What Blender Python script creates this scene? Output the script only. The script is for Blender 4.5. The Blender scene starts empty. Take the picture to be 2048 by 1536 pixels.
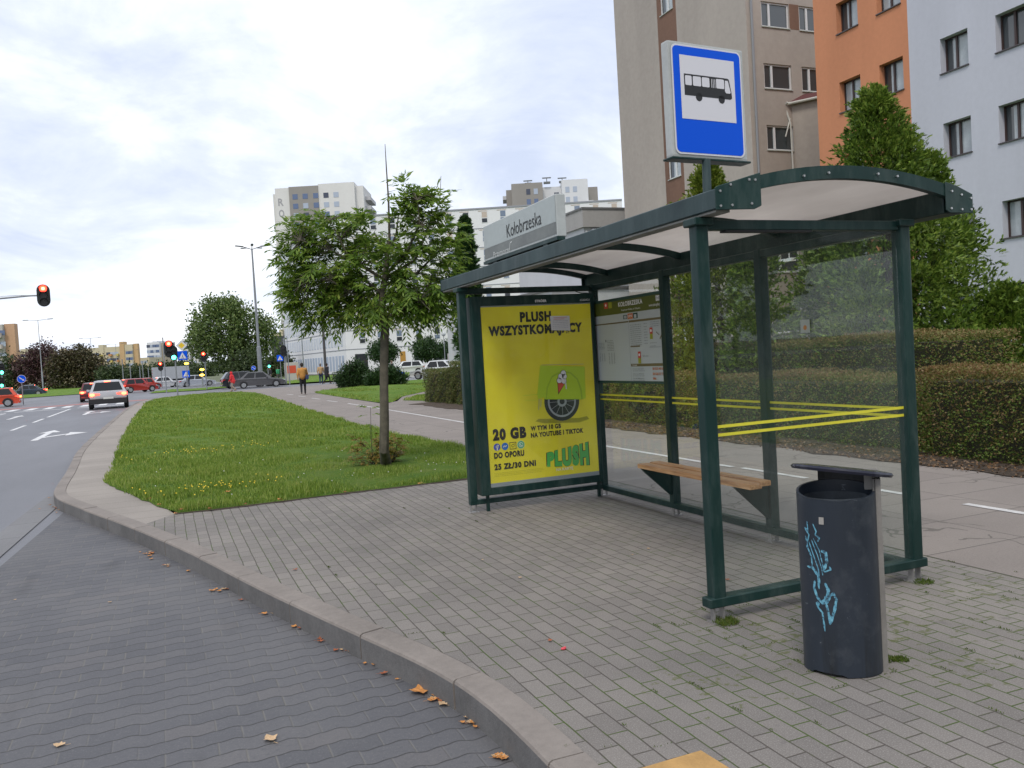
import bpy, bmesh, math, random
import numpy as np
from mathutils import Vector, Matrix, Euler
R_ = math.radians
random.seed(11); rng = np.random.default_rng(11)
scene = bpy.context.scene
COL = scene.collection
PI = math.pi
# ---------------------------------------------------------------- camera
FPX, ROLL, PITCH, YAW, EYE = 1697.07, -0.058531, -0.035293, 0.387131, 1.6
_F = Vector((math.sin(YAW)*math.cos(PITCH), math.cos(YAW)*math.cos(PITCH), math.sin(PITCH)))
_r = Vector((math.cos(YAW), -math.sin(YAW), 0)); _u = _r.cross(_F)
_R = _r*math.cos(ROLL)+_u*math.sin(ROLL); _U = _u*math.cos(ROLL)-_r*math.sin(ROLL)
cam = bpy.data.cameras.new('camera'); camo = bpy.data.objects.new('camera', cam); COL.objects.link(camo)
cam.sensor_width = 36; cam.lens = FPX/2048*36; cam.clip_end = 6000; cam.clip_start = .05
m3 = Matrix((_R, _U, -_F)).transposed(); camo.matrix_world = Matrix.Translation((0, 0, EYE)) @ m3.to_4x4()
scene.camera = camo
# ---------------------------------------------------------------- sky, sun, exposure
SUN_EL, SUN_AZ = R_(52), R_(215)     # azimuth clockwise from +Y
world = bpy.data.worlds.new("World"); scene.world = world; world.use_nodes = True
wn = world.node_tree.nodes; wl = world.node_tree.links; wn.clear()
def wnode(t, **k):
    n = wn.new(t)
    for a, b in k.items(): setattr(n, a, b)
    return n
sky = wnode('ShaderNodeTexSky', sky_type='NISHITA', sun_disc=False, sun_elevation=SUN_EL, sun_rotation=SUN_AZ)
bg1 = wnode('ShaderNodeBackground'); bg1.inputs[1].default_value = .08; wl.new(sky.outputs[0], bg1.inputs[0])
tc = wnode('ShaderNodeTexCoord'); sp = wnode('ShaderNodeSeparateXYZ'); wl.new(tc.outputs['Generated'], sp.inputs[0])
def wmath(op, a, b=None):
    n = wnode('ShaderNodeMath', operation=op)
    for i, v in enumerate((a, b)):
        if v is None: continue
        if isinstance(v, (int, float)): n.inputs[i].default_value = v
        else: wl.new(v, n.inputs[i])
    return n.outputs[0]
zz = wmath('ADD', wmath('MAXIMUM', sp.outputs[2], 0.0), .30)
cx = wmath('DIVIDE', sp.outputs[0], zz); cy = wmath('DIVIDE', sp.outputs[1], zz)
cb = wnode('ShaderNodeCombineXYZ'); wl.new(cx, cb.inputs[0]); wl.new(cy, cb.inputs[1])
def wnoise(scale, detail, rough, dist, off):
    mp = wnode('ShaderNodeMapping'); mp.inputs['Location'].default_value = off; wl.new(cb.outputs[0], mp.inputs[0])
    n = wnode('ShaderNodeTexNoise'); n.inputs['Scale'].default_value = scale; n.inputs['Detail'].default_value = detail
    n.inputs['Roughness'].default_value = rough; n.inputs['Distortion'].default_value = dist
    wl.new(mp.outputs[0], n.inputs[0]); return n.outputs[0]
n1 = wnoise(1.05, 8, .56, .5, (3.1, 1.7, 0)); n2 = wnoise(2.8, 8, .6, .5, (7.3, 2.2, 0))
mx = wmath('ADD', wmath('MULTIPLY', n1, .60), wmath('MULTIPLY', n2, .40))
rp = wnode('ShaderNodeValToRGB'); wl.new(mx, rp.inputs[0]); e = rp.color_ramp.elements
e[0].position = .38; e[0].color = (.50, .56, .70, 1); e[1].position = .62; e[1].color = (.95, .96, .99, 1)
q = rp.color_ramp.elements.new(.47); q.color = (.63, .68, .79, 1)
q = rp.color_ramp.elements.new(.535); q.color = (.77, .81, .90, 1)
bg2 = wnode('ShaderNodeBackground'); wl.new(rp.outputs[0], bg2.inputs[0]); bg2.inputs[1].default_value = 1.15
mixw = wnode('ShaderNodeMixShader'); mixw.inputs[0].default_value = .93
wl.new(bg1.outputs[0], mixw.inputs[1]); wl.new(bg2.outputs[0], mixw.inputs[2])
wo = wnode('ShaderNodeOutputWorld'); wl.new(mixw.outputs[0], wo.inputs[0])
sl = bpy.data.lights.new('sun', 'SUN'); sl.energy = 1.5; sl.angle = R_(16); sl.color = (1, .93, .83)
so = bpy.data.objects.new('sun', sl); COL.objects.link(so)
sdir = Vector((math.sin(SUN_AZ)*math.cos(SUN_EL), math.cos(SUN_AZ)*math.cos(SUN_EL), math.sin(SUN_EL)))
so.rotation_euler = sdir.to_track_quat('Z', 'Y').to_euler()
scene.view_settings.view_transform = 'Standard'; scene.view_settings.look = 'None'
scene.view_settings.exposure = 0.32; scene.view_settings.gamma = 1
# ---------------------------------------------------------------- where things stand (photo pixel -> place)
EYEV = Vector((0, 0, EYE))
def ray(u, v): return _F+_R*((u-1024)/FPX)-_U*((v-768)/FPX)
def G(u, v, z=0.): d = ray(u, v); return EYEV+d*((z-EYE)/d.z)
def onX(u, v, X): return EYEV+ray(u, v)*(X/ray(u, v).x)
def onY(u, v, Y): return EYEV+ray(u, v)*(Y/ray(u, v).y)
def at(u, v, D): return EYEV+ray(u, v)*D
# ---------------------------------------------------------------- materials
MATS = {}
class NT:
    def __init__(s, name):
        s.m = bpy.data.materials.new(name); s.m.use_nodes = True; s.t = s.m.node_tree; s.n = s.t.nodes; s.n.clear()
        s.out = s.n.new('ShaderNodeOutputMaterial'); s.p = s.n.new('ShaderNodeBsdfPrincipled'); s.link(s.p.outputs[0], s.out.inputs[0])
        s.pos = None
    def link(s, a, b): s.t.links.new(a, b)
    def new(s, t, **k):
        n = s.n.new(t)
        for a, b in k.items(): setattr(n, a, b)
        return n
    def co(s):
        if s.pos is None: s.pos = s.new('ShaderNodeNewGeometry').outputs['Position']
        return s.pos
    def math(s, op, a, b=None, c=None):
        n = s.new('ShaderNodeMath', operation=op)
        for i, v in enumerate((a, b, c)):
            if v is None: continue
            if isinstance(v, (int, float)): n.inputs[i].default_value = v
            else: s.link(v, n.inputs[i])
        return n.outputs[0]
    def noise(s, scale, detail=4, rough=.55, vec=None, stretch=None):
        n = s.new('ShaderNodeTexNoise'); n.inputs['Scale'].default_value = scale
        n.inputs['Detail'].default_value = detail; n.inputs['Roughness'].default_value = rough
        v = vec or s.co()
        if stretch:
            mp = s.new('ShaderNodeMapping'); mp.inputs['Scale'].default_value = stretch; s.link(v, mp.inputs[0]); v = mp.outputs[0]
        s.link(v, n.inputs['Vector']); return n.outputs[0]
    def ramp(s, fac, stops):
        r = s.new('ShaderNodeValToRGB'); s.link(fac, r.inputs[0]); el = r.color_ramp.elements
        while len(el) > 1: el.remove(el[-1])
        el[0].position = stops[0][0]; el[0].color = c4(stops[0][1])
        for p, c in stops[1:]: k = el.new(p); k.color = c4(c)
        return r.outputs[0]
    def mix(s, fac, a, b, mode='MIX'):
        n = s.new('ShaderNodeMix', data_type='RGBA', blend_type=mode)
        for i, v in ((0, fac), (6, a), (7, b)):
            if isinstance(v, (int, float)): n.inputs[i].default_value = v
            elif isinstance(v, tuple): n.inputs[i].default_value = c4(v)
            else: s.link(v, n.inputs[i])
        return n.outputs[2]
    def bump(s, h, strength=.3, dist=.01):
        b = s.new('ShaderNodeBump'); b.inputs['Strength'].default_value = strength; b.inputs['Distance'].default_value = dist
        s.link(h, b.inputs['Height']); s.link(b.outputs[0], s.p.inputs['Normal'])
    def col(s, c):
        if isinstance(c, tuple): s.p.inputs['Base Color'].default_value = c4(c)
        else: s.link(c, s.p.inputs['Base Color'])
def c4(c): return (c, c, c, 1) if isinstance(c, (int, float)) else tuple(c)+(1,) if len(c) == 3 else tuple(c)
def M(name, col=None, rough=.6, metal=0., var=0., vs=3., bump=0., bs=60., emit=0., ecol=None, coat=0., spec=.5, streak=False):
    if name in MATS: return MATS[name]
    t = NT(name); p = t.p
    p.inputs['Roughness'].default_value = rough; p.inputs['Metallic'].default_value = metal
    p.inputs['Specular IOR Level'].default_value = spec
    if coat: p.inputs['Coat Weight'].default_value = coat
    if var:
        a = tuple(max(0, x*(1-var)) for x in col); b = tuple(min(1, x*(1+var)) for x in col)
        n = t.noise(vs, 6, .6, stretch=(1, 1, .15) if streak else None); n2 = t.noise(vs*13, 3, .6)
        f = t.math('ADD', t.math('MULTIPLY', n, .7), t.math('MULTIPLY', n2, .3))
        t.col(t.ramp(f, [(.32, a), (.68, b)]))
    else: t.col(tuple(col))
    if bump: t.bump(t.noise(bs, 5, .6), bump, .006)
    if emit:
        p.inputs['Emission Color'].default_value = c4(ecol or col); p.inputs['Emission Strength'].default_value = emit
    MATS[name] = t.m; return t.m
def leaf_mat(name, cols, trans=.25, nscale=1.2, top=None):
    """cols: list of leaf colours picked leaf by leaf; top=(z0,z1,colour): tips that turned colour near the clipped top"""
    t = NT(name); g = t.new('ShaderNodeNewGeometry'); r = g.outputs['Random Per Island']
    n = t.noise(nscale, 3, .5)
    f = t.math('ADD', t.math('MULTIPLY', r, .62), t.math('MULTIPLY', n, .55))
    k = len(cols); c = t.ramp(f, [(.12+.8*i/(max(1, k-1)), cols[i]) for i in range(k)])
    if top:
        s = t.new('ShaderNodeSeparateXYZ'); t.link(t.co(), s.inputs[0])
        mr = t.new('ShaderNodeMapRange'); t.link(s.outputs[2], mr.inputs[0])
        mr.inputs[1].default_value = top[0]; mr.inputs[2].default_value = top[1]
        f2 = t.math('MULTIPLY', mr.outputs[0], t.math('ADD', t.math('MULTIPLY', t.math('FRACT', t.math('MULTIPLY', r, 7.3)), .6), .3))
        c = t.mix(f2, c, top[2])
    t.col(c); t.p.inputs['Roughness'].default_value = .5; t.p.inputs['Specular IOR Level'].default_value = .35
    tr = t.new('ShaderNodeBsdfTranslucent'); t.link(c, tr.inputs[0])
    mxs = t.new('ShaderNodeMixShader'); mxs.inputs[0].default_value = trans
    t.link(t.p.outputs[0], mxs.inputs[1]); t.link(tr.outputs[0], mxs.inputs[2]); t.link(mxs.outputs[0], t.out.inputs[0])
    MATS[name] = t.m; return t.m
def glass_mat(name, tint, dust=.05, refl=1.0, dcol=(.5, .52, .5)):
    t = NT(name); tr = t.new('ShaderNodeBsdfTransparent'); tr.inputs[0].default_value = c4(tint)
    gl = t.new('ShaderNodeBsdfGlossy'); gl.inputs['Roughness'].default_value = .02
    df = t.new('ShaderNodeBsdfDiffuse'); df.inputs[0].default_value = c4(dcol)
    lw = t.new('ShaderNodeLayerWeight'); lw.inputs[0].default_value = .5
    fr = t.math('ADD', t.math('MULTIPLY', t.math('POWER', lw.outputs['Facing'], 5.), .9), .035)
    m1 = t.new('ShaderNodeMixShader'); t.link(t.math('MULTIPLY', fr, refl), m1.inputs[0])
    t.link(tr.outputs[0], m1.inputs[1]); t.link(gl.outputs[0], m1.inputs[2])
    n = t.noise(1.6, 6, .65, stretch=(1, 1, .5)); f = t.math('MULTIPLY', t.math('POWER', n, 2.2), dust*4)
    m2 = t.new('ShaderNodeMixShader'); t.link(f, m2.inputs[0]); t.link(m1.outputs[0], m2.inputs[1]); t.link(df.outputs[0], m2.inputs[2])
    t.link(m2.outputs[0], t.out.inputs[0]); MATS[name] = t.m; return t.m
# ---------------------------------------------------------------- objects
def tag(o, label=None, cat=None, group=None, kind=None):
    if label: o['label'] = label
    if cat: o['category'] = cat
    if group: o['group'] = group
    if kind: o['kind'] = kind
    return o
def thing(name, label, cat, loc=(0, 0, 0), rz=0., group=None):
    o = bpy.data.objects.new(name, None); COL.objects.link(o); o.location = loc; o.rotation_euler = (0, 0, rz)
    o.empty_display_size = .2
    return tag(o, label, cat, group)
def link_mesh(name, me, parent=None, shift=True):
    o = bpy.data.objects.new(name, me); COL.objects.link(o)
    if parent is not None:
        o.parent = parent
        if shift:
            r = parent
            while r.parent: r = r.parent
            if r.location.length: me.transform(Matrix.Translation(-r.location))
    return o
def copy_tree(o, parent=None):
    c = o.copy(); COL.objects.link(c); c.parent = parent
    for ch in [x for x in bpy.data.objects if x.parent == o]: copy_tree(ch, c)
    return c
class MB:
    def __init__(s): s.v = []; s.f = []; s.m = []; s.X = None
    def add(s, vs, fs, mi=0):
        b = len(s.v)
        s.v += [tuple(s.X @ Vector(p)) for p in vs] if s.X else [tuple(p) for p in vs]
        s.f += [tuple(b+i for i in f) for f in fs]; s.m += [mi]*len(fs); return s
    def box(s, a, b, mi=0):
        x0, y0, z0 = [min(a[i], b[i]) for i in range(3)]; x1, y1, z1 = [max(a[i], b[i]) for i in range(3)]
        return s.add([(x0, y0, z0), (x1, y0, z0), (x1, y1, z0), (x0, y1, z0), (x0, y0, z1), (x1, y0, z1), (x1, y1, z1), (x0, y1, z1)],
                     [(0, 3, 2, 1), (4, 5, 6, 7), (0, 1, 5, 4), (1, 2, 6, 5), (2, 3, 7, 6), (3, 0, 4, 7)], mi)
    def bar(s, p, q, w, h, mi=0, up=(0, 0, 1)):
        p = Vector(p); q = Vector(q); d = (q-p).normalized(); u = Vector(up)
        if abs(d.dot(u)) > .95: u = Vector((0, 1, 0))
        a = d.cross(u).normalized()*(w/2); b = a.cross(d).normalized()*(h/2)
        vs = [p-a-b, p+a-b, p+a+b, p-a+b, q-a-b, q+a-b, q+a+b, q-a+b]
        return s.add(vs, [(0, 1, 2, 3), (7, 6, 5, 4), (0, 4, 5, 1), (1, 5, 6, 2), (2, 6, 7, 3), (3, 7, 4, 0)], mi)
    def cyl(s, p, q, r0, r1=None, n=12, mi=0, cap=True):
        r1 = r0 if r1 is None else r1; p = Vector(p); q = Vector(q); d = (q-p)
        if d.length < 1e-6: return s
        d.normalize(); u = Vector((0, 0, 1)) if abs(d.z) < .9 else Vector((1, 0, 0))
        a = d.cross(u).normalized(); b = d.cross(a)
        vs = []
        for k in range(n):
            t = 2*PI*k/n; e_ = a*math.cos(t)+b*math.sin(t); vs += [p+e_*r0, q+e_*r1]
        fs = [(2*k, 2*k+1, (2*k+3) % (2*n), (2*k+2) % (2*n)) for k in range(n)]
        if cap: fs += [tuple(2*k for k in range(n)), tuple(2*k+1 for k in reversed(range(n)))]
        return s.add(vs, fs, mi)
    def tube(s, pts, rad, n=8, mi=0):
        pts = [Vector(p) for p in pts]; rings = []; k = len(pts)
        rad = [rad]*k if isinstance(rad, (int, float)) else rad
        a = None; vs = []
        for i, p in enumerate(pts):
            d = (pts[min(i+1, k-1)]-pts[max(i-1, 0)]).normalized()
            if a is None: a = d.cross(Vector((0, 0, 1)) if abs(d.z) < .9 else Vector((1, 0, 0))).normalized()
            a = (a-d*a.dot(d)).normalized(); b = d.cross(a)
            vs += [p+(a*math.cos(2*PI*j/n)+b*math.sin(2*PI*j/n))*rad[i] for j in range(n)]
        fs = [(i*n+j, i*n+(j+1) % n, (i+1)*n+(j+1) % n, (i+1)*n+j) for i in range(k-1) for j in range(n)]
        fs += [tuple(range(n))[::-1], tuple((k-1)*n+j for j in range(n))]
        return s.add(vs, fs, mi)
    def ball(s, c, r, n=10, mi=0, sc=(1, 1, 1)):
        c = Vector(c); vs = [c+Vector((0, 0, -r*sc[2]))]; m = n//2+1
        for i in range(1, m):
            ph = -PI/2+PI*i/m
            for j in range(n):
                t = 2*PI*j/n; vs.append(c+Vector((r*sc[0]*math.cos(ph)*math.cos(t), r*sc[1]*math.cos(ph)*math.sin(t), r*sc[2]*math.sin(ph))))
        vs.append(c+Vector((0, 0, r*sc[2]))); L = len(vs)-1
        fs = [(0, 1+(j+1) % n, 1+j) for j in range(n)]
        for i in range(m-2):
            o = 1+i*n; fs += [(o+j, o+(j+1) % n, o+n+(j+1) % n, o+n+j) for j in range(n)]
        o = 1+(m-2)*n; fs += [(o+j, o+(j+1) % n, L) for j in range(n)]
        return s.add(vs, fs, mi)
    def prism(s, poly, z0, z1, mi=0):          # xy polygon, vertical
        n = len(poly); vs = [(x, y, z0) for x, y in poly]+[(x, y, z1) for x, y in poly]
        fs = [tuple(range(n))[::-1], tuple(range(n, 2*n))]+[(i, (i+1) % n, n+(i+1) % n, n+i) for i in range(n)]
        return s.add(vs, fs, mi)
    def sheet(s, poly, z, mi=0): return s.add([(p[0], p[1], z) for p in poly], [tuple(range(len(poly)))], mi)
    def quad(s, a, b, c, d, mi=0): return s.add([a, b, c, d], [(0, 1, 2, 3)], mi)
    def build(s, name, mats, parent=None, bevel=0., smooth=False, shift=True, seg=1):
        me = bpy.data.meshes.new(name); me.from_pydata(s.v, [], s.f)
        mats = mats if isinstance(mats, (list, tuple)) else [mats]
        for m in mats: me.materials.append(m)
        me.polygons.foreach_set('material_index', s.m)
        bm = bmesh.new(); bm.from_mesh(me); bmesh.ops.recalc_face_normals(bm, faces=bm.faces)
        if bevel:
            es = [e_ for e_ in bm.edges if len(e_.link_faces) == 2 and e_.calc_face_angle(0) > R_(35)]
            bmesh.ops.bevel(bm, geom=es, offset=bevel, segments=seg, profile=.7, affect='EDGES', clamp_overlap=True)
        if smooth:
            for f in bm.faces: f.smooth = True
            for e_ in bm.edges:
                if len(e_.link_faces) == 2 and e_.calc_face_angle(0) > R_(40): e_.smooth = False
        bm.to_mesh(me); bm.free(); me.update()
        return link_mesh(name, me, parent, shift)
def solo(name, mb, mats, label=None, cat=None, group=None, kind=None, **k): return tag(mb.build(name, mats, None, **k), label, cat, group, kind)
def struct(name, mb, mats, **k): return tag(mb.build(name, mats, None, **k), kind='structure')
def np_mesh(name, V, F, mat, parent=None, shift=True):
    V = np.ascontiguousarray(V, dtype=np.float32); F = np.ascontiguousarray(F, dtype=np.int32)
    me = bpy.data.meshes.new(name); k = F.shape[1]
    me.vertices.add(len(V)); me.vertices.foreach_set('co', V.ravel())
    me.loops.add(F.size); me.loops.foreach_set('vertex_index', F.ravel())
    me.polygons.add(len(F)); me.polygons.foreach_set('loop_start', np.arange(0, F.size, k, dtype=np.int32))
    me.update(calc_edges=True); me.materials.append(mat)
    return link_mesh(name, me, parent, shift)
def unit(a): return a/np.maximum(np.linalg.norm(a, axis=-1, keepdims=True), 1e-9)
def leaves(P, D, S, L, W, fold=.15):
    """one small pointed leaf of four corners per point"""
    n = len(P); D = unit(D); S = unit(S-D*(S*D).sum(-1, keepdims=True)); N = np.cross(D, S)
    L = np.broadcast_to(L, (n,))[:, None]; W = np.broadcast_to(W, (n,))[:, None]
    V = np.stack([P, P+D*L*.42+S*W*.5+N*W*fold, P+D*L, P+D*L*.42-S*W*.5+N*W*fold], 1).reshape(-1, 3)
    return V, np.arange(4*n).reshape(-1, 4)
def rdir(n): return unit(rng.normal(size=(n, 3)))
# text and flat print on a panel
def text_mesh(s, bold=0., cache={}):
    k = (s, bold)
    if k not in cache:
        c = bpy.data.curves.new('t', 'FONT'); c.body = s; c.size = 1; c.offset = bold; c.space_character = 1+bold*2.6; c.resolution_u = 3
        o = bpy.data.objects.new('t', c); COL.objects.link(o)
        dg = bpy.context.evaluated_depsgraph_get(); dg.update()
        me = bpy.data.meshes.new_from_object(o.evaluated_get(dg))
        cache[k] = ([tuple(v.co) for v in me.vertices], [tuple(p.vertices) for p in me.polygons])
        bpy.data.objects.remove(o); bpy.data.curves.remove(c); bpy.data.meshes.remove(me)
    return cache[k]
class Panel:
    """flat print: u runs along ud, v is up, n points at the reader"""
    def __init__(s, o, ud, nd, vd=(0, 0, 1)): s.o = Vector(o); s.u = Vector(ud); s.n = Vector(nd); s.w = Vector(vd); s.mb = MB()
    def P(s, u, v, l): return s.o+s.u*u+s.w*v+s.n*(l*.0012)
    def poly(s, pts, mi, l=1): s.mb.add([s.P(u, v, l) for u, v in pts], [tuple(range(len(pts)))], mi)
    def rect(s, u0, v0, u1, v1, mi, l=1): s.poly([(u0, v0), (u1, v0), (u1, v1), (u0, v1)], mi, l)
    def disc(s, u, v, r, mi, l=1, n=20, sy=1.): s.poly([(u+r*math.cos(2*PI*k/n), v+r*sy*math.sin(2*PI*k/n)) for k in range(n)], mi, l)
    def line(s, pts, w, mi, l=1):
        for (a, b), (c, d) in zip(pts, pts[1:]):
            q = math.hypot(c-a, d-b) or 1e-6; nx, ny = -(d-b)/q*w/2, (c-a)/q*w/2
            s.poly([(a+nx, b+ny), (a-nx, b-ny), (c-nx, d-ny), (c+nx, d+ny)], mi, l)
    def text(s, t, u0, v0, u1, v1, mi, l=2, bold=0., skew=None):
        vs, fs = text_mesh(t, bold)
        xs = [p[0] for p in vs]; base = [p[1] for p in text_mesh(t[0] if t[0] not in 'gjpqy' else 'H', bold)[0]]
        X0, X1 = min(xs), max(xs); Y0, Y1 = min(base), max(base)
        out = []
        for x, y, z in vs:
            a = (x-X0)/(X1-X0); b = (y-Y0)/(Y1-Y0)
            if skew: a, b = skew(a, b)
            out.append(s.P(u0+a*(u1-u0), v0+b*(v1-v0), l))
        s.mb.add(out, fs, mi)
# ================================================================ ground materials
def paver_mat():
    t = NT('block_paving'); s = t.new('ShaderNodeSeparateXYZ'); t.link(t.co(), s.inputs[0])
    wob = t.noise(2.2, 2, .5)
    cv = t.new('ShaderNodeCombineXYZ')
    t.link(t.math('ADD', s.outputs[1], t.math('MULTIPLY', wob, .02)), cv.inputs[0])
    t.link(t.math('ADD', s.outputs[0], t.math('MULTIPLY', wob, .015)), cv.inputs[1])
    b = t.new('ShaderNodeTexBrick'); t.link(cv.outputs[0], b.inputs[0])
    for k, v in (('Scale', 1), ('Mortar Size', .0044), ('Mortar Smooth', .35), ('Bias', 0), ('Brick Width', .2), ('Row Height', .1)): b.inputs[k].default_value = v
    b.inputs['Color1'].default_value = (0, 0, 0, 1); b.inputs['Color2'].default_value = (1, 1, 1, 1); b.inputs['Mortar'].default_value = (.5, .5, .5, 1)
    base = t.ramp(b.outputs[0], [(.0, (.148, .134, .123)), (.5, (.188, .171, .156)), (1., (.232, .210, .189))])
    big = t.noise(.45, 5, .6); base = t.mix(.55, base, t.ramp(big, [(.32, (.115, .108, .103)), (.5, (.188, .173, .159)), (.68, (.255, .232, .207))]))
    sp = t.noise(170, 2, .5); base = t.mix(t.ramp(sp, [(.52, 0.), (.66, .4)]), base, (.38, .36, .34)); 
    sp2 = t.noise(60, 4, .7); base = t.mix(t.ramp(sp2, [(.25, .5), (.45, 0.)]), base, (.12, .115, .11))
    spots = t.noise(9, 2, .4); base = t.mix(t.ramp(spots, [(.70, 0.), (.75, .35)]), base, (.11, .10, .10))
    # the joints hold dirt, and moss grows in them near the shelter's posts and the bin
    mask = None
    for (x, y, r) in ((2.95, 3.7, .9), (3.6, 3.5, 1.0), (4.5, 3.7, .8), (2.3, 3.3, .6), (3.4, 2.9, .6), (4.6, 2.9, 1.3)):
        d = t.new('ShaderNodeVectorMath', operation='DISTANCE'); t.link(t.co(), d.inputs[0]); d.inputs[1].default_value = (x, y, 0)
        f = t.math('SUBTRACT', 1., t.math('DIVIDE', d.outputs['Value'], r)); f = t.math('MAXIMUM', f, 0.)
        mask = f if mask is None else t.math('MAXIMUM', mask, f)
    mn = t.noise(5, 4, .6)
    mossf = t.math('MULTIPLY', t.ramp(t.math('ADD', mn, t.math('MULTIPLY', mask, .35)), [(.47, 0.), (.60, 1.)]), .95)
    joint = t.mix(mossf, (.085, .075, .065), (.06, .095, .018))
    col = t.mix(b.outputs[1], base, joint)
    spill = t.math('MULTIPLY', t.ramp(t.math('ADD', t.noise(14, 4, .6), t.math('MULTIPLY', mask, .18)), [(.70, 0.), (.78, 1.)]), .75)
    col = t.mix(spill, col, (.09, .105, .03))
    t.col(col); t.p.inputs['Roughness'].default_value = .85; t.p.inputs['Specular IOR Level'].default_value = .3
    h = t.math('SUBTRACT', t.math('MULTIPLY', t.noise(120, 4, .6), .25), t.math('MULTIPLY', b.outputs[1], 1.)); t.bump(h, .6, .006)
    return t.m
def bay_mat():
    t = NT('wavy_block_paving'); s = t.new('ShaderNodeSeparateXYZ'); t.link(t.co(), s.inputs[0]); X, Y = s.outputs[0], s.outputs[1]
    P, RW = .232, .141; w = t.noise(1.1, 2, .5)
    ph = t.math('MULTIPLY', X, 2*PI/P)
    wave = t.math('ADD', t.math('MULTIPLY', t.math('SINE', ph), .0105), t.math('MULTIPLY', t.math('SINE', t.math('MULTIPLY', ph, 2.)), .0055))
    yy = t.math('ADD', t.math('ADD', Y, wave), t.math('MULTIPLY', w, .03)); row = t.math('DIVIDE', yy, RW); ri = t.math('FLOOR', row)
    fr = t.math('FRACT', row); d1 = t.math('MULTIPLY', t.math('SUBTRACT', .5, t.math('ABSOLUTE', t.math('SUBTRACT', fr, .5))), RW)
    xo = t.math('ADD', t.math('DIVIDE', X, P), t.math('MULTIPLY', ri, .5)); ci = t.math('FLOOR', xo)
    d2 = t.math('MULTIPLY', t.math('SUBTRACT', .5, t.math('ABSOLUTE', t.math('SUBTRACT', t.math('FRACT', xo), .5))), P)
    j1 = t.math('SUBTRACT', 1., t.math('SMOOTHSTEP', 0., 1., t.math('DIVIDE', d1, .006)) if False else t.math('MINIMUM', t.math('DIVIDE', d1, .0075), 1.))
    j2 = t.math('SUBTRACT', 1., t.math('MINIMUM', t.math('DIVIDE', d2, .0070), 1.))
    cid = t.new('ShaderNodeCombineXYZ'); t.link(ri, cid.inputs[0]); t.link(ci, cid.inputs[1])
    wn_ = t.new('ShaderNodeTexWhiteNoise', noise_dimensions='3D'); t.link(cid.outputs[0], wn_.inputs[0])
    base = t.ramp(wn_.outputs[0], [(0., (.086, .086, .093)), (.5, (.108, .107, .114)), (.85, (.124, .121, .124)), (1., (.142, .132, .130))])
    base = t.mix(.5, base, t.ramp(t.noise(.5, 5, .6), [(.3, (.068, .070, .080)), (.5, (.098, .099, .108)), (.7, (.138, .136, .138))]))
    base = t.mix(t.ramp(t.noise(150, 2, .5), [(.56, 0.), (.70, .35)]), base, (.20, .195, .19))
    base = t.mix(t.ramp(t.noise(45, 4, .7), [(.27, .5), (.46, 0.)]), base, (.06, .062, .07))
    col = t.mix(t.math('MINIMUM', t.math('MULTIPLY', j1, 1.0), 1.), base, (.034, .033, .033))
    sand = t.mix(t.noise(3, 4, .6), (.08, .078, .073), (.21, .20, .18)); pr = t.ramp(t.noise(2.3, 3, .5), [(.38, .25), (.6, 1.)])
    col = t.mix(t.math('MULTIPLY', j2, pr), col, sand)
    # tyre-polished and dusty band by the kerb
    col = t.mix(t.math('MULTIPLY', t.ramp(t.noise(.8, 5, .65, stretch=(1, .3, 1)), [(.5, 0.), (.72, .5)]), .8), col, (.14, .138, .135))
    col = t.mix(t.ramp(t.noise(.9, 4, .5, stretch=(1.4, .5, 1)), [(.60, 0.), (.72, .55)]), col, (.035, .034, .034))
    t.col(col); t.p.inputs['Roughness'].default_value = .72; t.p.inputs['Specular IOR Level'].default_value = .35
    h = t.math('SUBTRACT', t.math('MULTIPLY', t.noise(110, 4, .6), .2), t.math('MAXIMUM', j1, t.math('MULTIPLY', j2, .7))); t.bump(h, .55, .006)
    return t.m
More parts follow.
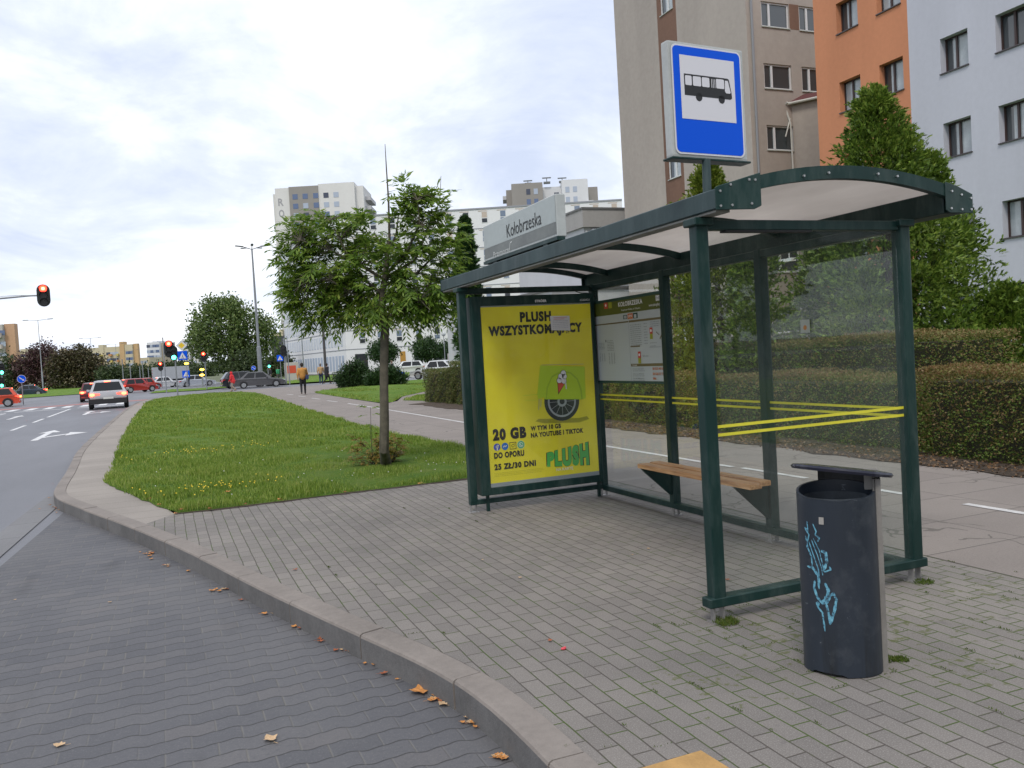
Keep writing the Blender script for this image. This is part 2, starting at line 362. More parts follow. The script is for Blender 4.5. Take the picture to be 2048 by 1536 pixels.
def slab_mat(name, bw, rh, c0, c1, jc, swap=False, off=0., mort=.006, crack=True):
    t = NT(name); s = t.new('ShaderNodeSeparateXYZ'); t.link(t.co(), s.inputs[0]); cv = t.new('ShaderNodeCombineXYZ')
    a, b_ = (1, 0) if swap else (0, 1)
    t.link(s.outputs[a], cv.inputs[0]); t.link(t.math('ADD', s.outputs[b_], off), cv.inputs[1])
    b = t.new('ShaderNodeTexBrick'); t.link(cv.outputs[0], b.inputs[0]); b.offset = 0.5 if swap else 0.
    for k, v in (('Scale', 1), ('Mortar Size', mort), ('Mortar Smooth', .3), ('Bias', 0), ('Brick Width', bw), ('Row Height', rh)): b.inputs[k].default_value = v
    b.inputs['Color1'].default_value = (0, 0, 0, 1); b.inputs['Color2'].default_value = (1, 1, 1, 1)
    base = t.ramp(b.outputs[0], [(0, c0), (1, c1)])
    mid = tuple((x+y)/2 for x, y in zip(c0, c1))
    base = t.mix(.6, base, t.ramp(t.noise(.7, 6, .6), [(.3, tuple(x*.82 for x in mid)), (.7, tuple(x*1.15 for x in mid))]))
    base = t.mix(t.ramp(t.noise(60, 4, .7), [(.28, .5), (.46, 0.)]), base, tuple(x*.5 for x in mid))
    base = t.mix(t.ramp(t.noise(140, 2, .5), [(.55, 0.), (.7, .35)]), base, tuple(min(1, x*1.6) for x in mid))
    f = b.outputs[1]
    if crack:
        v = t.new('ShaderNodeTexVoronoi', feature='DISTANCE_TO_EDGE'); v.inputs['Scale'].default_value = .9
        wv = t.new('ShaderNodeVectorMath', operation='ADD'); t.link(t.co(), wv.inputs[0])
        nn = t.new('ShaderNodeTexNoise'); nn.inputs['Scale'].default_value = 3; t.link(t.co(), nn.inputs[0])
        sc = t.new('ShaderNodeVectorMath', operation='SCALE'); t.link(nn.outputs[1], sc.inputs[0]); sc.inputs[3].default_value = .35; t.link(sc.outputs[0], wv.inputs[1])
        t.link(wv.outputs[0], v.inputs[0])
        ck = t.math('MULTIPLY', t.math('LESS_THAN', v.outputs[0], .008), t.math('GREATER_THAN', t.noise(.6, 2, .5), .5))
        f = t.math('MAXIMUM', f, t.math('MULTIPLY', ck, .7))
    t.col(t.mix(f, base, jc)); t.p.inputs['Roughness'].default_value = .88; t.p.inputs['Specular IOR Level'].default_value = .3
    t.bump(t.math('SUBTRACT', t.math('MULTIPLY', t.noise(90, 4, .6), .3), f), .5, .006)
    return t.m
def asphalt_mat(name, c, warm=1.):
    t = NT(name)
    base = t.ramp(t.noise(.35, 6, .62, stretch=(1, .25, 1)), [(.3, tuple(x*.80 for x in c)), (.5, c), (.7, tuple(x*1.22 for x in c))])
    base = t.mix(t.ramp(t.noise(120, 3, .6), [(.3, .55), (.5, 0.)]), base, tuple(x*.45 for x in c))
    base = t.mix(t.ramp(t.noise(200, 2, .5), [(.58, 0.), (.7, .4)]), base, tuple(min(1, x*2.) for x in c))
    t.col(base); t.p.inputs['Roughness'].default_value = .6; t.p.inputs['Specular IOR Level'].default_value = .4; t.bump(t.noise(140, 4, .7), .35, .005)
    return t.m
def lawn_mat():
    t = NT('lawn_soil_and_turf')
    a = t.ramp(t.noise(1.1, 7, .62), [(.28, (.07, .13, .016)), (.42, (.125, .22, .028)), (.55, (.18, .26, .04)), (.68, (.28, .29, .09))])
    b = t.ramp(t.noise(26, 6, .75), [(.3, (.035, .08, .010)), (.55, (.085, .18, .022)), (.75, (.15, .26, .04))])
    t.col(t.mix(.5, a, b)); t.p.inputs['Roughness'].default_value = .9; t.p.inputs['Specular IOR Level'].default_value = .15
    t.bump(t.noise(45, 6, .8), 1., .05); return t.m
def dirt_mat():
    t = NT('leaf_strewn_dirt')
    t.col(t.ramp(t.noise(14, 7, .75), [(.3, (.03, .022, .015)), (.5, (.07, .05, .033)), (.62, (.11, .075, .05)), (.7, (.17, .11, .07))]))
    t.p.inputs['Roughness'].default_value = .95; t.bump(t.noise(60, 5, .8), 1., .03); return t.m
PAVER = paver_mat(); BAY = bay_mat()
SLAB = slab_mat('concrete_path_slabs', .98, .74, (.205, .180, .165), (.25, .222, .20), (.10, .092, .08))
STRIP = slab_mat('concrete_edge_slabs', 6, .52, (.25, .225, .20), (.31, .28, .25), (.15, .135, .11), crack=False)
ASPH = asphalt_mat('road_asphalt', (.155, .158, .172)); ASPH2 = asphalt_mat('path_asphalt', (.25, .232, .222))
LAWN = lawn_mat(); DIRT = dirt_mat()
KERB = M('kerb_concrete', (.215, .190, .170), .9, var=.22, vs=1.5, bump=.5, bs=90); KERBS = M('kerb_dark_side', (.125, .122, .12), .9, var=.3, vs=2.5, bump=.5, bs=90)  # outer side face of the kerb is a darker grey than its top
WHITE_LINE = M('white_road_paint', (.62, .62, .62), .7, var=.18, vs=4)
WORN_LINE = M('worn_white_paint', (.50, .49, .48), .8, var=.30, vs=5)
# ================================================================ ground sheets
struct('ground', MB().sheet([(-1500, -300), (1500, -300), (1500, 2500), (-1500, 2500)], -.21), M('far_ground', (.10, .115, .06), .95, var=.4, vs=.05))
struct('road', MB().sheet([(-26, -60), (4, -60), (4, 11), (-1.2, 17), (-1.2, 60), (.5, 67), (3, 69), (90, 69), (90, 84), (14, 85), (8, 100), (8, 420), (-26, 420), (-26, 92), (-160, 92), (-160, 70), (-26, 70)], -.155), ASPH)
bayA, bayB = G(108, 1003, -.17), G(0, 1092, -.17)
bd = (bayB-bayA); bd.z = 0; bd.normalize()
far_l = bayA+bd*18
struct('bus_bay', MB().sheet([(bayA.x+.35, bayA.y-.25), (far_l.x, far_l.y), (far_l.x-3, -8), (2.2, -8), (2.2, 3), (1.9, 4.6), (.6, 8), (-1, 12.5)], -.150), BAY)
n2_ = Vector((-bd.y, bd.x, 0))*.17
s0, s1 = bayA-bd*.5, far_l
struct('bay_edge_strip', MB().sheet([(s0+n2_)[:2], (s1+n2_)[:2], (s1-n2_)[:2], (s0-n2_)[:2]], -.145), slab_mat('edge_strip_concrete', 5, 1.0, (.17, .17, .175), (.20, .20, .205), (.06, .06, .06), crack=False))
# kerb line, outer edge
KO = [(1.0, -6), (1.12, -2), (1.20, 0.8), (1.265, 2.4), (1.285, 3.3), (1.25, 3.85), (1.16, 4.32), (.93, 5.06), (.70, 5.85), (.49, 6.6), (.13, 8.01), (-.44, 9.9), (-1.02, 11.6), (-1.40, 12.75), (-1.56, 13.45), (-1.64, 14.3), (-1.69, 16.3), (-1.80, 18.5), (-1.93, 21), (-1.98, 25), (-1.98, 32), (-1.95, 42), (-1.85, 52), (-1.6, 58), (-.9, 63.0), (.6, 66.6), (3, 68.3), (5.5, 68.4)]
def resample(P, step):
    out = [Vector(P[0])]; rem = step
    for a, b in zip(P, P[1:]):
        a = Vector(a); b = Vector(b); L = (b-a).length; pos = rem
        while pos <= L: out.append(a.lerp(b, pos/L)); pos += step
        rem = pos-L
    return out
def smooth_path(P, it=2):
    P = [Vector(p) for p in P]
    for _ in range(it):
        Q = [P[0]]
        for a, b in zip(P, P[1:]): Q += [a.lerp(b, .25), a.lerp(b, .75)]
        P = Q+[P[-1]]
    return P
KP = resample(smooth_path(KO), .2)
def offset(P, d):
    out = []
    for i, p in enumerate(P):
        t = (P[min(i+1, len(P)-1)]-P[max(i-1, 0)]).normalized(); out.append(Vector((p.x+t.y*d, p.y-t.x*d)))
    return out
kb = MB(); prof = [(0, -.2), (0, -.02), (.006, -.007), (.02, 0.0), (.158, 0.001), (.158, -.2)]
i = 0; lens = 5
while i < len(KP)-1:
    j = min(i+lens, len(KP)-1); seg = KP[i:j+1]; offs = [offset(KP, d) for d, z in prof] if i == 0 else offs
    dz = random.uniform(-.004, .003); dx = random.uniform(-.003, .003)
    vs = []; k = len(prof)
    for q_ in range(i, j+1):
        gp = .006 if q_ == i else (-.006 if q_ == j else 0)
        tt = (KP[min(q_+1, len(KP)-1)]-KP[max(q_-1, 0)]).normalized()
        for a, (d, z) in enumerate(prof): p = offs[a][q_]; vs.append((p.x+tt.x*gp+dx, p.y+tt.y*gp, z+dz+.004))
    fs = [(a*k+b, a*k+b+1, (a+1)*k+b+1, (a+1)*k+b) for a in range(j-i) for b in range(k-1)]
    fe = [tuple(range(k)), tuple((j-i)*k+b for b in range(k))[::-1]]
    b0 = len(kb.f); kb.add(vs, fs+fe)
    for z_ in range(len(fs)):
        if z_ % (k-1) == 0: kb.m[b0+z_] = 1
    i = j
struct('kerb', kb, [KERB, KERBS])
KI = offset(KP, .16)
# pavement of concrete blocks inside the kerb
pav = [(p.x, p.y) for p in KI if p.y < 9.93]
g1 = G(350, 1030)
struct('pavement', MB().sheet([(6.0, -6)]+pav+[(-.32, 9.93), (0., 10.45), (2.0, 10.5), (3.6, 10.42), (4.9, 10.42), (4.9, 8), (4.9, -6)], 0.), PAVER)
struct('pavement_edge', MB().sheet([(p.x, p.y) for p in KI if 9.9 < p.y]+[(5.4, 67.9), (3, 67.4), (1.2, 65.8), (-.3, 61.8), (-.85, 55), (-.9, 35), (-.85, 22), (-.7, 15.5), (-.75, 14.4), (.0, 10.45), (-.3, 9.93)], -.002), STRIP)
# path behind the shelter
struct('path', MB().sheet([(4.9, -6), (4.9, 10.42), (4.5, 10.42), (4.4, 26), (5.0, 43), (5.3, 60), (4.5, 67.9), (6.6, 70), (16, 70), (14.6, 58), (8.4, 52.8), (7.9, 45), (7.7, 38), (7.6, 31.5), (8.5, 33), (12, 44), (15, 54), (30, 54), (30, 40), (14, 34), (11.2, 31.2), (9.0, 30.9), (8.8, 27), (8.6, 22), (8.5, -6)], .002), SLAB)
struct('side_road_markings', MB().sheet([(5.2, 72.5), (6.6, 72.4), (6.8, 74.4), (5.4, 74.5)], -.148).sheet([(7.3, 72.4), (8.8, 72.3), (9.0, 74.2), (7.5, 74.3)], -.148).sheet([(9.6, 72.2), (11, 72.1), (11.2, 74), (9.8, 74.1)], -.148), WHITE_LINE)
ln = MB()
def seg_line(pts, w, z, mb):
    P = [Vector(p) for p in pts]; L = offset(P, -w/2); Rr = offset(P, w/2)
    for a in range(len(P)-1): mb.add([(L[a].x, L[a].y, z), (Rr[a].x, Rr[a].y, z), (Rr[a+1].x, Rr[a+1].y, z), (L[a+1].x, L[a+1].y, z)], [(0, 1, 2, 3)])
seg_line([(6.58, 8.9), (6.60, 13), (6.66, 20), (6.72, 27), (6.72, 34)], .09, .007, ln)
for y in (36.2, 40.5, 45, 49.5): seg_line([(6.70, y), (6.62, y+2.0)], .09, .007, ln)
for y in (-1, .8, 2.6, 4.4, 6.1, 7.6): seg_line([(6.62, y), (6.62, y+1.15)], .085, .007, ln)
struct('path_line', ln, WORN_LINE)
# dirt under the hedge
dm = MB(); pts = [(8.15+random.uniform(-.12, .12), y) for y in np.arange(0, 30, .35)]
dm.sheet([(p[0], p[1]) for p in pts]+[(9.2, 30), (9.2, 0)], .012); struct('hedge_bed', dm, DIRT)
struct('right_lawn_ground', MB().sheet([(8.5, -20), (8.5, 30.9), (11.2, 31.2), (14, 34), (30, 40), (30, 54), (90, 54), (90, -20)], -.01), LAWN)
# lawns
def lawn(name, poly, z=.006, dome=.05, step=.5):
    xs = [p[0] for p in poly]; ys = [p[1] for p in poly]
    bm = bmesh.new(); f = bm.faces.new([bm.verts.new((p[0], p[1], z)) for p in poly])
    for ax, lo, hi in ((0, min(xs), max(xs)), (1, min(ys), max(ys))):
        c = lo+step
        while c < hi:
            no = (1, 0, 0) if ax == 0 else (0, 1, 0); co = (c, 0, 0) if ax == 0 else (0, c, 0)
            bmesh.ops.bisect_plane(bm, geom=bm.verts[:]+bm.edges[:]+bm.faces[:], plane_co=co, plane_no=no); c += step*(1 if ax == 0 else 3)
    for v in bm.verts:
        if not v.is_boundary: v.co.z += dome*(.5+.5*math.sin(v.co.x*1.3+1)*math.sin(v.co.y*.35))
    me = bpy.data.meshes.new(name); bm.to_mesh(me); bm.free(); me.materials.append(LAWN)
    for p in me.polygons: p.use_smooth = True
    o = bpy.data.objects.new(name, me); COL.objects.link(o); return tag(o, kind='structure')
def jitter_edge(P, amp, step=.25):
    Q = resample(P+[P[0]], step); return [(p.x+random.uniform(-amp, amp), p.y+random.uniform(-amp, amp)) for p in Q]
LAWN_POLY = [(.02, 10.47), (-.45, 12.2), (-.98, 14.4), (-.95, 15.8), (-1.12, 22.9), (-1.2, 34), (-1.12, 54.5), (-.6, 60.5), (1.0, 64.5), (3.0, 66), (4.9, 64), (5.5, 57), (5.15, 43), (4.7, 30), (4.52, 22), (4.6, 18), (4.8, 14.2), (4.75, 12), (4.15, 10.6), (3.2, 10.5), (2.0, 10.5), (.65, 10.4)]
lawn('lawn', jitter_edge(LAWN_POLY, .025))
lawn('lawn_right_near', jitter_edge([(8.75, 33.0), (9.2, 31.1), (11.1, 31.3), (13.6, 34.6), (12.5, 37), (10.2, 36.2)], .03), .01, .1)
lawn('lawn_right_far', jitter_edge([(7.75, 38.5), (7.7, 33), (8.1, 32.2), (9.6, 36.5), (12.2, 41), (15.5, 47), (16.5, 52), (12, 56), (9.3, 53.6), (8.0, 50)], .03), .01, .15)
lawn('lawn_beyond', [(9, 86), (24, 84), (60, 88), (60, 130), (14, 130)], .0, .3, 3)
lawn('car_park_verge', [(14.5, 56.5), (30, 54.5), (60, 54.5), (60, 60), (34, 60), (15, 64)], .0, .15, 2)
lawn('median', [(-24, 104), (-5, 112), (-3, 118), (-24, 150), (-60, 150), (-60, 104)], -.1, .2, 4)
lawn('left_verge', [(-24, 75), (-7.9, 150), (-16, 300), (-90, 300), (-90, 93), (-30, 93)], -.12, .2, 6)
lawn('traffic_island', [(-1.5, 88), (3.5, 86), (6.5, 92), (5.5, 99), (-1, 97)], -.1, .15, 2)
# grass blades: nobody could count them
def in_poly(px, py, poly):
    c = np.zeros(len(px), bool); n = len(poly)
    for i in range(n):
        x0, y0 = poly[i]; x1, y1 = poly[(i+1) % n]
        if y0 == y1: continue
        m = ((y0 > py) != (y1 > py)) & (px < (x1-x0)*(py-y0)/(y1-y0)+x0); c ^= m
    return c
def grass(name, poly, dens, h, w, ylo, yhi, mat, spread=.0):
    A = []
    xs = [p[0] for p in poly]; n = int(dens*(max(xs)-min(xs))*(yhi-ylo))
    px = rng.uniform(min(xs)-.02, max(xs)+.02, n); py = rng.uniform(ylo, yhi, n); k = in_poly(px+rng.normal(size=n)*.02, py+rng.normal(size=n)*.02, poly); px, py = px[k], py[k]; bare = np.sin(px*3.1+1.3*np.sin(py*1.9))*np.sin(py*2.3+px)+.6*np.sin(px*7+py*5); k2 = bare < rng.uniform(.45, 1.5, len(px)); px, py = px[k2], py[k2]; n = len(px)
    clump = .55+.9*np.abs(np.sin(px*2.1+py*.7)*np.sin(py*1.7-px))+rng.uniform(-.25, .25, n); hh = h*np.clip(clump, .35, 1.6)
    az = rng.uniform(0, 2*PI, n); lean = rng.uniform(.1, .7, n)
    D = np.stack([np.cos(az)*lean, np.sin(az)*lean, np.ones(n)], 1); P = np.stack([px, py, np.full(n, .004)], 1)
    S = np.stack([-np.sin(az+rng.uniform(-1, 1, n)), np.cos(az), np.zeros(n)], 1)
    V, F = leaves(P, D, S, hh, w, .0); o = np_mesh(name, V, F, mat); return tag(o, kind='stuff')
GRASS = leaf_mat('grass_blades', [(.065, .125, .015), (.135, .225, .028), (.23, .33, .045), (.38, .41, .12)], .45, .45)
grass('grass', LAWN_POLY, 1900, .075, .011, 10.3, 16.5, GRASS)
grass('grass', LAWN_POLY, 650, .085, .018, 16.5, 30, GRASS)
grass('grass', LAWN_POLY, 150, .085, .045, 30, 67, GRASS)
grass('grass', [(7.75, 38.5), (7.7, 33), (8.1, 32.2), (9.6, 36.5), (12.2, 41), (15.5, 47), (16.5, 52), (12, 56), (9.3, 53.6), (8.0, 50)], 120, .10, .04, 31, 56, GRASS)
grass('grass', [(8.75, 33.0), (9.2, 31.1), (11.1, 31.3), (13.6, 34.6), (12.5, 37), (10.2, 36.2)], 200, .10, .04, 31, 38, GRASS)
# yellow flowers in two drifts, daisies here and there
def flowers(name, c, n, sx, sy, r, mat, label, ang=0.):
    px = c[0]+rng.normal(size=n)*sx; py = c[1]+rng.normal(size=n)*sy; k = in_poly(px, py, LAWN_POLY); px, py = px[k], py[k]; n = len(px)
    V = []; F = []
    for i in range(n):
        z = rng.uniform(.05, .12); b = len(V)
        V += [(px[i]+r*math.cos(t), py[i]+r*math.sin(t), z+r*.5*math.sin(2*t)) for t in np.arange(6)*PI/3]; F.append(tuple(range(b, b+6)))
    o = np_mesh(name, np.array(V), np.array(F), mat); return tag(o, label, None, None, 'stuff')
YEL = M('yellow_petals', (.75, .55, .02), .6); WPET = M('white_petals', (.75, .74, .7), .6)
flowers('yellow_flowers', (.45, 12.0), 60, .55, .28, .014, YEL, 'small yellow flowers in the grass near the corner of the lawn')
flowers('yellow_flowers', (.5, 17.9), 55, .8, .35, .017, YEL, 'small yellow flowers in the grass further up the lawn')
flowers('white_flowers', (2.5, 12.5), 45, 1.4, 1.3, .011, WPET, 'scattered white daisies and clover in the grass')
# soil rim where the grass meets the blocks
rim = MB(); base = [(p.x, p.y) for p in resample([(.0, 10.42), (.65, 10.36), (2., 10.46), (3.3, 10.46), (4.2, 10.55), (4.7, 11.6)], .12)]
rim.sheet([(x+random.uniform(-.02, .02), y-random.uniform(.01, .06)) for x, y in base]+[(x, y+.25) for x, y in base[::-1]], .005)
struct('lawn_edge_soil', rim, DIRT)
# road markings
rm = MB(); Z = -.150
def dash(x, y0, y1, w=.14): rm.sheet([(x-w/2, y0), (x+w/2, y0), (x+w/2, y1), (x-w/2, y1)], Z)
for y0, y1 in ((20, 23), (27.5, 31), (36.2, 39.6), (41.8, 45.2), (46.8, 57.5)): dash(-5.4, y0, y1)
for y0, y1 in ((31, 34.4), (40, 43.4), (46.8, 57.5)): dash(-8.8, y0, y1)
for x0, x1 in ((-5.1, -2.6), (-8.5, -5.7), (-12, -9.1)): rm.sheet([(x0, 58.2), (x1, 58.2), (x1, 58.6), (x0, 58.6)], Z)
for k in range(14): x = -2.6-k*1.05; rm.sheet([(x-.5, 60.6), (x, 60.6), (x, 64.2), (x-.5, 64.2)], Z)
def arrow(x, y, parts, s=1.):
    for poly in parts: rm.sheet([(x+a*s, y+b*s) for a, b in poly], Z)
SR = [[(-.09, 0), (.09, 0), (.09, 3.3), (-.09, 3.3)], [(-.3, 3.302), (.3, 3.302), (0, 4.6)], [(.092, .9), (.092, 1.35), (.62, 2.1), (.62, 1.7)], [(.622, 1.2), (.622, 2.75), (1.15, 1.95)]]
arrow(-3.75, 28.9, SR, 1.12); arrow(-3.8, 46.5, SR)
arrow(-7.3, 38.5, [[(-.09, 0), (.09, 0), (.09, 3.0), (-.09, 3.0)], [(-.3, 3.002), (.3, 3.002), (0, 4.4)]])
arrow(-7.2, 47.5, [[(-.09, 0), (.09, 0), (.09, 3.0), (-.09, 3.0)], [(-.3, 3.002), (.3, 3.002), (0, 4.4)]])
struct('road_markings', rm, WHITE_LINE)
struct('cycle_crossing', MB().sheet([(-18, 65.2), (-1.5, 65.2), (-1.2, 67.6), (-18, 67.6)], -.149), M('red_crossing_paint', (.33, .15, .14), .8, var=.2))
T0 = G(1402, 1503); T1_ = (G(1290, 1536)-T0).normalized(); T2_ = (G(1455, 1536)-T0).normalized()
struct('tactile_paving', MB().sheet([tuple((T0+a_)[:2]) for a_ in (Vector((0, 0, 0)), T1_*.5, T1_*.5+T2_*.5, T2_*.5)], .005), M('yellow_tactile_slab', (.42, .25, .09), .85, var=.2, vs=9, bump=.5))
# ================================================================ bus shelter
def paint_mat(name, c, worn=(.12, .15, .14), rough=.42, flake=.72):
    t = NT(name); a = t.ramp(t.noise(2.5, 6, .6, stretch=(1, 1, .3)), [(.3, tuple(x*.8 for x in c)), (.7, tuple(x*1.25+.002 for x in c))])
    f = t.ramp(t.noise(38, 4, .7), [(flake, 0.), (flake+.03, .8)]); a = t.mix(f, a, worn)
    d = t.ramp(t.noise(6, 5, .7, stretch=(1, 1, .25)), [(.48, 0.), (.78, .38)]); a = t.mix(d, a, worn)
    t.col(a); t.p.inputs['Roughness'].default_value = rough; t.p.inputs['Specular IOR Level'].default_value = .3; t.bump(t.noise(30, 3, .5), .08, .004); return t.m
GREEN = paint_mat('dark_green_paint', (.006, .027, .024)); GREENT = paint_mat('dusty_green_paint', (.028, .050, .052), (.12, .15, .15), .5, .74)
GLASS = glass_mat('shelter_glass', (.97, .985, .975), .010); GLASSB = glass_mat('back_glass', (.96, .98, .97), .014)
STEEL = M('galvanised_steel', (.33, .32, .31), .5, .6, var=.25, vs=12); BLACK = M('black_print', (.012, .012, .013), .5); RUBBER = M('black_rubber', (.012, .013, .014), .7)
CHROME = M('bright_bolt', (.6, .6, .6), .3, .8); DUSTW = M('dusty_ledge', (.20, .20, .18), .9, var=.3)
t = NT('milky_roof_sheet'); c_ = t.ramp(t.noise(2.0, 6, .65, stretch=(1, .25, 1)), [(.3, (.60, .565, .535)), (.7, (.76, .725, .69))]); t.col(c_); t.p.inputs['Roughness'].default_value = .45
tr = t.new('ShaderNodeBsdfTranslucent'); t.link(c_, tr.inputs[0]); ms = t.new('ShaderNodeMixShader'); ms.inputs[0].default_value = .68
t.link(t.p.outputs[0], ms.inputs[1]); t.link(tr.outputs[0], ms.inputs[2]); t.link(ms.outputs[0], t.out.inputs[0]); ROOFM = t.m
def wood_mat():
    t = NT('varnished_slats'); a = t.ramp(t.noise(9, 6, .6, stretch=(6, .35, 6)), [(.3, (.24, .11, .045)), (.5, (.46, .24, .10)), (.7, (.60, .36, .18))])
    a = t.mix(t.ramp(t.noise(22, 5, .7), [(.62, 0.), (.72, .7)]), a, (.38, .33, .27)); t.col(a); t.p.inputs['Roughness'].default_value = .5; t.bump(t.noise(20, 5, .6, stretch=(6, .4, 6)), .3, .003); return t.m
WOOD = wood_mat()
XF, XB, YN, YF, M1, M2, HT = 2.835, 4.35, 4.04, 8.19, 6.78, 5.40, 2.30
SH = thing('bus_shelter', 'dark green metal and glass bus shelter with curved roof on the block pavement', 'bus shelter', (3.6, 6.1, 0))
def post(x, y, w=.078, d=.078, z0=.11, z1=HT):
    m = MB(); m.box((x-w/2, y-d/2, z0), (x+w/2, y+d/2, z1)); p = m.build('post', GREEN, SH, bevel=.010, seg=2)
    k = MB()
    k.box((x-.036, y-.02, 0), (x-.028, y+.02, z0+.03)).box((x+.026, y-.02, 0), (x+.034, y+.02, z0+.03)).box((x-.05, y-.04, .0), (x+.05, y+.04, .008))
    k.build('post_foot', STEEL, p); return p
for x, y in ((XF, YN), (XB, YN), (XF, YF), (XB, YF), (XB, M1), (XB, M2)): post(x, y)
for x, y in ((XF, YN), (XB, YN), (XF, YF), (XB, YF)): g = MB(); g.box((x-.062, y-.062, HT-.045), (x+.062, y+.062, HT-.002)); g.build('post_cap', GREEN, SH, bevel=.006)
def rail(a, b, w, h, nm='rail', mat=None): m = MB(); m.bar(a, b, w, h); return m.build(nm, mat or GREEN, SH, bevel=.005)
rail((XF-.075, YN, .12), (XB+.075, YN, .12), .085, .055, 'bottom_rail'); rail((XF-.04, YF, .105), (XB+.04, YF, .105), .07, .05, 'bottom_rail')
rail((XB, YN+.045, .095), (XB, YF-.04, .095), .075, .055, 'bottom_rail')
rail((XF+.04, YN, 2.262), (XB-.04, YN, 2.262), .06, .058, 'top_rail'); rail((XF+.04, YF, 2.262), (XB-.04, YF, 2.262), .06, .058, 'top_rail')
rail((XB, YN+.045, 2.262), (XB, YF-.04, 2.262), .07, .06, 'top_rail')
r2 = MB(); r2.box((3.0, YN-.028, 2.222), (3.62, YN+.028, 2.233)); r2.build('rubber_seal', RUBBER, SH)
RY0, RY1, RX0, RX1 = 3.82, 8.72, 2.800, 4.715; XC = (RX0+RX1)/2; HW = (RX1-RX0)/2
def arcz(x, top=2.575, rise=.150): return top-rise*((x-XC)/HW)**2
fb = MB(); fb.box((RX0, RY0, 2.315), (RX0+.115, RY1, 2.425)); fb.build('roof_beam', GREENT, SH, bevel=.006)
lo = MB(); lo.box((RX0+.012, RY0+.02, 2.301), (RX0+.105, RY1-.02, 2.313)); lo.build('beam_underside', DUSTW, SH)
gi = MB(); gi.box((RX0+.116, RY0+.02, 2.33), (RX0+.165, RY1-.02, 2.40)); gi.build('gutter', GREEN, SH)
bb = MB(); bb.box((RX1-.19, RY0+.045, 2.312), (RX1-.06, RY1, 2.455)); bb.build('roof_beam', GREEN, SH, bevel=.006)
bo = MB(); bo.box((RX1-.059, RY0, 2.315), (RX1, RY1, 2.425)); bo.build('roof_beam', GREENT, SH, bevel=.006)
def arch(y0, y1, h, nm, x0=RX0+.05, x1=RX1-.05, top=2.575):
    m = MB(); n = 22; vs = []
    for i in range(n+1):
        x = x0+(x1-x0)*i/n; z = arcz(x, top); vs += [(x, y0, z), (x, y1, z), (x, y1, z-h), (x, y0, z-h)]
    fs = [(4*i+a, 4*i+(a+1) % 4, 4*i+4+(a+1) % 4, 4*i+4+a) for i in range(n) for a in range(4)]+[(0, 3, 2, 1), tuple(4*n+a for a in range(4))]
    m.add(vs, fs); return m.build(nm, GREEN, SH)
arch(RY0, RY0+.045, .075, 'roof_arch'); arch(RY1-.045, RY1, .075, 'roof_arch')
for y in (M2-.02, M1-.02, YF-.02): arch(y, y+.032, .062, 'roof_rib', top=2.55)
rs = MB(); n = 24
vs = [(x, y, arcz(x, 2.558)) for i in range(n+1) for x in [RX0+.1+(RX1-RX0-.2)*i/n] for y in (RY0+.046, RY1-.046)]
rs.add(vs, [(2*i, 2*i+1, 2*i+3, 2*i+2) for i in range(n)]); ro = rs.build('roof_sheet', ROOFM, SH, smooth=True)
sdm = ro.modifiers.new('solid', 'SOLIDIFY'); sdm.thickness = .006
for y in (RY0, RY1):
    y0 = y-.008 if y == RY0 else y+.001; y1 = y0+.007
    for X0, X1, zz in ((RX0-.004, RX0+.30, [2.310, 2.310, 2.500, 2.492, 2.43]), (RX1-.225, RX1+.004, [2.305, 2.305, 2.44, 2.48, 2.515])):
        pl = MB()
        if X0 < 3: poly = [(X0, 2.308), (X1-.05, 2.315), (X1, 2.335), (X1, arcz(X1)+.012), (X1-.02, arcz(X1-.02)+.012), (X0+.02, 2.438), (X0, 2.430)]
        else: poly = [(X0, 2.325), (X0+.03, 2.308), (X1, 2.308), (X1, 2.425), (X0+.1, arcz(X0+.1)+.012), (X0, arcz(X0)+.010)]
        k = len(poly); pl.add([(a, y0, b) for a, b in poly]+[(a, y1, b) for a, b in poly], [tuple(range(k)), tuple(range(k, 2*k))[::-1]]+[(i, (i+1) % k, k+(i+1) % k, k+i) for i in range(k)])
        pl.build('end_plate', GREEN, SH, bevel=.003)
for x, z in ((2.825, 2.33), (2.825, 2.41), (2.90, 2.335), (2.895, 2.445), (3.03, 2.345), (3.02, 2.475), (3.06, 2.475), (3.40, 2.505), (3.58, 2.527), (3.95, 2.53), (4.1, 2.52), (4.53, 2.335), (4.62, 2.33), (4.70, 2.33), (4.54, 2.44), (4.62, 2.42), (4.70, 2.40)):
    bo_ = MB(); bo_.cyl((x, RY0-.014, z), (x, RY0-.004, z), .007, n=8); bo_.build('bolt', CHROME, SH)
# panes
def pane(a, b, mat, nm='glass_pane'): m = MB(); m.box(a, b); return m.build(nm, mat, SH)
pane((XF+.04, YN-.004, .15), (XB-.04, YN+.004, 2.232), GLASS)
for y0, y1 in ((YN+.04, M2-.04), (M2+.04, M1-.04), (M1+.04, YF-.04)): pane((XB-.004, y0, .125), (XB+.004, y1, 2.23), GLASSB)
YST = M('yellow_tape', (.62, .58, .04), .5, var=.1, vs=3); 
st = MB()
for z in (1.060, 1.108): st.box((XF+.04, YN-.0065, z), (XB-.04, YN-.0045, z+.017))
st.build('warning_stripe', YST, SH)
st = MB()
for y0, y1 in ((YN+.04, M2-.04), (M2+.04, M1-.04), (M1+.04, YF-.04)):
    for z in (1.050, 1.098): st.box((XB-.0065, y0, z), (XB-.0045, y1, z+.017))
st.build('warning_stripe', YST, SH)
stk = Panel((4.342, 5.0, 0), (0, -1, 0), (-1, 0, 0)); q = onX(1600, 640, 4.34); q2 = onX(1620, 665, 4.34)
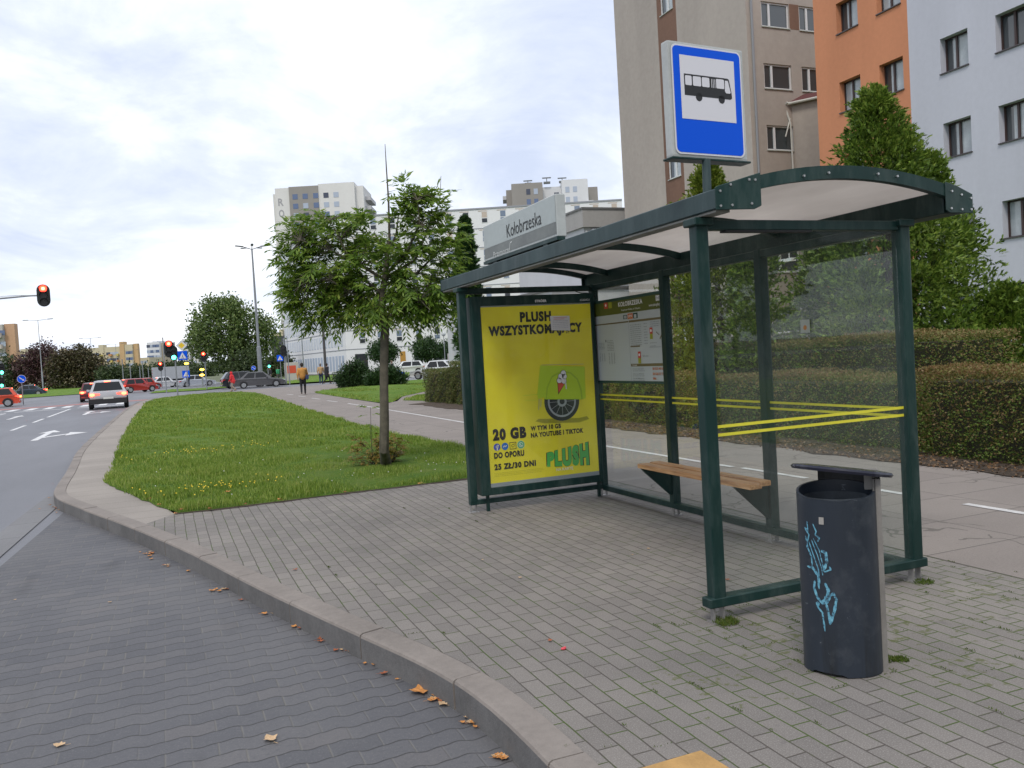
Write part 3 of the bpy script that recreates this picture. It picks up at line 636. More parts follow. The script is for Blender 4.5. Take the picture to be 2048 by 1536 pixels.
stk.rect(5.0-q.y, q2.z, 5.0-q2.y, q.z, 0); stk.disc(5.0-(q.y+q2.y)/2, (q.z+q2.z)/2-.01, .018, 1, 2)
stk.mb.build('sticker', [M('pale_sticker', (.45, .48, .43), .6), M('orange_print', (.55, .22, .05), .6)], SH)
# bench
be = MB()
for x0, x1, ya, yb in ((3.955, 4.065, 5.15, 6.77), (4.105, 4.205, 5.22, 6.80)): be.box((x0, ya, .487), (x1, yb, .527))
sb = be.build('bench_seat', WOOD, SH, bevel=.006, seg=2)
for y in (M1, M2):
    m = MB(); vs = [(XB-.04, .475), (XB-.04, .20), (XB-.055, .20), (4.02, .45), (3.99, .486), (XB-.04, .486)]; k = len(vs)
    m.add([(a, y-.016, b) for a, b in vs]+[(a, y+.016, b) for a, b in vs], [tuple(range(k)), tuple(range(k, 2*k))[::-1]]+[(i, (i+1) % k, k+(i+1) % k, k+i) for i in range(k)])
    m.build('bench_bracket', GREEN, SH, bevel=.002)
# light box with poster
LB = MB(); lx0, lx1, lz0, lz1, ly0, ly1 = 2.905, 4.305, .17, 2.20, 8.095, 8.275
LB.box((lx0, ly0, lz0), (lx0+.10, ly1, lz1)).box((lx1-.045, ly0, lz0), (lx1, ly1, lz1)).box((lx0+.1, ly0, lz0), (lx1-.045, ly1, lz0+.075)).box((lx0+.1, ly0, lz1-.095), (lx1-.045, ly1, lz1)).box((lx0+.1, ly0+.03, lz0+.075), (lx1-.045, ly1-.002, lz1-.095))
LBO = LB.build('advertising_case', GREEN, SH, bevel=.004)
for x in (lx0+.08, lx1-.03): lg = MB(); lg.box((x-.015, 8.15, 0), (x+.015, 8.18, lz0)); lg.build('case_leg', GREEN, SH)
hd = Panel((0, ly0-.001, 0), (1, 0, 0), (0, -1, 0))
def PY(u, v): p = onY(u, v, 8.09); return p.x, p.z
def tl(P, t, uL, vt, vb, uR, mi, l=3, bold=.02):
    u0, v0 = P(uL, vb); _, v1 = P(uL, vt); u1, _ = P(uR, vt); P_.text(t, u0, v0, u1, v1, mi, l, bold)
P_ = hd
tl(PY, 'STRÖER', 1070.2, 599.6, 604.8, 1092.9, 0, bold=.05); hd.mb.build('case_lettering', M('white_print', (.72, .72, .72), .5), LBO); hd.mb = MB(); tl(PY, '6560421', 1160, 597.9, 602, 1179, 0, bold=0)
hd.mb.build('case_lettering', M('white_print', (.72, .72, .72), .5), LBO)
PO = Panel((0, ly0+.012, 0), (1, 0, 0), (0, -1, 0)); P_ = PO
px0, px1, pz0, pz1 = lx0+.101, lx1-.046, lz0+.076, lz1-.096
t = NT('yellow_poster'); t.col(t.ramp(t.noise(1.9, 3, .5), [(.35, (.56, .46, .012)), (.55, (.66, .58, .022)), (.7, (.60, .53, .03))])); t.p.inputs['Roughness'].default_value = .35
t.p.inputs['Emission Color'].default_value = (.66, .58, .02, 1); t.p.inputs['Emission Strength'].default_value = .10; YP = t.m  # faint glow added to brighten the yellow print
PM = [YP, BLACK, M('poster_grey', (.27, .30, .33), .5), M('poster_lime', (.50, .68, .03), .4), M('poster_green', (.09, .48, .09), .45), M('icon_blue_violet', (.06, .09, .45), .5),
      M('icon_blue', (.02, .16, .55), .5), M('icon_green', (.06, .42, .22), .5), M('white_print', (.72, .72, .72), .5), M('tyre_print', (.03, .035, .04), .5), M('cone_red', (.62, .10, .06), .5),
      M('silver_print', (.42, .45, .47), .5), M('poster_shadow_print', (.40, .37, .015), .5), M('lime_dark', (.36, .54, .03), .5), M('pale_icon_ring', (.5, .68, .45), .5)]
PO.rect(px0, pz0, px1, pz1, 0, 0); PO.rect(px0, pz0, px1, pz0+.042, 2, 1); PO.rect(px0, pz1-.014, px1, pz1, 2, 1)
def T(t, uL, vt, vb, uR, mi=1, l=3, bold=.060): tl(PY, t, uL, vt, vb, uR, mi, l, bold)
T('PLUSH', 1041.3, 623.9, 644.4, 1102.8); T('WSZYSTKOMAJĄCY', 978.3, 652.8, 673, 1165.5)
T('20 GB', 987.3, 858.4, 882.2, 1053.3, bold=.07); T('W TYM 10 GB', 1062.6, 852.7, 862.2, 1123.1, bold=.05); T('NA YOUTUBE I TIKTOK', 1063.1, 866, 875.9, 1168.2, bold=.05)
T('DO OPORU', 989.5, 906, 918.3, 1049.5); T('25 ZŁ/30 DNI', 990.2, 928.9, 941.2, 1073)
A0, A1, B0, B1 = Vector(PY(1095.5, 934)), Vector(PY(1095.0, 906)), Vector(PY(1180, 930)), Vector(PY(1177, 884))
def warp(e_):
    def f(a, b): p = (A0*(1-a)+B0*a)*(1-b)+(A1*(1-a)+B1*a)*b; c_ = (A0+B1+A1+B0)/4; p = c_+(p-c_)*(1+e_); return p.x, p.y
    return f
for e_, mi, l, bd_ in ((.035, 1, 2, .10), (0, 4, 3, .075)): PO.text('PLUSH', 0, 0, 1, 1, mi, l, bd_, warp(e_))
T('NA KARTĘ', 1113.9, 937.1, 942.6, 1147.9, 8, 3, .02)
# small print
random.seed(4)
for r in range(3):
    u, v = PY(990, 947.5+r*3); uu, _ = PY(1086, 947); x = u
    while x < uu: w = random.uniform(.006, .02); PO.rect(x, v-.004, x+w, v, 12, 1); x += w+.005
# four round app icons
for (a, b), c in (((995, 894.5), 5), ((1011, 893), 6), ((1043, 889.5), 7)):
    u, v = PY(a, b); r = .038
    if c == 7: PO.disc(u, v, r*1.12, 14, 1)
    PO.disc(u, v, r, c, 2)
u, v = PY(995, 894.5); PO.rect(u-.004, v-.036, u+.009, v+.018, 8, 3); PO.rect(u-.014, v-.004, u+.017, v+.007, 8, 3); PO.rect(u-.004+.004, v+.012, u+.02, v+.023, 8, 3)
u, v = PY(1011, 893); PO.line([(u-.02, v-.008), (u-.005, v+.008), (u+.004, v-.004), (u+.02, v+.009)], .009, 8, 3)
u, v = PY(1027, 891.5); q_ = .034; PO.line([(u-q_, v-q_), (u+q_, v-q_), (u+q_, v+q_), (u-q_, v+q_), (u-q_, v-q_)], .006, 1, 2)
PO.disc(u, v, .017, 1, 2); PO.disc(u, v, .0115, 0, 3); PO.disc(u+.018, v+.018, .004, 1, 3)
u, v = PY(1043, 889.5); PO.disc(u, v, .025, 8, 3); PO.disc(u, v, .019, 7, 4); PO.line([(u-.011, v+.012), (u-.006, v-.004), (u+.012, v-.012)], .008, 8, 5)
# lime ice-cream cart
def pp(*L): return [PY(a, b) for a, b in L]
PO.poly(pp((1072, 843), (1078, 838), (1160, 836), (1175, 832), (1180, 838), (1160, 845), (1090, 847)), 12, 1)
u, v = PY(1125, 803); PO.disc(u, v, .205, 9, 2, 36); PO.disc(u, v, .165, 11, 3, 36); PO.disc(u, v, .145, 9, 4, 32); PO.disc(u, v, .055, 11, 5); PO.disc(u, v, .03, 9, 6)
for k in range(12): a = k*PI/6; PO.line([(u+.05*math.cos(a), v+.05*math.sin(a)), (u+.146*math.cos(a), v+.146*math.sin(a))], .004, 11, 5)
PO.poly(pp((1081, 731), (1170, 733), (1172, 797), (1158, 799), (1092, 799), (1088, 795), (1077, 798), (1075, 790)), 3, 7)
PO.poly(pp((1092, 799), (1094, 775), (1104, 752), (1122, 742), (1142, 744), (1156, 757), (1164, 778), (1166, 799)), 13, 8)
PO.poly(pp((1094, 798), (1096, 776), (1105, 755), (1122, 745), (1141, 747), (1154, 759), (1161, 779), (1163, 798)), 3, 9)
PO.line(pp((1083, 730), (1120, 729), (1168, 728)), .004, 2, 8); PO.line(pp((1047, 791), (1076, 789)), .004, 13, 8); PO.line(pp((1050, 801), (1076, 800)), .003, 13, 8)
for a in (1079, 1083): PO.line(pp((a, 798), (a-1, 820-(a-1079)*1.5)), .006, 2, 8)
PO.poly(pp((1115, 763), (1131, 766), (1117, 789)), 1, 10); PO.poly(pp((1116, 764), (1130, 766.5), (1117.5, 786)), 10, 11)
for a, b, r in ((1119, 761, .028), (1128, 762, .028), (1122, 753, .031), (1129, 753, .027), (1127, 746, .028)): u, v = PY(a, b); PO.disc(u, v, r+.004, 1, 11); PO.disc(u, v, r, 8, 12)
PO.line(pp((1131, 764), (1133, 778)), .012, 8, 12)
poster = PO.mb.build('poster', PM, LBO)
gl_ = MB(); gl_.box((px0, ly0+.001, pz0), (px1, ly0+.004, pz1)); gl_.build('case_glass', glass_mat('clear_case_glass', (.97, .98, .97), .02, .7), LBO)
nt = Panel((0, ly0-.003, 0), (1, 0, 0), (0, -1, 0)); P_ = nt
nt.poly(pp((1100, 632), (1139, 631.5), (1141, 661), (1103, 660.5)), 0, 0)
for r in range(2): a, b = PY(1107, 635+r*3), PY(1134, 635+r*3); nt.rect(a[0], a[1]-.006, b[0]-.03*r, a[1], 1, 1)
for r in range(5):
    x, z = PY(1106, 641.5+r*3.6); xe = PY(1136, 650)[0]
    while x < xe: w = random.uniform(.01, .035); nt.rect(x, z-.005, min(x+w, xe), z, 2, 1); x += w+.008
nb = nt.mb.build('paper_notice', [M('white_paper', (.66, .66, .67), .7), M('red_faint_print', (.62, .28, .27), .7), M('grey_faint_print', (.40, .41, .45), .7)])
tag(nb, 'small white paper notice with torn-off strips stuck over the yellow poster lettering', 'notice')
# timetable board on the back glass
IB = Panel((4.325, 0, 0), (0, -1, 0), (-1, 0, 0)); P_ = IB
def PX(u, v): p = onX(u, v, 4.325); return -p.y, p.z
bx0, bx1, bz0, bz1 = -(YF-.045), -(M1+.045), 1.235, 2.11
IM = [M('timetable_white', (.44, .48, .49), .35), M('timetable_olive', (.085, .105, .018), .4), M('white_print', (.72, .72, .72), .5), M('timetable_brown', (.15, .12, .055), .5), M('timetable_red', (.52, .06, .04), .5),
      M('timetable_orange', (.55, .16, .05), .5), M('timetable_lime', (.30, .32, .03), .5), M('print_grey', (.22, .24, .25), .5), M('timetable_green_frame', (.02, .06, .05), .5)]
IB.rect(bx0, bz0, bx1, bz1, 0, 0); IB.rect(bx0, 1.945, bx1, bz1-.03, 1, 1); IB.rect(bx0, bz1-.03, bx1, bz1, 8, 1); IB.rect(bx0, bz0, bx1, bz0+.025, 8, 1)
def R4(a, b, mi, l=2): (u0, v1), (u1, v0) = PX(*a), PX(*b); IB.rect(u0, v0, u1, v1, mi, l)
def TX(t, a, b, mi, l=3, bold=.01): (u0, v1), (u1, v0) = PX(*a), PX(*b); IB.text(t, u0, v0, u1, v1, mi, l, bold)
def TB(t, u0, v0, u1, v1, mi, l=3, bold=.01): IB.text(t, u0, v0, u1, v1, mi, l, bold)
R4((1208, 606), (1216, 617), 4); u, v = PX(1212, 611); IB.disc(u, v, .015, 2, 3); R4((1217, 605), (1224, 616), 6)
u0 = PX(1237, 610)[0]; u1 = PX(1285, 600)[0]; TB('KOŁOBRZESKA', u0, 2.015, u1, 2.062, 2, bold=.03)
TB('Przymorze Wielkie, ul. Chłopska', PX(1243, 610)[0], 1.97, PX(1280, 600)[0], 1.985, 2); TB('www.ztm.gda.pl', PX(1298, 610)[0], 1.975, PX(1321, 600)[0], 1.993, 2)
u0 = PX(1312, 600)[0]; IB.rect(u0, 2.02, u0+.075, 2.07, 2, 2); TB('P+R', u0+.012, 2.03, u0+.063, 2.06, 7, 3)
w0 = PX(1247, 640)[0]; w1 = PX(1256, 640)[0]; w2 = PX(1267, 640)[0]; w3 = PX(1276, 640)[0]
IB.rect(w0, 1.885, w1-.01, 1.925, 8, 2); IB.rect(w0+.015, 1.89, w1-.02, 1.918, 0, 3); IB.rect(w1, 1.88, w2-.006, 1.935, 5, 2); IB.rect(w2, 1.88, w3, 1.935, 8, 2); IB.rect(w2+.02, 1.885, w3-.02, 1.92, 0, 3)
TB('227', w0+.02, 1.895, w1-.03, 1.913, 7, 4); TB('199', w1+.015, 1.895, w2-.02, 1.92, 2, 4)
midu = PX(1261, 700)[0]
IB.rect(bx0, 1.848, midu-.01, 1.862, 3, 2); IB.rect(midu, 1.845, bx1, 1.866, 3, 2); IB.rect(midu-.008, bz0+.03, midu-.005, 1.845, 7, 2)
random.seed(9)
def smalltext(u0, u1, v0, v1, rows, mi, gap=.0, h=.005):
    for r in range(rows):
        v = v1-(v1-v0)*r/max(1, rows-1); x = u0
        while x < u1-.01: w = random.uniform(.01, .045); IB.rect(x, v-h, min(x+w, u1), v, mi, 3); x += w+.008+gap
smalltext(midu+.02, midu+.23, 1.62, 1.82, 11, 7); smalltext(midu+.28, midu+.34, 1.63, 1.82, 8, 7); smalltext(midu+.40, bx1-.03, 1.79, 1.83, 3, 7)
smalltext(midu+.38, midu+.50, 1.60, 1.63, 2, 7); IB.rect(midu+.01, 1.598, midu+.19, 1.61, 3, 3); IB.rect(midu+.37, 1.585, bx1-.02, 1.588, 7, 3)
for k, (u, v, s_) in enumerate(((midu+.385, 1.665, 1), (midu+.145, 1.435, 1.05))):
    IB.rect(u, v+.05*s_, u+.05*s_, v+.11*s_, 4, 3); IB.disc(u+.025*s_, v+.08*s_, .014, 2, 4); IB.rect(u, v, u+.05*s_, v+.05*s_, 6, 3)
IB.line([(midu+.50, 1.73), (midu+.55, 1.70)], .008, 3, 3); IB.line([(midu+.56, 1.66), (midu+.61, 1.72)], .014, 3, 3); IB.line([(midu+.61, 1.66), (midu+.64, 1.63)], .006, 3, 3)
TB('Karty, bilety', midu+.235, 1.50, midu+.34, 1.513, 7, 3, .02); IB.rect(midu, 1.405, bx1, 1.432, 3, 2); TB('Kontakt', midu+.03, 1.413, midu+.12, 1.425, 2, 3)
for a, n_, z in (('Centrala ruchu GAiT:', '58 523 40 50', 1.375), ('Nadzór ruchu MZK/Straż:', '58 520 57 75', 1.325), ('Straż Miejska', '986', 1.28)):
    TB(a, midu+.03, z, midu+.24, z+.012, 7); wn_ = .20 if len(n_) > 4 else .06; TB(n_, midu+.40, z-.006, midu+.40+wn_, z+.018, 5, 3, .03); smalltext(midu+.03, midu+.26, z-.012, z-.012, 1, 7, h=.004)
smalltext(bx0+.07, bx0+.20, 1.60, 1.66, 5, 7); smalltext(bx0+.26, bx0+.40, 1.58, 1.68, 7, 7)
for k in range(3): smalltext(bx0+.08+k*.05, bx0+.10+k*.05, 1.47, 1.55, 9, 7); smalltext(bx0+.28+k*.055, bx0+.30+k*.055, 1.44, 1.55, 11, 7)
IB.rect(bx0+.22, 1.665, bx0+.245, 1.69, 7, 3)
IB.mb.build('timetable_board', IM, SH)
tbk = MB(); tbk.box((4.326, M1+.045, 1.235), (4.340, YF-.045, 2.11)); tbk.build('timetable_back', M('timetable_green_frame', (.02, .06, .05), .5), SH)
# loose cable over the light box
cb_ = MB(); cb_.tube([onY(a, b, 8.14) for a, b in ((1149, 578), (1152, 583), (1162, 586), (1175, 586), (1186, 590), (1192, 594))], .005, 6); cb_.build('cable', RUBBER, SH)
# ================================================================ stop-name sign on the roof
NS = thing('stop_name_sign', 'long grey name board on the front edge of the shelter roof reading Kołobrzeska', 'sign', (2.86, 6.6, 2.43))
ny0, ny1, nz0, nz1 = 5.87, 7.46, 2.475, 2.80
m = MB(); m.box((2.84, ny0, nz0), (2.92, ny1, nz1)); m.build('sign_case', M('pale_grey_casing', (.40, .43, .42), .5, var=.12, vs=2), NS, bevel=.006)
nf = Panel((2.839, 0, 0), (0, -1, 0), (-1, 0, 0)); a0, a1 = -ny1+.012, -ny0-.012
nf.rect(a0, nz0+.115, a1, nz1-.01, 0, 1); nf.rect(a0, nz0+.022, a1, nz0+.113, 1, 1)
def PN(u, v): p = onX(u, v, 2.839); return -p.y, p.z
def nl_(t, uL, vt, vb, uR, mi): P_.text(t, PN(uL, vb)[0], PN(uL, vb)[1], PN(uR, vt)[0], PN(uL, vt)[1], mi, 3, .0)
P_ = nf; nl_('Kołobrzeska', 1014.5, 449.5, 475.5, 1083.5, 2); nl_('Przymorze', 988, 504, 515, 1021, 3)
nf.line([(a0+.62, nz0+.035), (a0+.64, nz0+.085), (a0+.68, nz0+.09)], .01, 3, 3)
nf.mb.build('sign_face', [M('name_board_grey', (.36, .40, .385), .35, var=.12, vs=1.2), M('name_board_dark_band', (.115, .125, .11), .3, var=.35, vs=2.5), BLACK, M('pale_lettering', (.58, .60, .58), .5)], NS)
m = MB(); m.box((2.83, ny0-.01, 2.448), (2.90, ny1+.01, 2.474))
for y in (6.1, 7.2): m.box((2.84, y-.04, 2.425), (2.88, y+.04, 2.448))
m.build('sign_bracket', GREEN, NS)
# ================================================================ bus stop sign
SS = thing('bus_stop_sign', 'blue and white bus stop sign box on a short post above the near roof corner', 'sign', (2.86, 3.96, 2.42)); SS.rotation_euler = (0, 0, R_(5))
SS.location.y = 4.01; SS.location.x = 2.895; m = MB(); m.cyl((-.01, 0, 0), (-.005, 0, .205), .024, n=16); m.build('sign_post', GREENT, SS, shift=False)
m = MB(); m.box((-.250, -.012, .198), (.318, .075, .210)); m.build('sign_tray', GREEN, SS, shift=False, bevel=.003)
m = MB(); m.box((-.236, .002, .212), (.303, .062, .846)); SC = m.build('sign_case', M('sign_casing_white', (.40, .42, .41), .45, var=.14, vs=3), SS, shift=False, bevel=.012, seg=2)
BLUE = M('traffic_blue', (.001, .085, .66), .45, spec=.15); SW = M('sign_white', (.62, .62, .66), .4)
f = Panel((-.218, -.001, .228), (1, 0, 0), (0, -1, 0)); W_, H_ = .50, .602
def rr(u0, v0, u1, v1, r, n=5):
    o = []
    for cx_, cy_, a in ((u1-r, v0+r, -90), (u1-r, v1-r, 0), (u0+r, v1-r, 90), (u0+r, v0+r, 180)):
        o += [(cx_+r*math.cos(R_(a+90*k/n)), cy_+r*math.sin(R_(a+90*k/n))) for k in range(n+1)]
    return o
f.poly(rr(0, 0, W_, H_, .035), 1, 1); f.poly(rr(.010, .010, W_-.010, H_-.010, .028), 0, 2); f.rect(.055, .195, W_-.055, H_-.058, 1, 3)
bx, by, bw = .080, .325, .340                                     # the little bus
f.poly([(bx, by), (bx+bw-.012, by), (bx+bw, by+.008), (bx+bw-.002, by+.035), (bx+bw-.018, by+.112), (bx+bw-.03, by+.117), (bx, by+.117)], 2, 4)
for k, (a, b) in enumerate(((.006, .052), (.060, .118), (.124, .178), (.226, .285))): f.poly(rr(bx+a, by+.055, bx+b, by+.108, .007, 3), 1, 5)
for a in (.192, .203): f.rect(bx+a, by+.055, bx+a+.004, by+.104, 1, 5)
f.rect(bx+.215, by+.055, bx+.219, by+.104, 1, 5)
f.poly([(bx+.296, by+.033), (bx+.325, by+.033), (bx+.330, by+.04), (bx+.313, by+.104), (bx+.292, by+.104), (bx+.288, by+.045)], 1, 5)
for a in (.10, .263): f.disc(bx+a, by-.004, .023, 2, 4, 24)
f.mb.build('sign_face', [BLUE, SW, BLACK], SC, shift=False)
# ================================================================ litter bin
BC = Vector((2.925, 3.165, 0)); ba = R_(-43); BA, BBR = .178, .142      # long axis turned clockwise
BIN = thing('litter_bin', 'dark blue-grey metal litter bin with pale blue graffiti and tilted lid', 'litter bin', BC, ba)
def bin_r(t):                                                       # oval plan with a blunt ridge towards the road
    c, s = math.cos(t), math.sin(t); k = 1+.05*math.exp(-((t-R_(270))/.25)**2); return Vector((BA*c*k, BBR*s*k, 0))
def bin_mat():
    t = NT('bin_steel'); a = t.ramp(t.noise(3, 6, .6, stretch=(1, 1, .25)), [(.3, (.012, .018, .027)), (.7, (.028, .037, .052))])
    s = t.new('ShaderNodeSeparateXYZ'); t.link(t.co(), s.inputs[0])
    streak = t.math('MULTIPLY', t.ramp(t.noise(16, 4, .6, stretch=(1, 1, .05)), [(.5, 0.), (.65, 1.)]), t.ramp(s.outputs[2], [(.05, .85), (.32, 0.)]))
    a = t.mix(streak, a, (.012, .013, .014)); a = t.mix(t.ramp(t.noise(40, 3, .6), [(.70, 0.), (.74, .6)]), a, (.16, .18, .20))
    a = t.mix(t.ramp(t.noise(7, 5, .7), [(.52, 0.), (.75, .35)]), a, (.09, .10, .11))
    t.col(a); t.p.inputs['Roughness'].default_value = .38; t.bump(t.noise(12, 3, .5), .1, .003); return t.m
BINM = bin_mat(); m = MB(); n = 56
def rim_z(t): p = bin_r(t); return .862+.030*(p.y/BBR)-.0*(p.x)
vs = []; 
for k in range(n):
    t_ = 2*PI*k/n; p = bin_r(t_); cut = .012 if 3.85 < t_ < 4.75 else .0
    q = p*(1-.012/p.length); vs += [(p.x, p.y, .004+cut), (p.x, p.y, rim_z(t_)), (q.x, q.y, rim_z(t_)), (q.x, q.y, .3)]
m.add(vs, [(4*k+a, 4*((k+1) % n)+a, 4*((k+1) % n)+a+1, 4*k+a+1) for k in range(n) for a in range(3)]+[tuple(4*k+3 for k in range(n))])
BB = m.build('bin_body', BINM, BIN, smooth=True, shift=False)
m = MB(); vs = []
for k in range(n): t_ = 2*PI*k/n; p = bin_r(t_)*.80+Vector((0, .008, 0)); vs += [(p.x, p.y, .30), (p.x, p.y, .835)]
m.add(vs, [(2*k, 2*k+1, (2*k+3) % (2*n), (2*k+2) % (2*n)) for k in range(n)]); m.build('inner_bin', M('inner_liner', (.05, .06, .07), .6, var=.4, vs=12), BIN, smooth=True, shift=False)
m = MB(); m.box((.165, -.015, .0), (.200, .075, .915)); m.box((.13, .02, .86), (.19, .075, .955)); m.build('side_pillar', M('weathered_grey_steel', (.20, .19, .175), .5, var=.2, vs=5), BIN, smooth=True, shift=False)
m = MB(); vs = []; LR = Matrix.Rotation(R_(6.5), 3, 'Y') @ Matrix.Rotation(R_(-7.5), 3, 'X')
for k in range(n):
    t_ = 2*PI*k/n; p = Vector((math.cos(t_)*.232, math.sin(t_)*.150, 0))
    for r_, z in ((.0, .016), (.7, .016), (.96, .010), (1., .0), (.97, -.012), (.0, -.014)):
        if r_ > 0: w = LR @ Vector((p.x*r_, p.y*r_, z)); vs.append((w.x+.03, w.y+.04, w.z+.950))
K = 5
for a in range(K-1): pass
fs = [(K*k+a, K*((k+1) % n)+a, K*((k+1) % n)+a+1, K*k+a+1) for k in range(n) for a in range(K-1) if a < 3]
tc_ = LR @ Vector((0, 0, .016)); bc_ = LR @ Vector((0, 0, -.014))
vs = []
for k in range(n):
    t_ = 2*PI*k/n; p = Vector((math.cos(t_)*.232, math.sin(t_)*.150, 0))
    for r_, z in ((.7, .016), (.96, .010), (1., .0), (.97, -.012)): w = LR @ Vector((p.x*r_, p.y*r_, z)); vs.append((w.x+.03, w.y+.04, w.z+.950))
m.add(vs, [(4*k+a, 4*((k+1) % n)+a, 4*((k+1) % n)+a+1, 4*k+a+1) for k in range(n) for a in range(3)]+[tuple(4*k for k in range(n)), tuple(4*k+3 for k in range(n))[::-1]])
m.build('bin_lid', paint_mat('worn_lid_paint', (.016, .018, .032), (.30, .31, .33), .25, .68), BIN, smooth=True, shift=False)
m = MB(); m.add([(bin_r(t_).x*1.0, bin_r(t_).y*1.0, z) for t_ in [-.25+.19*k for k in range(13)] for z in (.86, .94+bin_r(t_).y*.05-bin_r(t_).x*.06)], [(2*k, 2*k+1, 2*k+3, 2*k+2) for k in range(12)]); m.build('lid_hinge', BLACK, BIN, shift=False)
def on_bin(u, v):
    """where the line of sight to a mark meets the bin's side, in the bin's own axes"""
    R2 = Matrix.Rotation(-ba, 3, 'Z'); o = R2 @ (EYEV-BC); d = R2 @ ray(u, v)
    A = (d.x/BA)**2+(d.y/BBR)**2; B = 2*(o.x*d.x/BA**2+o.y*d.y/BBR**2); C_ = (o.x/BA)**2+(o.y/BBR)**2-1; D_ = B*B-4*A*C_
    if D_ < 0: return None
    s = (-B-math.sqrt(D_))/(2*A); p = o+d*s; t_ = math.atan2(p.y/BBR, p.x/BA) % (2*PI); return t_, p.z
def stroke(mb, pts, w, off=.0016, mi=0):
    P = [on_bin(*p) for p in pts]; P = [p for p in P if p]
    Q = []
    for (a, z), (b, y) in zip(P, P[1:]):
        k = 5; Q += [(a+(b-a)*i/k, z+(y-z)*i/k) for i in range(k)]
    if not P: return
    Q.append(P[-1]); vs = []
    for i, (a, z) in enumerate(Q):
        a2, z2 = Q[min(i+1, len(Q)-1)]; a1, z1 = Q[max(i-1, 0)]; da, dz = (a2-a1)*.2, z2-z1; L = math.hypot(da, dz) or 1; ww = w*(1 if 0 < i < len(Q)-1 else .4)*random.uniform(.75, 1.25)
        for s in (1, -1):
            t2 = a+s*(-dz/L)*ww/2/.2; p = bin_r(t2); p = p*(1+off/p.length); vs.append((p.x, p.y, z+s*(da/L)*ww/2))
    mb.add(vs, [(2*i, 2*i+2, 2*i+3, 2*i+1) for i in range(len(Q)-1)], mi)
def cr(L): return [(x/2.955+1500, y/2.955+880) for x, y in L]
m = MB()
for L, w in (([(338, 480), (345, 540), (335, 520)], .006), ([(325, 515), (350, 560), (340, 610)], .007), ([(372, 495), (392, 540), (385, 560), (412, 580), (400, 600)], .006), ([(330, 565), (345, 640), (365, 690), (370, 745), (400, 790), (410, 880)], .007),
             ([(350, 600), (380, 690), (405, 760), (415, 850)], .005), ([(365, 590), (400, 680), (425, 760), (432, 800)], .004), ([(375, 580), (410, 650), (432, 740), (440, 780)], .004), ([(420, 655), (450, 665), (455, 720), (440, 765)], .010), ([(340, 745), (370, 755), (400, 800)], .007),
             ([(440, 780), (480, 765), (470, 745)], .006), ([(385, 830), (380, 870), (400, 930), (430, 965), (460, 955), (475, 920), (495, 905), (512, 940), (500, 1010), (475, 1090)], .010), ([(445, 845), (465, 890), (455, 950)], .012), ([(395, 965), (405, 990), (430, 1020), (445, 1130)], .007),
             ([(452, 965), (470, 1040), (475, 1090)], .009), ([(395, 975), (410, 960)], .014), ([(440, 930), (470, 940)], .013), ([(335, 620), (350, 650)], .008), ([(420, 960), (470, 935)], .015)):
    stroke(m, cr(L), w*1.35)
t = NT('pale_blue_spray'); t.col(t.ramp(t.noise(55, 5, .7), [(.38, (.03, .06, .085)), (.50, (.10, .30, .42)), (.65, (.17, .42, .52))])); t.p.inputs['Roughness'].default_value = .5; m.build('graffiti', t.m, BB, shift=False)
m = MB(); c4_ = [on_bin(*p) for p in cr([(408, 455), (437, 457), (438, 500), (409, 497)])]; m.add([bin_r(a)*(1+.003/bin_r(a).length)+Vector((0, 0, z)) for a, z in c4_], [(0, 1, 2, 3)]); m.build('label_plate', M('grey_label', (.30, .29, .27), .5), BB, shift=False)
# moss and weeds at the foot of the posts and the bin
def tuft(name, c, n, r, h, mat, label, w=.006):
    a = rng.uniform(0, 2*PI, n); rad = r*np.sqrt(rng.uniform(0, 1, n)); P = np.stack([c[0]+rad*np.cos(a), c[1]+rad*np.sin(a), np.zeros(n)], 1)
    D = np.stack([rng.normal(size=n)*.5, rng.normal(size=n)*.5, np.ones(n)], 1); V, F = leaves(P, D, rdir(n), h*rng.uniform(.4, 1.2, n), w, .0)
    return tag(np_mesh(name, V, F, mat), label, None, None, 'stuff')
MOSS = leaf_mat('moss', [(.035, .06, .008), (.07, .12, .014), (.12, .14, .03)], .2)
tuft('moss', (2.86, 4.00), 500, .07, .032, MOSS, 'green weeds and moss at the foot of the near front post')
tuft('moss', (4.36, 3.98), 260, .06, .024, MOSS, 'moss at the foot of the near back post')
tuft('moss', (3.16, 3.14), 350, .05, .018, MOSS, 'moss beside the base of the litter bin'); tuft('moss', (3.22, 3.10), 250, .04, .016, MOSS, 'moss beside the base of the litter bin')

# moss and fine weeds growing along the joints between the blocks
jx = []; jy = []
for (cx_, cy_, sx, sy, n) in ((3.15, 3.75, .35, .35, 26), (2.75, 3.95, .25, .3, 16), (4.55, 3.75, .35, .4, 26), (3.35, 3.1, .35, .35, 22), (2.6, 3.2, .4, .4, 14), (1.1, 5.6, .1, .8, 8), (1.75, 2.9, .4, .3, 10), (3.0, 8.3, .3, .3, 8), (4.6, 3.0, .6, .5, 20)):
    for _ in range(n//2+2):
        x = round((cx_+random.gauss(0, sx))/.1)*.1; y = cy_+random.gauss(0, sy); L = random.uniform(.01, .08); k = int(L*500)
        if random.random() < .3: y = round(y/.1)*.1; xs_ = x+np.random.default_rng(len(jx)).uniform(0, .09, k//2); jx.append(xs_); jy.append(np.full(len(xs_), y))
        else: ys_ = y+np.random.default_rng(len(jx)).uniform(0, L, k); jy.append(ys_); jx.append(np.full(len(ys_), x))
jx = np.concatenate(jx)+rng.normal(size=sum(map(len, jx)))*.0035; jy = np.concatenate(jy)+rng.normal(size=len(jx))*.003; n = len(jx)
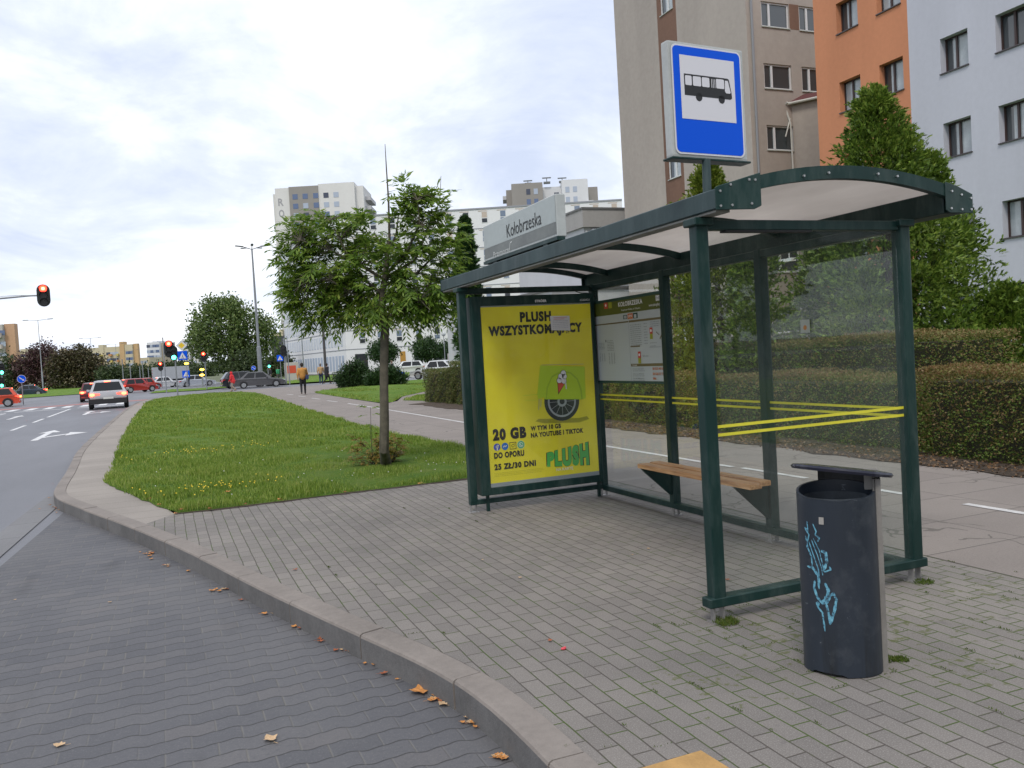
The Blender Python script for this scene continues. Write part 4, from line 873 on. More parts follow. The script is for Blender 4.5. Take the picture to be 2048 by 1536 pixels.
V, F = leaves(np.stack([jx, jy, np.full(n, .001)], 1), np.stack([rng.normal(size=n)*.6, rng.normal(size=n)*.6, np.ones(n)*.8], 1), rdir(n), rng.uniform(.004, .014, n), .004, 0); tag(np_mesh('moss', V, F, MOSS), 'thin lines of moss in the joints of the pavement blocks', None, None, 'stuff')
# ================================================================ vegetation
BARK = M('grey_bark', (.090, .080, .058), .9, var=.45, vs=9, bump=1., bs=40); BARK2 = M('dark_bark', (.045, .034, .025), .9, var=.4, vs=6, bump=.8)
def sample_ell(c, r, n, shell=.5):
    d = rdir(n); k = rng.uniform(shell**3, 1, n)**(1/3); return np.array(c)+d*k[:, None]*np.array(r)
def compound(P, D, n_pairs, length, ll, lw):
    """feather leaves: leaflets in pairs down a drooping stalk with one at the tip"""
    n = len(P); D = unit(D); S = unit(np.cross(D, np.array([0, 0, 1.])+rng.normal(size=(n, 3))*.15)); VS = []; droop = np.array([0, 0, -1.])
    for k in range(n_pairs+1):
        f = (k+1.)/(n_pairs+1); base = P+D*length[:, None]*f+droop*(length*f*f*.42)[:, None]
        Dk = unit(D+droop*.84*f)
        for s in ((1, -1) if k < n_pairs else (0,)):
            dd = unit(Dk*.75+S*s*.9+droop*.30+rng.normal(size=(n, 3))*.16) if s else Dk; side = unit(np.cross(dd, np.cross(S, Dk)+rng.normal(size=(n, 3))*.35))
            size = ll*(.8+.4*math.sin(PI*min(1, f)))*rng.uniform(.8, 1.15, n)
            VS.append(leaves(base, dd, side, size, size*lw, .12)[0])
    V = np.concatenate(VS); return V, np.arange(len(V)).reshape(-1, 4)
ASH = leaf_mat('ash_leaves', [(.05, .105, .016), (.105, .195, .026), (.185, .295, .042), (.31, .39, .07)], .5, 1.5)
TX0 = Vector((3.04, 12.72, 0)); DT = 12.25
AT = thing('ash_tree', 'young ash tree with feathery leaves and thin bare top shoots on the lawn', 'tree', TX0)
def tp(u, v, dd=0.): return at(u, v, DT+dd)
tk = MB()
trunk = [TX0+Vector((0, 0, -.03)), tp(768, 900), tp(769, 840), tp(768, 780), tp(768, 720), tp(770, 660), tp(764, 620), tp(766, 580), tp(772, 540), tp(774, 510), tp(778, 480)]
tk.tube(trunk, [.088, .070, .066, .062, .060, .062, .055, .048, .04, .034, .028], 14)
tk.tube([tp(774, 520), tp(779, 480), tp(777, 400), tp(773, 340), tp(770, 288)], [.026, .020, .013, .009, .004], 8)
tk.tube([tp(777, 384), tp(792, 380)], [.004, .002], 5); tk.tube([tp(778, 500), tp(792, 470), tp(797, 430)], [.02, .014, .008], 7); tk.tube([tp(775, 505), tp(757, 480), tp(748, 465)], [.02, .015, .010], 7)
tk.tube([tp(766, 560), tp(830, 520, .2), tp(865, 440, .3), tp(880, 400, .3), tp(882, 352, .3)], [.03, .018, .010, .006, .003], 7)
limbs = [[(766, 655), (745, 620), (715, 590), (690, 560)], [(766, 620), (735, 600), (700, 585), (660, 560), (620, 560)], [(766, 590), (730, 560), (700, 520), (680, 480), (660, 440)], [(770, 560), (720, 530), (660, 500), (600, 480)],
         [(770, 550), (810, 510), (840, 450), (835, 400)], [(768, 600), (810, 580), (860, 570), (900, 560)], [(766, 640), (800, 620), (840, 600), (860, 620)], [(770, 570), (830, 550), (880, 500), (900, 470)], [(766, 655), (745, 640), (725, 620), (715, 640)]]
tips = []
for L in limbs:
    dd = random.uniform(-.55, .55); P = [tp(u, v, dd*i/(len(L)-1)) for i, (u, v) in enumerate(L)]; tk.tube(P, [.026*(1-.8*i/(len(P)-1)) for i in range(len(P))], 7); tips += P[1:]
blobs = [((655, 530), .70, .62, 62), ((610, 480), .40, .42, 30), ((690, 470), .50, .40, 36), ((625, 590), .48, .42, 38), ((700, 610), .50, .36, 38), ((745, 560), .5, .5, 44), ((760, 600), .5, .22, 14), ((660, 580), .55, .4, 30), ((835, 540), .62, .60, 62), ((870, 480), .42, .42, 30), ((830, 420), .36, .36, 26), ((880, 580), .38, .36, 28), ((800, 610), .5, .30, 34), ((850, 600), .38, .30, 22), ((735, 500), .45, .35, 18), ((870, 410), .28, .2, 11), ((590, 530), .28, .5, 20), ((820, 385), .22, .18, 8)]
LP, LD = [], []
cen = np.array(tp(765, 560))
for (uv, rx, rz, n) in blobs:
    c = np.array(tp(*uv)); pts = sample_ell(c, (rx, max(.35, rx*.95), rz), n, .25)
    for p in pts:
        q_ = min(tips, key=lambda t_: (t_-Vector(p)).length); mid = (q_+Vector(p))/2+Vector((0, 0, .05)); tk.tube([q_, mid, Vector(p)], [.007, .005, .003], 5)
        out = unit((p-cen)[None])[0]*.7+np.array([0, 0, .28])
        for k in range(4):
            LP.append(p+rng.normal(size=3)*.035-out*.05*k*.5); d = out+rng.normal(size=3)*.62; LD.append(d)
LP = np.array(LP); LD = np.array(LD)
V, F = compound(LP, LD, 4, rng.uniform(.16, .28, len(LP)), .108, .27)
tk.build('trunk', BARK, AT, smooth=True); np_mesh('crown', V, F, ASH, AT)
# suckers and seedlings round its foot
SUCK = leaf_mat('sucker_leaves', [(.12, .15, .02), (.22, .20, .03), (.30, .17, .05), (.10, .15, .02)], .3)
def suckers(name, label, items):
    r = thing(name, label, 'shrub', TX0+Vector((.0, -.1, 0))); mb = MB(); P_l = []; D_l = []
    for (x, y, h, lx) in items:
        b = TX0+Vector((x*.25, y*.3, 0)); top = TX0+Vector((x+lx, y, h)); mb.tube([b, (b+top)/2+Vector((.03, 0, .04)), top], [.005, .004, .002], 5)
        for f in (.45, .6, .75, .9, 1.):
            for k in range(3): P_l.append(b.lerp(top, f)); D_l.append((rng.normal()*1., rng.normal()*1., .35))
    P_l = np.array(P_l); V, F = compound(P_l, np.array(D_l), 3, rng.uniform(.08, .15, len(P_l)), .045, .42)
    mb.build('stems', BARK2, r); np_mesh('leaves', V, F, SUCK, r)
suckers('root_shoots', 'straggly yellowing shoots around the foot of the young ash tree', [(random.uniform(-.55, .28), random.uniform(-.15, .2), random.uniform(.15, .55), random.uniform(-.1, .1)) for _ in range(26)])
sd = thing('seedling', 'thin single seedling standing left of the ash trunk', 'plant', (TX0.x-.22, TX0.y-.05, 0)); mb = MB(); b = Vector((TX0.x-.22, TX0.y-.05, 0)); mb.tube([b, b+Vector((0, 0, .5)), b+Vector((.02, 0, .92))], [.006, .005, .003], 5); mb.build('stem', BARK2, sd)
P_l = np.array([tuple(b+Vector((.0, 0, z))) for z in (.62, .62, .66, .8, .8, .9, .92)]); V, F = compound(P_l, np.array([(-1, 0, .3), (1, .2, .3), (.2, 1, .2), (1, 0, .5), (-1, .3, .4), (.9, -.3, .6), (-.8, 0, .6)]), 4, np.full(7, .2), .065, .35); np_mesh('leaves', V, F, ASH, sd)
# conifers
def thuja(label, base, h, r, n, mats, lean=(0, 0), lo=.0, name='thuja', spray=.085, k=7, sub=None, seed=0, lob=.42):
    T_ = thing(name, label, 'tree', base, group='conifers behind the hedge' if name == 'thuja' else None); g_ = np.random.default_rng(seed)
    B_ = max(40, n//38); zb_ = g_.uniform(0, 1, B_)**.85; zb_[:3] = (.985, .95, .92); ab = g_.uniform(0, 2*PI, B_)
    rb = r*np.clip(1-zb_, .0, 1)**.66*np.clip(.6+zb_*4, 0, 1)*g_.uniform(.45, 1.02, B_); cb2 = np.stack([base[0]+rb*np.cos(ab)+lean[0]*zb_, base[1]+rb*np.sin(ab)+lean[1]*zb_, lo+zb_*(h-lo)-.1], 1)
    rl = lob*(.35+.75*(1-zb_)**.5)*g_.uniform(.7, 1.25, B_); ix = g_.integers(0, B_, n); dv = unit(g_.normal(size=(n, 3))+np.array([0, 0, .25])); dv[:, 2] *= 1.35
    P = cb2[ix]+dv*(rl[ix]*g_.uniform(.45, 1, n))[:, None]; P[:, 2] = np.maximum(P[:, 2], .05)
    O = np.stack([np.cos(ab[ix])*.6, np.sin(ab[ix])*.6, np.full(n, .35)], 1)+dv*.7
    VS = []; main = unit(O+g_.normal(size=(n, 3))*.35); side = unit(np.cross(main, g_.normal(size=(n, 3))))
    for j in range(k):
        a = (j/(k-1)-.5)*1.7; d = main*math.cos(a)+side*math.sin(a); s_ = spray*(1-.35*abs(a))*g_.uniform(.7, 1.3, n)
        VS.append(leaves(P+main*(.012*j), d+g_.normal(size=(n, 3))*.12, np.cross(d, np.cross(main, side))*1.0, s_, s_*.34, .05)[0])
    V = np.concatenate(VS); np_mesh('crown', V, np.arange(len(V)).reshape(-1, 4), mats, T_)
    m = MB(); m.tube([(base[0], base[1], 0), (base[0]+lean[0]*.5, base[1]+lean[1]*.5, h*.5), (base[0]+lean[0], base[1]+lean[1], h*.92)], [r*.075, r*.05, .012], 8); m.build('trunk', BARK2, T_); return T_
TH = leaf_mat('thuja_sprays', [(.022, .05, .008), (.07, .13, .018), (.15, .24, .03), (.28, .36, .06)], .32, 1.3)
TH2 = leaf_mat('thuja_sprays_yellow', [(.03, .06, .008), (.09, .14, .016), (.17, .23, .026), (.28, .31, .05)], .3, 1.3)
def base_at(u, D): p = at(u, 700, D); return (p.x, p.y, 0)
thuja('tall broad bright green thuja with twin tops in front of the blue-white house', base_at(1805, 15.0), 5.75, 1.75, 15000, TH, (-.35, .1), seed=1)
thuja('second lower top of green conifer crowding the right side of the tall thuja', base_at(1890, 15.6), 4.75, 1.6, 10000, TH, (-.25, .1), seed=2)
thuja('green conifer seen through the near glass pane beside the white security camera', base_at(1650, 16.6), 3.9, .95, 6000, TH, (.1, 0), seed=3)
thuja('yellow-green pointed conifer rising behind the roof below the bus stop sign', base_at(1450, 17.2), 5.1, 1.15, 7500, TH2, (-.2, 0), seed=4)
thuja('dark green conifer behind the second glass pane left of the middle post', base_at(1520, 16.0), 3.6, .9, 4500, TH, (0, 0), seed=5)
thuja('narrow yellowish conifer seen through the glass right of the timetable board', base_at(1365, 18.0), 4.4, .9, 4500, TH2, (0, 0), seed=6)
thuja('small loose green conifer by the hedge at the right edge of the photo', base_at(2010, 14.6), 2.2, 1.25, 5200, TH, (.1, 0), seed=7)
thuja('low green conifer filling the gap behind the clipped hedge', base_at(1735, 14.4), 2.6, 1.1, 3500, TH, (0, 0), seed=8)
thuja('tall slim dark green columnar conifer in front of the white apartment block', at(945, 700, 62).to_tuple()[:2]+(0,), 11.6, 1.25, 7000, leaf_mat('column_conifer', [(.012, .035, .010), (.022, .06, .014), (.04, .095, .02)], .1), name='columnar_cypress', spray=.30, seed=9, lob=.55)
# hedges
HED = leaf_mat('hedge_leaves', [(.035, .07, .012), (.08, .14, .022), (.14, .22, .04), (.17, .13, .045), (.26, .17, .08)], .25, 2.0, top=(.80, 1.14, (.23, .12, .055)))
HED2 = leaf_mat('tall_hedge_leaves', [(.035, .065, .012), (.08, .14, .022), (.14, .21, .04), (.19, .14, .05), (.28, .22, .09)], .25, 2.0, top=(1.38, 1.64, (.26, .15, .07)))
HED3 = leaf_mat('far_hedge_leaves', [(.03, .05, .012), (.07, .10, .022), (.12, .15, .04), (.21, .16, .07)], .25, 1.2)
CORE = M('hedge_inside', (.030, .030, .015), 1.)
def hedge(label, x0, x1, y0, y1, h, mat, n, size, seed=0, bow=.05):
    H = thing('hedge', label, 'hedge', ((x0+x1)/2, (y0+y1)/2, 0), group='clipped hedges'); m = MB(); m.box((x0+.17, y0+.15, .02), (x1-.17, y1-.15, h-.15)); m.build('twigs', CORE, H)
    g_ = np.random.default_rng(seed); A = [(y1-y0)*h, (x1-x0)*h*2, (x1-x0)*(y1-y0)]; tot = sum(A); VS = []
    for i, a in enumerate(A):
        k = int(n*a/tot); u = g_.uniform(0, 1, k); v = g_.uniform(0, 1, k); d = np.abs(g_.normal(size=k))*.055
        if i == 0: P = np.stack([x0+d, y0+u*(y1-y0), v*h], 1); N = np.array([-1, 0, .2])
        elif i == 1: s = np.where(g_.uniform(size=k) < .75, 0, 1); P = np.stack([x0+u*(x1-x0), np.where(s == 0, y0+d, y1-d), v*h], 1); N = np.stack([np.zeros(k), np.where(s == 0, -1, 1), np.full(k, .2)], 1)
        else: P = np.stack([x0+u*(x1-x0), y0+v*(y1-y0), h-d], 1); N = np.array([0, 0, 1.])
        wob = bow*(np.sin(P[:, 1]*2.3+seed)+np.sin(P[:, 1]*5.1+P[:, 2]*4))*.5+.035*np.sin(P[:, 1]*13+P[:, 2]*17)
        P[:, 0] += wob*(i == 0); P[:, 2] += .04*np.sin(P[:, 1]*1.7+seed)*(P[:, 2]/h)+.018*np.sin(P[:, 1]*9)*(P[:, 2]/h)
        VS.append(leaves(P, unit(N+g_.normal(size=(k, 3))*.75), g_.normal(size=(k, 3)), size*g_.uniform(.6, 1.3, k), size*.55, .15)[0])
    V = np.concatenate(VS); np_mesh('foliage', V, np.arange(len(V)).reshape(-1, 4), mat, H); return H
hedge('low near clipped hedge of reddish-green leaves right of the shelter', 8.85, 9.75, 2.5, 8.15, 1.08, HED, 42000, .036, 1)
hedge('long low part of the clipped hedge behind the shelter glass', 9.05, 10.0, 8.4, 24.5, 1.02, HED, 60000, .040, 2)
hedge('taller clipped hedge with a rusty top standing behind the low hedge', 10.2, 11.3, 8.45, 22.5, 1.56, HED2, 64000, .040, 3)
hedge('tall bushy end of hedge left of the shelter beyond the lawn', 9.1, 10.4, 24.6, 28.0, 1.42, HED3, 15000, .055, 4, .1)
hedge('low square clipped end of hedge beside the path junction', 9.0, 10.2, 28.05, 31.0, 1.18, HED3, 11000, .055, 5, .08)
# litter of dead leaves under the hedge
P = np.stack([rng.uniform(8.1, 8.9, 2600), rng.uniform(2.5, 16, 2600), np.full(2600, .02)], 1); V, F = leaves(P, rdir(2600)*np.array([1, 1, .25]), rdir(2600), rng.uniform(.02, .06, 2600), .025, .1)
tag(np_mesh('leaf_litter', V, F, leaf_mat('dead_leaves', [(.05, .03, .018), (.12, .065, .03), (.20, .11, .05), (.22, .17, .12)], .0)), 'brown dead leaves along the foot of the hedge', None, None, 'stuff')
# fallen leaves
LEAFC = [M('orange_leaf', (.50, .22, .06), .7, var=.3, vs=60), M('tan_leaf', (.48, .33, .19), .7, var=.25, vs=60), M('rust_leaf', (.30, .09, .035), .7, var=.3, vs=60)]
def fallen(p, s, mi, rz, label, group=None, curl=.3):
    pr_ = [(0, -.5), (.22, -.42), (.30, -.12), (.5, .02), (.28, .16), (.24, .36), (0, .55), (-.22, .36), (-.3, .15), (-.5, 0), (-.3, -.14), (-.2, -.4)]
    m = MB(); vs = [(0, 0, .003)]+[(x*s, y*s, .002+curl*s*(x*x+y*y)*1.2+random.uniform(0, .12)*s) for x, y in pr_]; m.add(vs, [(0, i+1, (i+1) % 12+1) for i in range(12)])
    m.bar((0, -.5*s, .004), (.08*s, -.95*s, .006), .03*s, .02*s)
    o = m.build('fallen_leaf', LEAFC[mi], None); o.location = p; o.rotation_euler = (0, 0, rz); return tag(o, label, 'leaf', group)
fallen(G(541, 1480, -.149), .075, 1, .3, 'large tan leaf lying alone on the dark bus bay near the photo bottom'); fallen(G(119, 1492, -.149), .055, 1, 1.2, 'oval tan leaf lying on the dark bus bay at lower left')
fallen(G(842, 1384, -.146), .12, 0, 1.5, 'biggest curled orange leaf against the kerb'); fallen(G(886, 1409, -.146), .055, 1, .5, 'pale leaf tucked at the kerb right of the big orange leaf')
random.seed(21)
def near_kerb(t_, d): k = int(t_*(len(KP)-1)); tt = (KP[min(k+1, len(KP)-1)]-KP[max(k-1, 0)]).normalized(); return Vector((KP[k].x-tt.y*d, KP[k].y+tt.x*d, -.148))
cl = [(291, 1098), (300, 1106), (340, 1120), (350, 1124), (385, 1135), (440, 1170), (530, 1216), (538, 1220), (642, 1270), (650, 1275), (690, 1292), (730, 1312), (770, 1340), (800, 1352), (868, 1385), (880, 1392), (930, 1428), (938, 1436), (946, 1444), (940, 1434), (1010, 1505), (1018, 1528), (735, 1318), (105, 990), (103, 1000), (104, 1008), (112, 1012), (490, 1190), (600, 1248), (965, 1462)]
for k, (u, v) in enumerate(cl):
    for j in range(random.choice((0, 1, 1, 2)) if k % 5 else 6):
        fallen(G(u+random.gauss(-3, 7 if k % 5 else 12), v+random.uniform(5, 14), -.146), random.uniform(.022, .055), random.choice((0, 0, 1, 2)), random.uniform(0, 6), 'small dry autumn leaf caught in the gutter along the kerb', 'fallen leaves along the kerb', .5)
for (u, v) in ((350, 1028), (420, 1018), (560, 1000), (362, 1020), (318, 1010), (300, 998), (490, 1009), (615, 985), (690, 985), (600, 975), (840, 968), (455, 985), (305, 860), (352, 855)):
    fallen(G(u, v, .03), random.uniform(.05, .085), random.choice((0, 0, 2)), random.uniform(0, 6), 'orange fallen leaf on the edge of the lawn', 'fallen leaves on the lawn edge', .5)
for (u, v, s, c) in ((1297, 1098, .03, 1), (1265, 1110, .02, 1), (965, 1120, .02, 1), (1040, 1156, .03, 1), (1455, 1160, .03, 2), (590, 1140, .04, 2), (1100, 1282, .03, 2), (30, 1200, .025, 1), (220, 1205, .03, 1)):
    fallen(G(u, v, .004 if u > 400 else -.148), s, c, random.uniform(0, 6), 'tiny dry leaf on the paving', 'tiny leaves scattered on the paving', .4)
m = MB(); p = G(1127, 1300, 0); m.ball((p.x, p.y, .008), .013, 8, sc=(1.2, .8, .6)); m.ball((p.x+.012, p.y+.006, .008), .008, 8); solo('litter', m, M('red_wrapper', (.62, .07, .09), .4), 'tiny crumpled red wrapper on the pavement blocks', 'litter', smooth=True)
# ================================================================ buildings
def plaster(name, c=None, var=.10, vs=.5, b=.25): return M(name, c, .9, var=var*1.5, vs=vs, bump=b, bs=25, streak=True)
ORANGE = plaster('orange_render', (.52, .215, .11), .07); BWHITE = plaster('blue_white_render', (.48, .49, .55), .05); GREY = plaster('grey_beige_render', (.365, .325, .29), .10, .35)
BROWN = plaster('brown_render', (.17, .095, .065), .12); WGLASS = M('window_glass_dark', (.045, .055, .06), .06, spec=.9); WCURT = M('window_glass_with_curtain', (.34, .38, .40), .12, var=.2, vs=3, spec=.8)
WFRAME = M('white_window_frame', (.62, .63, .64), .5); DFRAME = M('dark_brown_window_frame', (.045, .025, .022), .5); SILL = M('dark_window_sill', (.06, .05, .055), .5); WSILL = M('light_window_sill', (.42, .45, .42), .5)
class Frame:
    """a wall's own axes: u along it, v up, w outwards"""
    def __init__(s, o, d, out): s.o = Vector((o[0], o[1], 0)); s.d = Vector((d[0], d[1], 0)).normalized(); s.n = Vector((out[0], out[1], 0)).normalized()
    def P(s, u, v, w=0.): return s.o+s.d*u+s.n*w+Vector((0, 0, v))
def fbox(m, F, u0, v0, w0, u1, v1, w1, mi=0):
    c = [F.P(u, v, w) for w in (w0, w1) for v in (v0, v1) for u in (u0, u1)]
    m.add(c, [(0, 1, 3, 2), (4, 6, 7, 5), (0, 4, 5, 1), (2, 3, 7, 6), (0, 2, 6, 4), (1, 5, 7, 3)], mi)
def wall(m, F, u0, u1, v0, v1, holes, depth, mi=0, rmi=None):
    us = sorted({u0, u1}|{h[0] for h in holes}|{h[1] for h in holes}); vs = sorted({v0, v1}|{h[2] for h in holes}|{h[3] for h in holes})
    us = [x for x in us if u0 <= x <= u1]; vs = [x for x in vs if v0 <= x <= v1]
    for a, b in zip(us, us[1:]):
        for c, d in zip(vs, vs[1:]):
            uc, vc = (a+b)/2, (c+d)/2
            if any(h[0] < uc < h[1] and h[2] < vc < h[3] for h in holes): continue
            m.add([F.P(a, c), F.P(b, c), F.P(b, d), F.P(a, d)], [(0, 1, 2, 3)], mi)
    for a, b, c, d in holes:
        k = [F.P(a, c), F.P(b, c), F.P(b, d), F.P(a, d)]; j = [F.P(a, c, -depth), F.P(b, c, -depth), F.P(b, d, -depth), F.P(a, d, -depth)]
        for q_ in range(4): m.add([k[q_], k[(q_+1) % 4], j[(q_+1) % 4], j[q_]], [(0, 1, 2, 3)], mi if rmi is None else rmi)
def window(F, h, depth, parent, fm, sm, split=.5, fw=.055, curt=None, sill_out=.05, label=None, mull=True):
    a, b, c, d = h; m = MB(); w0, w1 = -depth+.0, -depth+.06
    fbox(m, F, a, c, w0, a+fw, d, w1); fbox(m, F, b-fw, c, w0, b, d, w1); fbox(m, F, a+fw, c, w0, b-fw, c+fw, w1); fbox(m, F, a+fw, d-fw, w0, b-fw, d, w1)
    x = a+(b-a)*split
    if mull: fbox(m, F, x-fw*.7, c+fw, w0, x+fw*.7, d-fw, w1+.01)
    W = m.build('window', fm, parent)
    g_ = MB(); lz = -depth+.02; curt = random.random() if curt is None else curt
    g_.quad(F.P(a+fw, c+fw, lz), F.P(x, c+fw, lz), F.P(x, d-fw, lz), F.P(a+fw, d-fw, lz), 1 if curt > .8 else 0)
    g_.quad(F.P(x, c+fw, lz), F.P(b-fw, c+fw, lz), F.P(b-fw, d-fw, lz), F.P(x, d-fw, lz), 1 if curt > .25 else 0)
    if .25 < curt < .8: k = x-(x-a)*.38; g_.quad(F.P(k, c+fw, lz+.003), F.P(x-fw*.7, c+fw, lz+.003), F.P(x-fw*.7, d-fw, lz+.003), F.P(k, d-fw, lz+.003), 1)
    g_.build('pane', [WGLASS, WCURT], W)
    s = MB(); fbox(s, F, a-.02, c-.03, -depth, b+.02, c+.004, sill_out); s.build('sill', sm, W); return W
random.seed(5)
# orange and blue-white block on the right: street front at X = 22.3
XW = 22.3; Y1 = 24.15; YS = 20.08
OB = thing('apartment_building', 'orange and blue-white rendered block with deep dark-framed windows at the right edge', 'building', (XW, 16, 0))
F = Frame((XW, 0), (0, -1), (-1, 0)); hs = []
levels = [1.38, 4.06, 6.74, 9.275, 11.965, 14.65]; hts = [1.40, 1.05, 1.05, 1.045, 1.045, 1.045]
ocol = [(23.06, 22.10), (21.28, 20.32)]; wcol = [(18.93, 17.98), (17.09, 16.05), (14.9, 13.9), (13.0, 12.0)]
def hol(cols): return [(-a, -b, z, z+h) for a, b in cols for z, h in zip(levels, hts)]
m = MB(); ho = hol(ocol); hw = hol(wcol); wall(m, F, -Y1, -YS, 0, 17.6, ho, .30, 0); wall(m, F, -YS, -6.0, 0, 17.6, hw, .30, 1)
F2 = Frame((XW, Y1), (1, 0), (0, 1)); wall(m, F2, 0, 12, 0, 17.6, [], .1, 0); F3 = Frame((XW, 6), (1, 0), (0, -1)); wall(m, F3, 0, 12, 0, 17.6, [], .1, 1)
fbox(m, F, -Y1, 17.6, -12, -6, 17.8, .15, 2); m.build('wall', [ORANGE, BWHITE, M('roof_edge_metal', (.2, .2, .21), .5)], OB)
for h in ho+hw: window(F, h, .28, OB, DFRAME, SILL, .42, .045)
# security camera on the wall
q = onX(1583, 520, XW); CM = thing('security_camera', 'small white twin security camera on the pale wall seen through the shelter glass', 'camera', q); m = MB()
m.tube([q+Vector((-.02, 0, .34)), q+Vector((-.1, 0, .25)), q+Vector((-.06, .05, .05))], .02, 6).box(q-Vector((.25, .28, .06)), q+Vector((-.02, -.02, .06))).box(q-Vector((.25, -.05, .06)), q+Vector((-.02, .3, .06))); m.build('camera_body', WFRAME, CM)
# grey slab beside it
GB = thing('apartment_building', 'tall grey-beige rendered block with white windows and a drainpipe behind the bus stop sign', 'building', (27, 35, 0))
XG, YG, YGE = 24.04, 30.0, 41.05
FS = Frame((XG, YG), (1, 0), (0, -1)); FWt = Frame((XG, 0), (0, -1), (-1, 0)); m = MB()
sl_z = [15.10-2.655*k for k in range(-2, 6)]; hs = []
for z in sl_z:
    for a in (.80, 2.86): hs.append((a, a+1.50, z, z+1.08))
wall(m, FS, 0, 14, 0, 22.5, hs, .14, 0)
wz = [17.95-2.70*k for k in range(-1, 7)]; hw = [(-36.55, -35.45, z, z+1.15) for z in wz]
wall(m, FWt, -YGE, -36.85, 0, 22.5, [], .1, 0); wall(m, FWt, -36.85, -35.2, 0, 22.5, [(a, b, c, d) for a, b, c, d in hw if c > 0 and d < 22.5], .14, 1); wall(m, FWt, -35.2, -YG, 0, 22.5, [], .1, 0)
wall(m, Frame((XG, YGE), (1, 0), (0, 1)), 0, 14, 0, 22.5, [], .1, 0); fbox(m, FS, -.1, 22.5, -11.2, 14, 22.8, .1, 0)
fbox(m, FS, 2.32, 15.10, 0, 2.84, 16.2, .004, 1); m.build('wall', [GREY, BROWN], GB)
for h in hs: window(FS, h, .12, GB, WFRAME, WSILL, .30, .07, curt=random.choice((0., .1, .5)))
for h in hw:
    if h[2] > 0 and h[3] < 22.5: window(FWt, h, .12, GB, WFRAME, WSILL, .55, .06, curt=.5)
m = MB(); m.cyl((XG+.22, YG-.08, 0), (XG+.22, YG-.08, 22.5), .055, n=8); m.build('drainpipe', M('pipe_grey', (.24, .25, .27), .5), GB)
# low annex with a lean-to roof in the corner
AX = onY(1588, 250, 29.9).x; m = MB(); FA = Frame((AX, 29.98), (.65, -1), (-1, -.65)); L_ = 5.5
za = onY(1585, 205, 29.9).z
hA = [(1.15, 2.35, onY(1625, 290, 29).z, onY(1625, 240, 29).z)]
wall(m, FA, 0, L_, 0, za, hA, .12, 0); AN = thing('annex', 'low grey annex with a lean-to roof and white gutter between the grey and orange blocks', 'building', (AX+1, 28, 0)); m.build('wall', GREY, AN)
window(FA, hA[0], .1, AN, WFRAME, SILL, .5, .09, 0.); r_ = MB(); a, b = FA.P(-.05, za, .15), FA.P(L_, za, .15); up = Vector((.9, .9, .75))
r_.add([a, b, b+Vector((1.6, 1.1, .55)), FA.P(-.05, za+.42, -.5), a-Vector((0, 0, .06)), b-Vector((0, 0, .06))], [(0, 1, 2, 3), (0, 4, 5, 1)]); r_.build('roof', M('dark_red_roofing', (.10, .03, .03), .7), AN)
g_ = MB(); g_.tube([FA.P(-.1, za-.05, .2), FA.P(L_, za-.05, .2)], .06, 8); dp = FS.P(AX-XG-.18, 0, .09)
g_.tube([FA.P(-.1, za, .3), FA.P(-.25, za-.12, .2), Vector((dp.x, dp.y, za-.9)), Vector((dp.x+.15, dp.y, 0))], .04, 6).tube([Vector((dp.x, dp.y, za-.7)), Vector((dp.x-.3, dp.y, za-1.5))], .03, 6); g_.build('gutter', M('white_gutter', (.5, .5, .46), .5), AN)
# low service hall further along
HW = plaster('hall_white_render', (.50, .51, .53), .05); HG = plaster('hall_grey_parapet', (.34, .33, .32), .08); CORR = M('pale_corrugated_sheet', (.44, .47, .52), .5, var=.08)
LH = thing('service_hall', 'low white flat-roofed hall seen above and below the shelter roof', 'building', (24, 52, 0)); m = MB(); X0 = 20.0
ylo, yhi = 42.5, 61.4; zt = 4.95
m.add([(X0, yhi, 0), (X0, ylo, 0), (X0, ylo, zt), (X0, yhi, zt), (X0+12, ylo, 0), (X0+12, ylo, zt), (X0+12, yhi, zt), (X0+12, yhi, 0)], [(0, 1, 2, 3), (1, 4, 5, 2), (3, 2, 5, 6), (0, 3, 6, 7)]); m.build('wall', HW, LH)
m = MB(); m.box((X0-.12, ylo-.12, zt), (X0+12.1, yhi+.1, zt+.14)); m.build('roof_edge', M('dark_flashing', (.12, .12, .12), .6), LH)
BH = thing('stair_hall', 'pale two-storey hall with grey parapet and corrugated panels left of the grey block', 'building', (24, 46, 0)); Yb = 44.5
xa, xb, zb = onY(1165, 420, Yb).x, 31., onY(1165, 420, Yb).z; m = MB(); FB = Frame((xa, Yb), (1, 0), (0, -1)); hb = []
z1 = onY(1170, 440, Yb).z; z2 = onY(1165, 455, Yb).z
fbox(m, FB, 0, zt+.2, -10, xb-xa, z2, 0, 0); fbox(m, FB, -.15, z2, -10, xb-xa, zb, .25, 1); m.build('wall', [HW, HG], BH)
m = MB(); fbox(m, FB, -.2, zb, -10, xb-xa, zb+.12, .3); m.build('roof_edge', M('dark_flashing'), BH)
for a, b, mi in ((.5, 3.2, 0), (3.5, 4.7, 1), (4.9, 7.3, 0), (7.6, 9.6, 2)): m = MB(); fbox(m, FB, a, zt+.3, .0, b, z2-.25, .05); fbox(m, FB, a-.05, z2-.25, 0, b+.05, z2-.12, .28); m.build('wall_panel', (CORR, M('pale_blue_sheet', (.46, .50, .58), .5), M('rusty_panel', (.25, .12, .09), .7))[mi], BH)
m = MB(); fbox(m, FB, .1, 0, 0, .2, z2-.2, .1); m.build('drainpipe', WFRAME, BH)
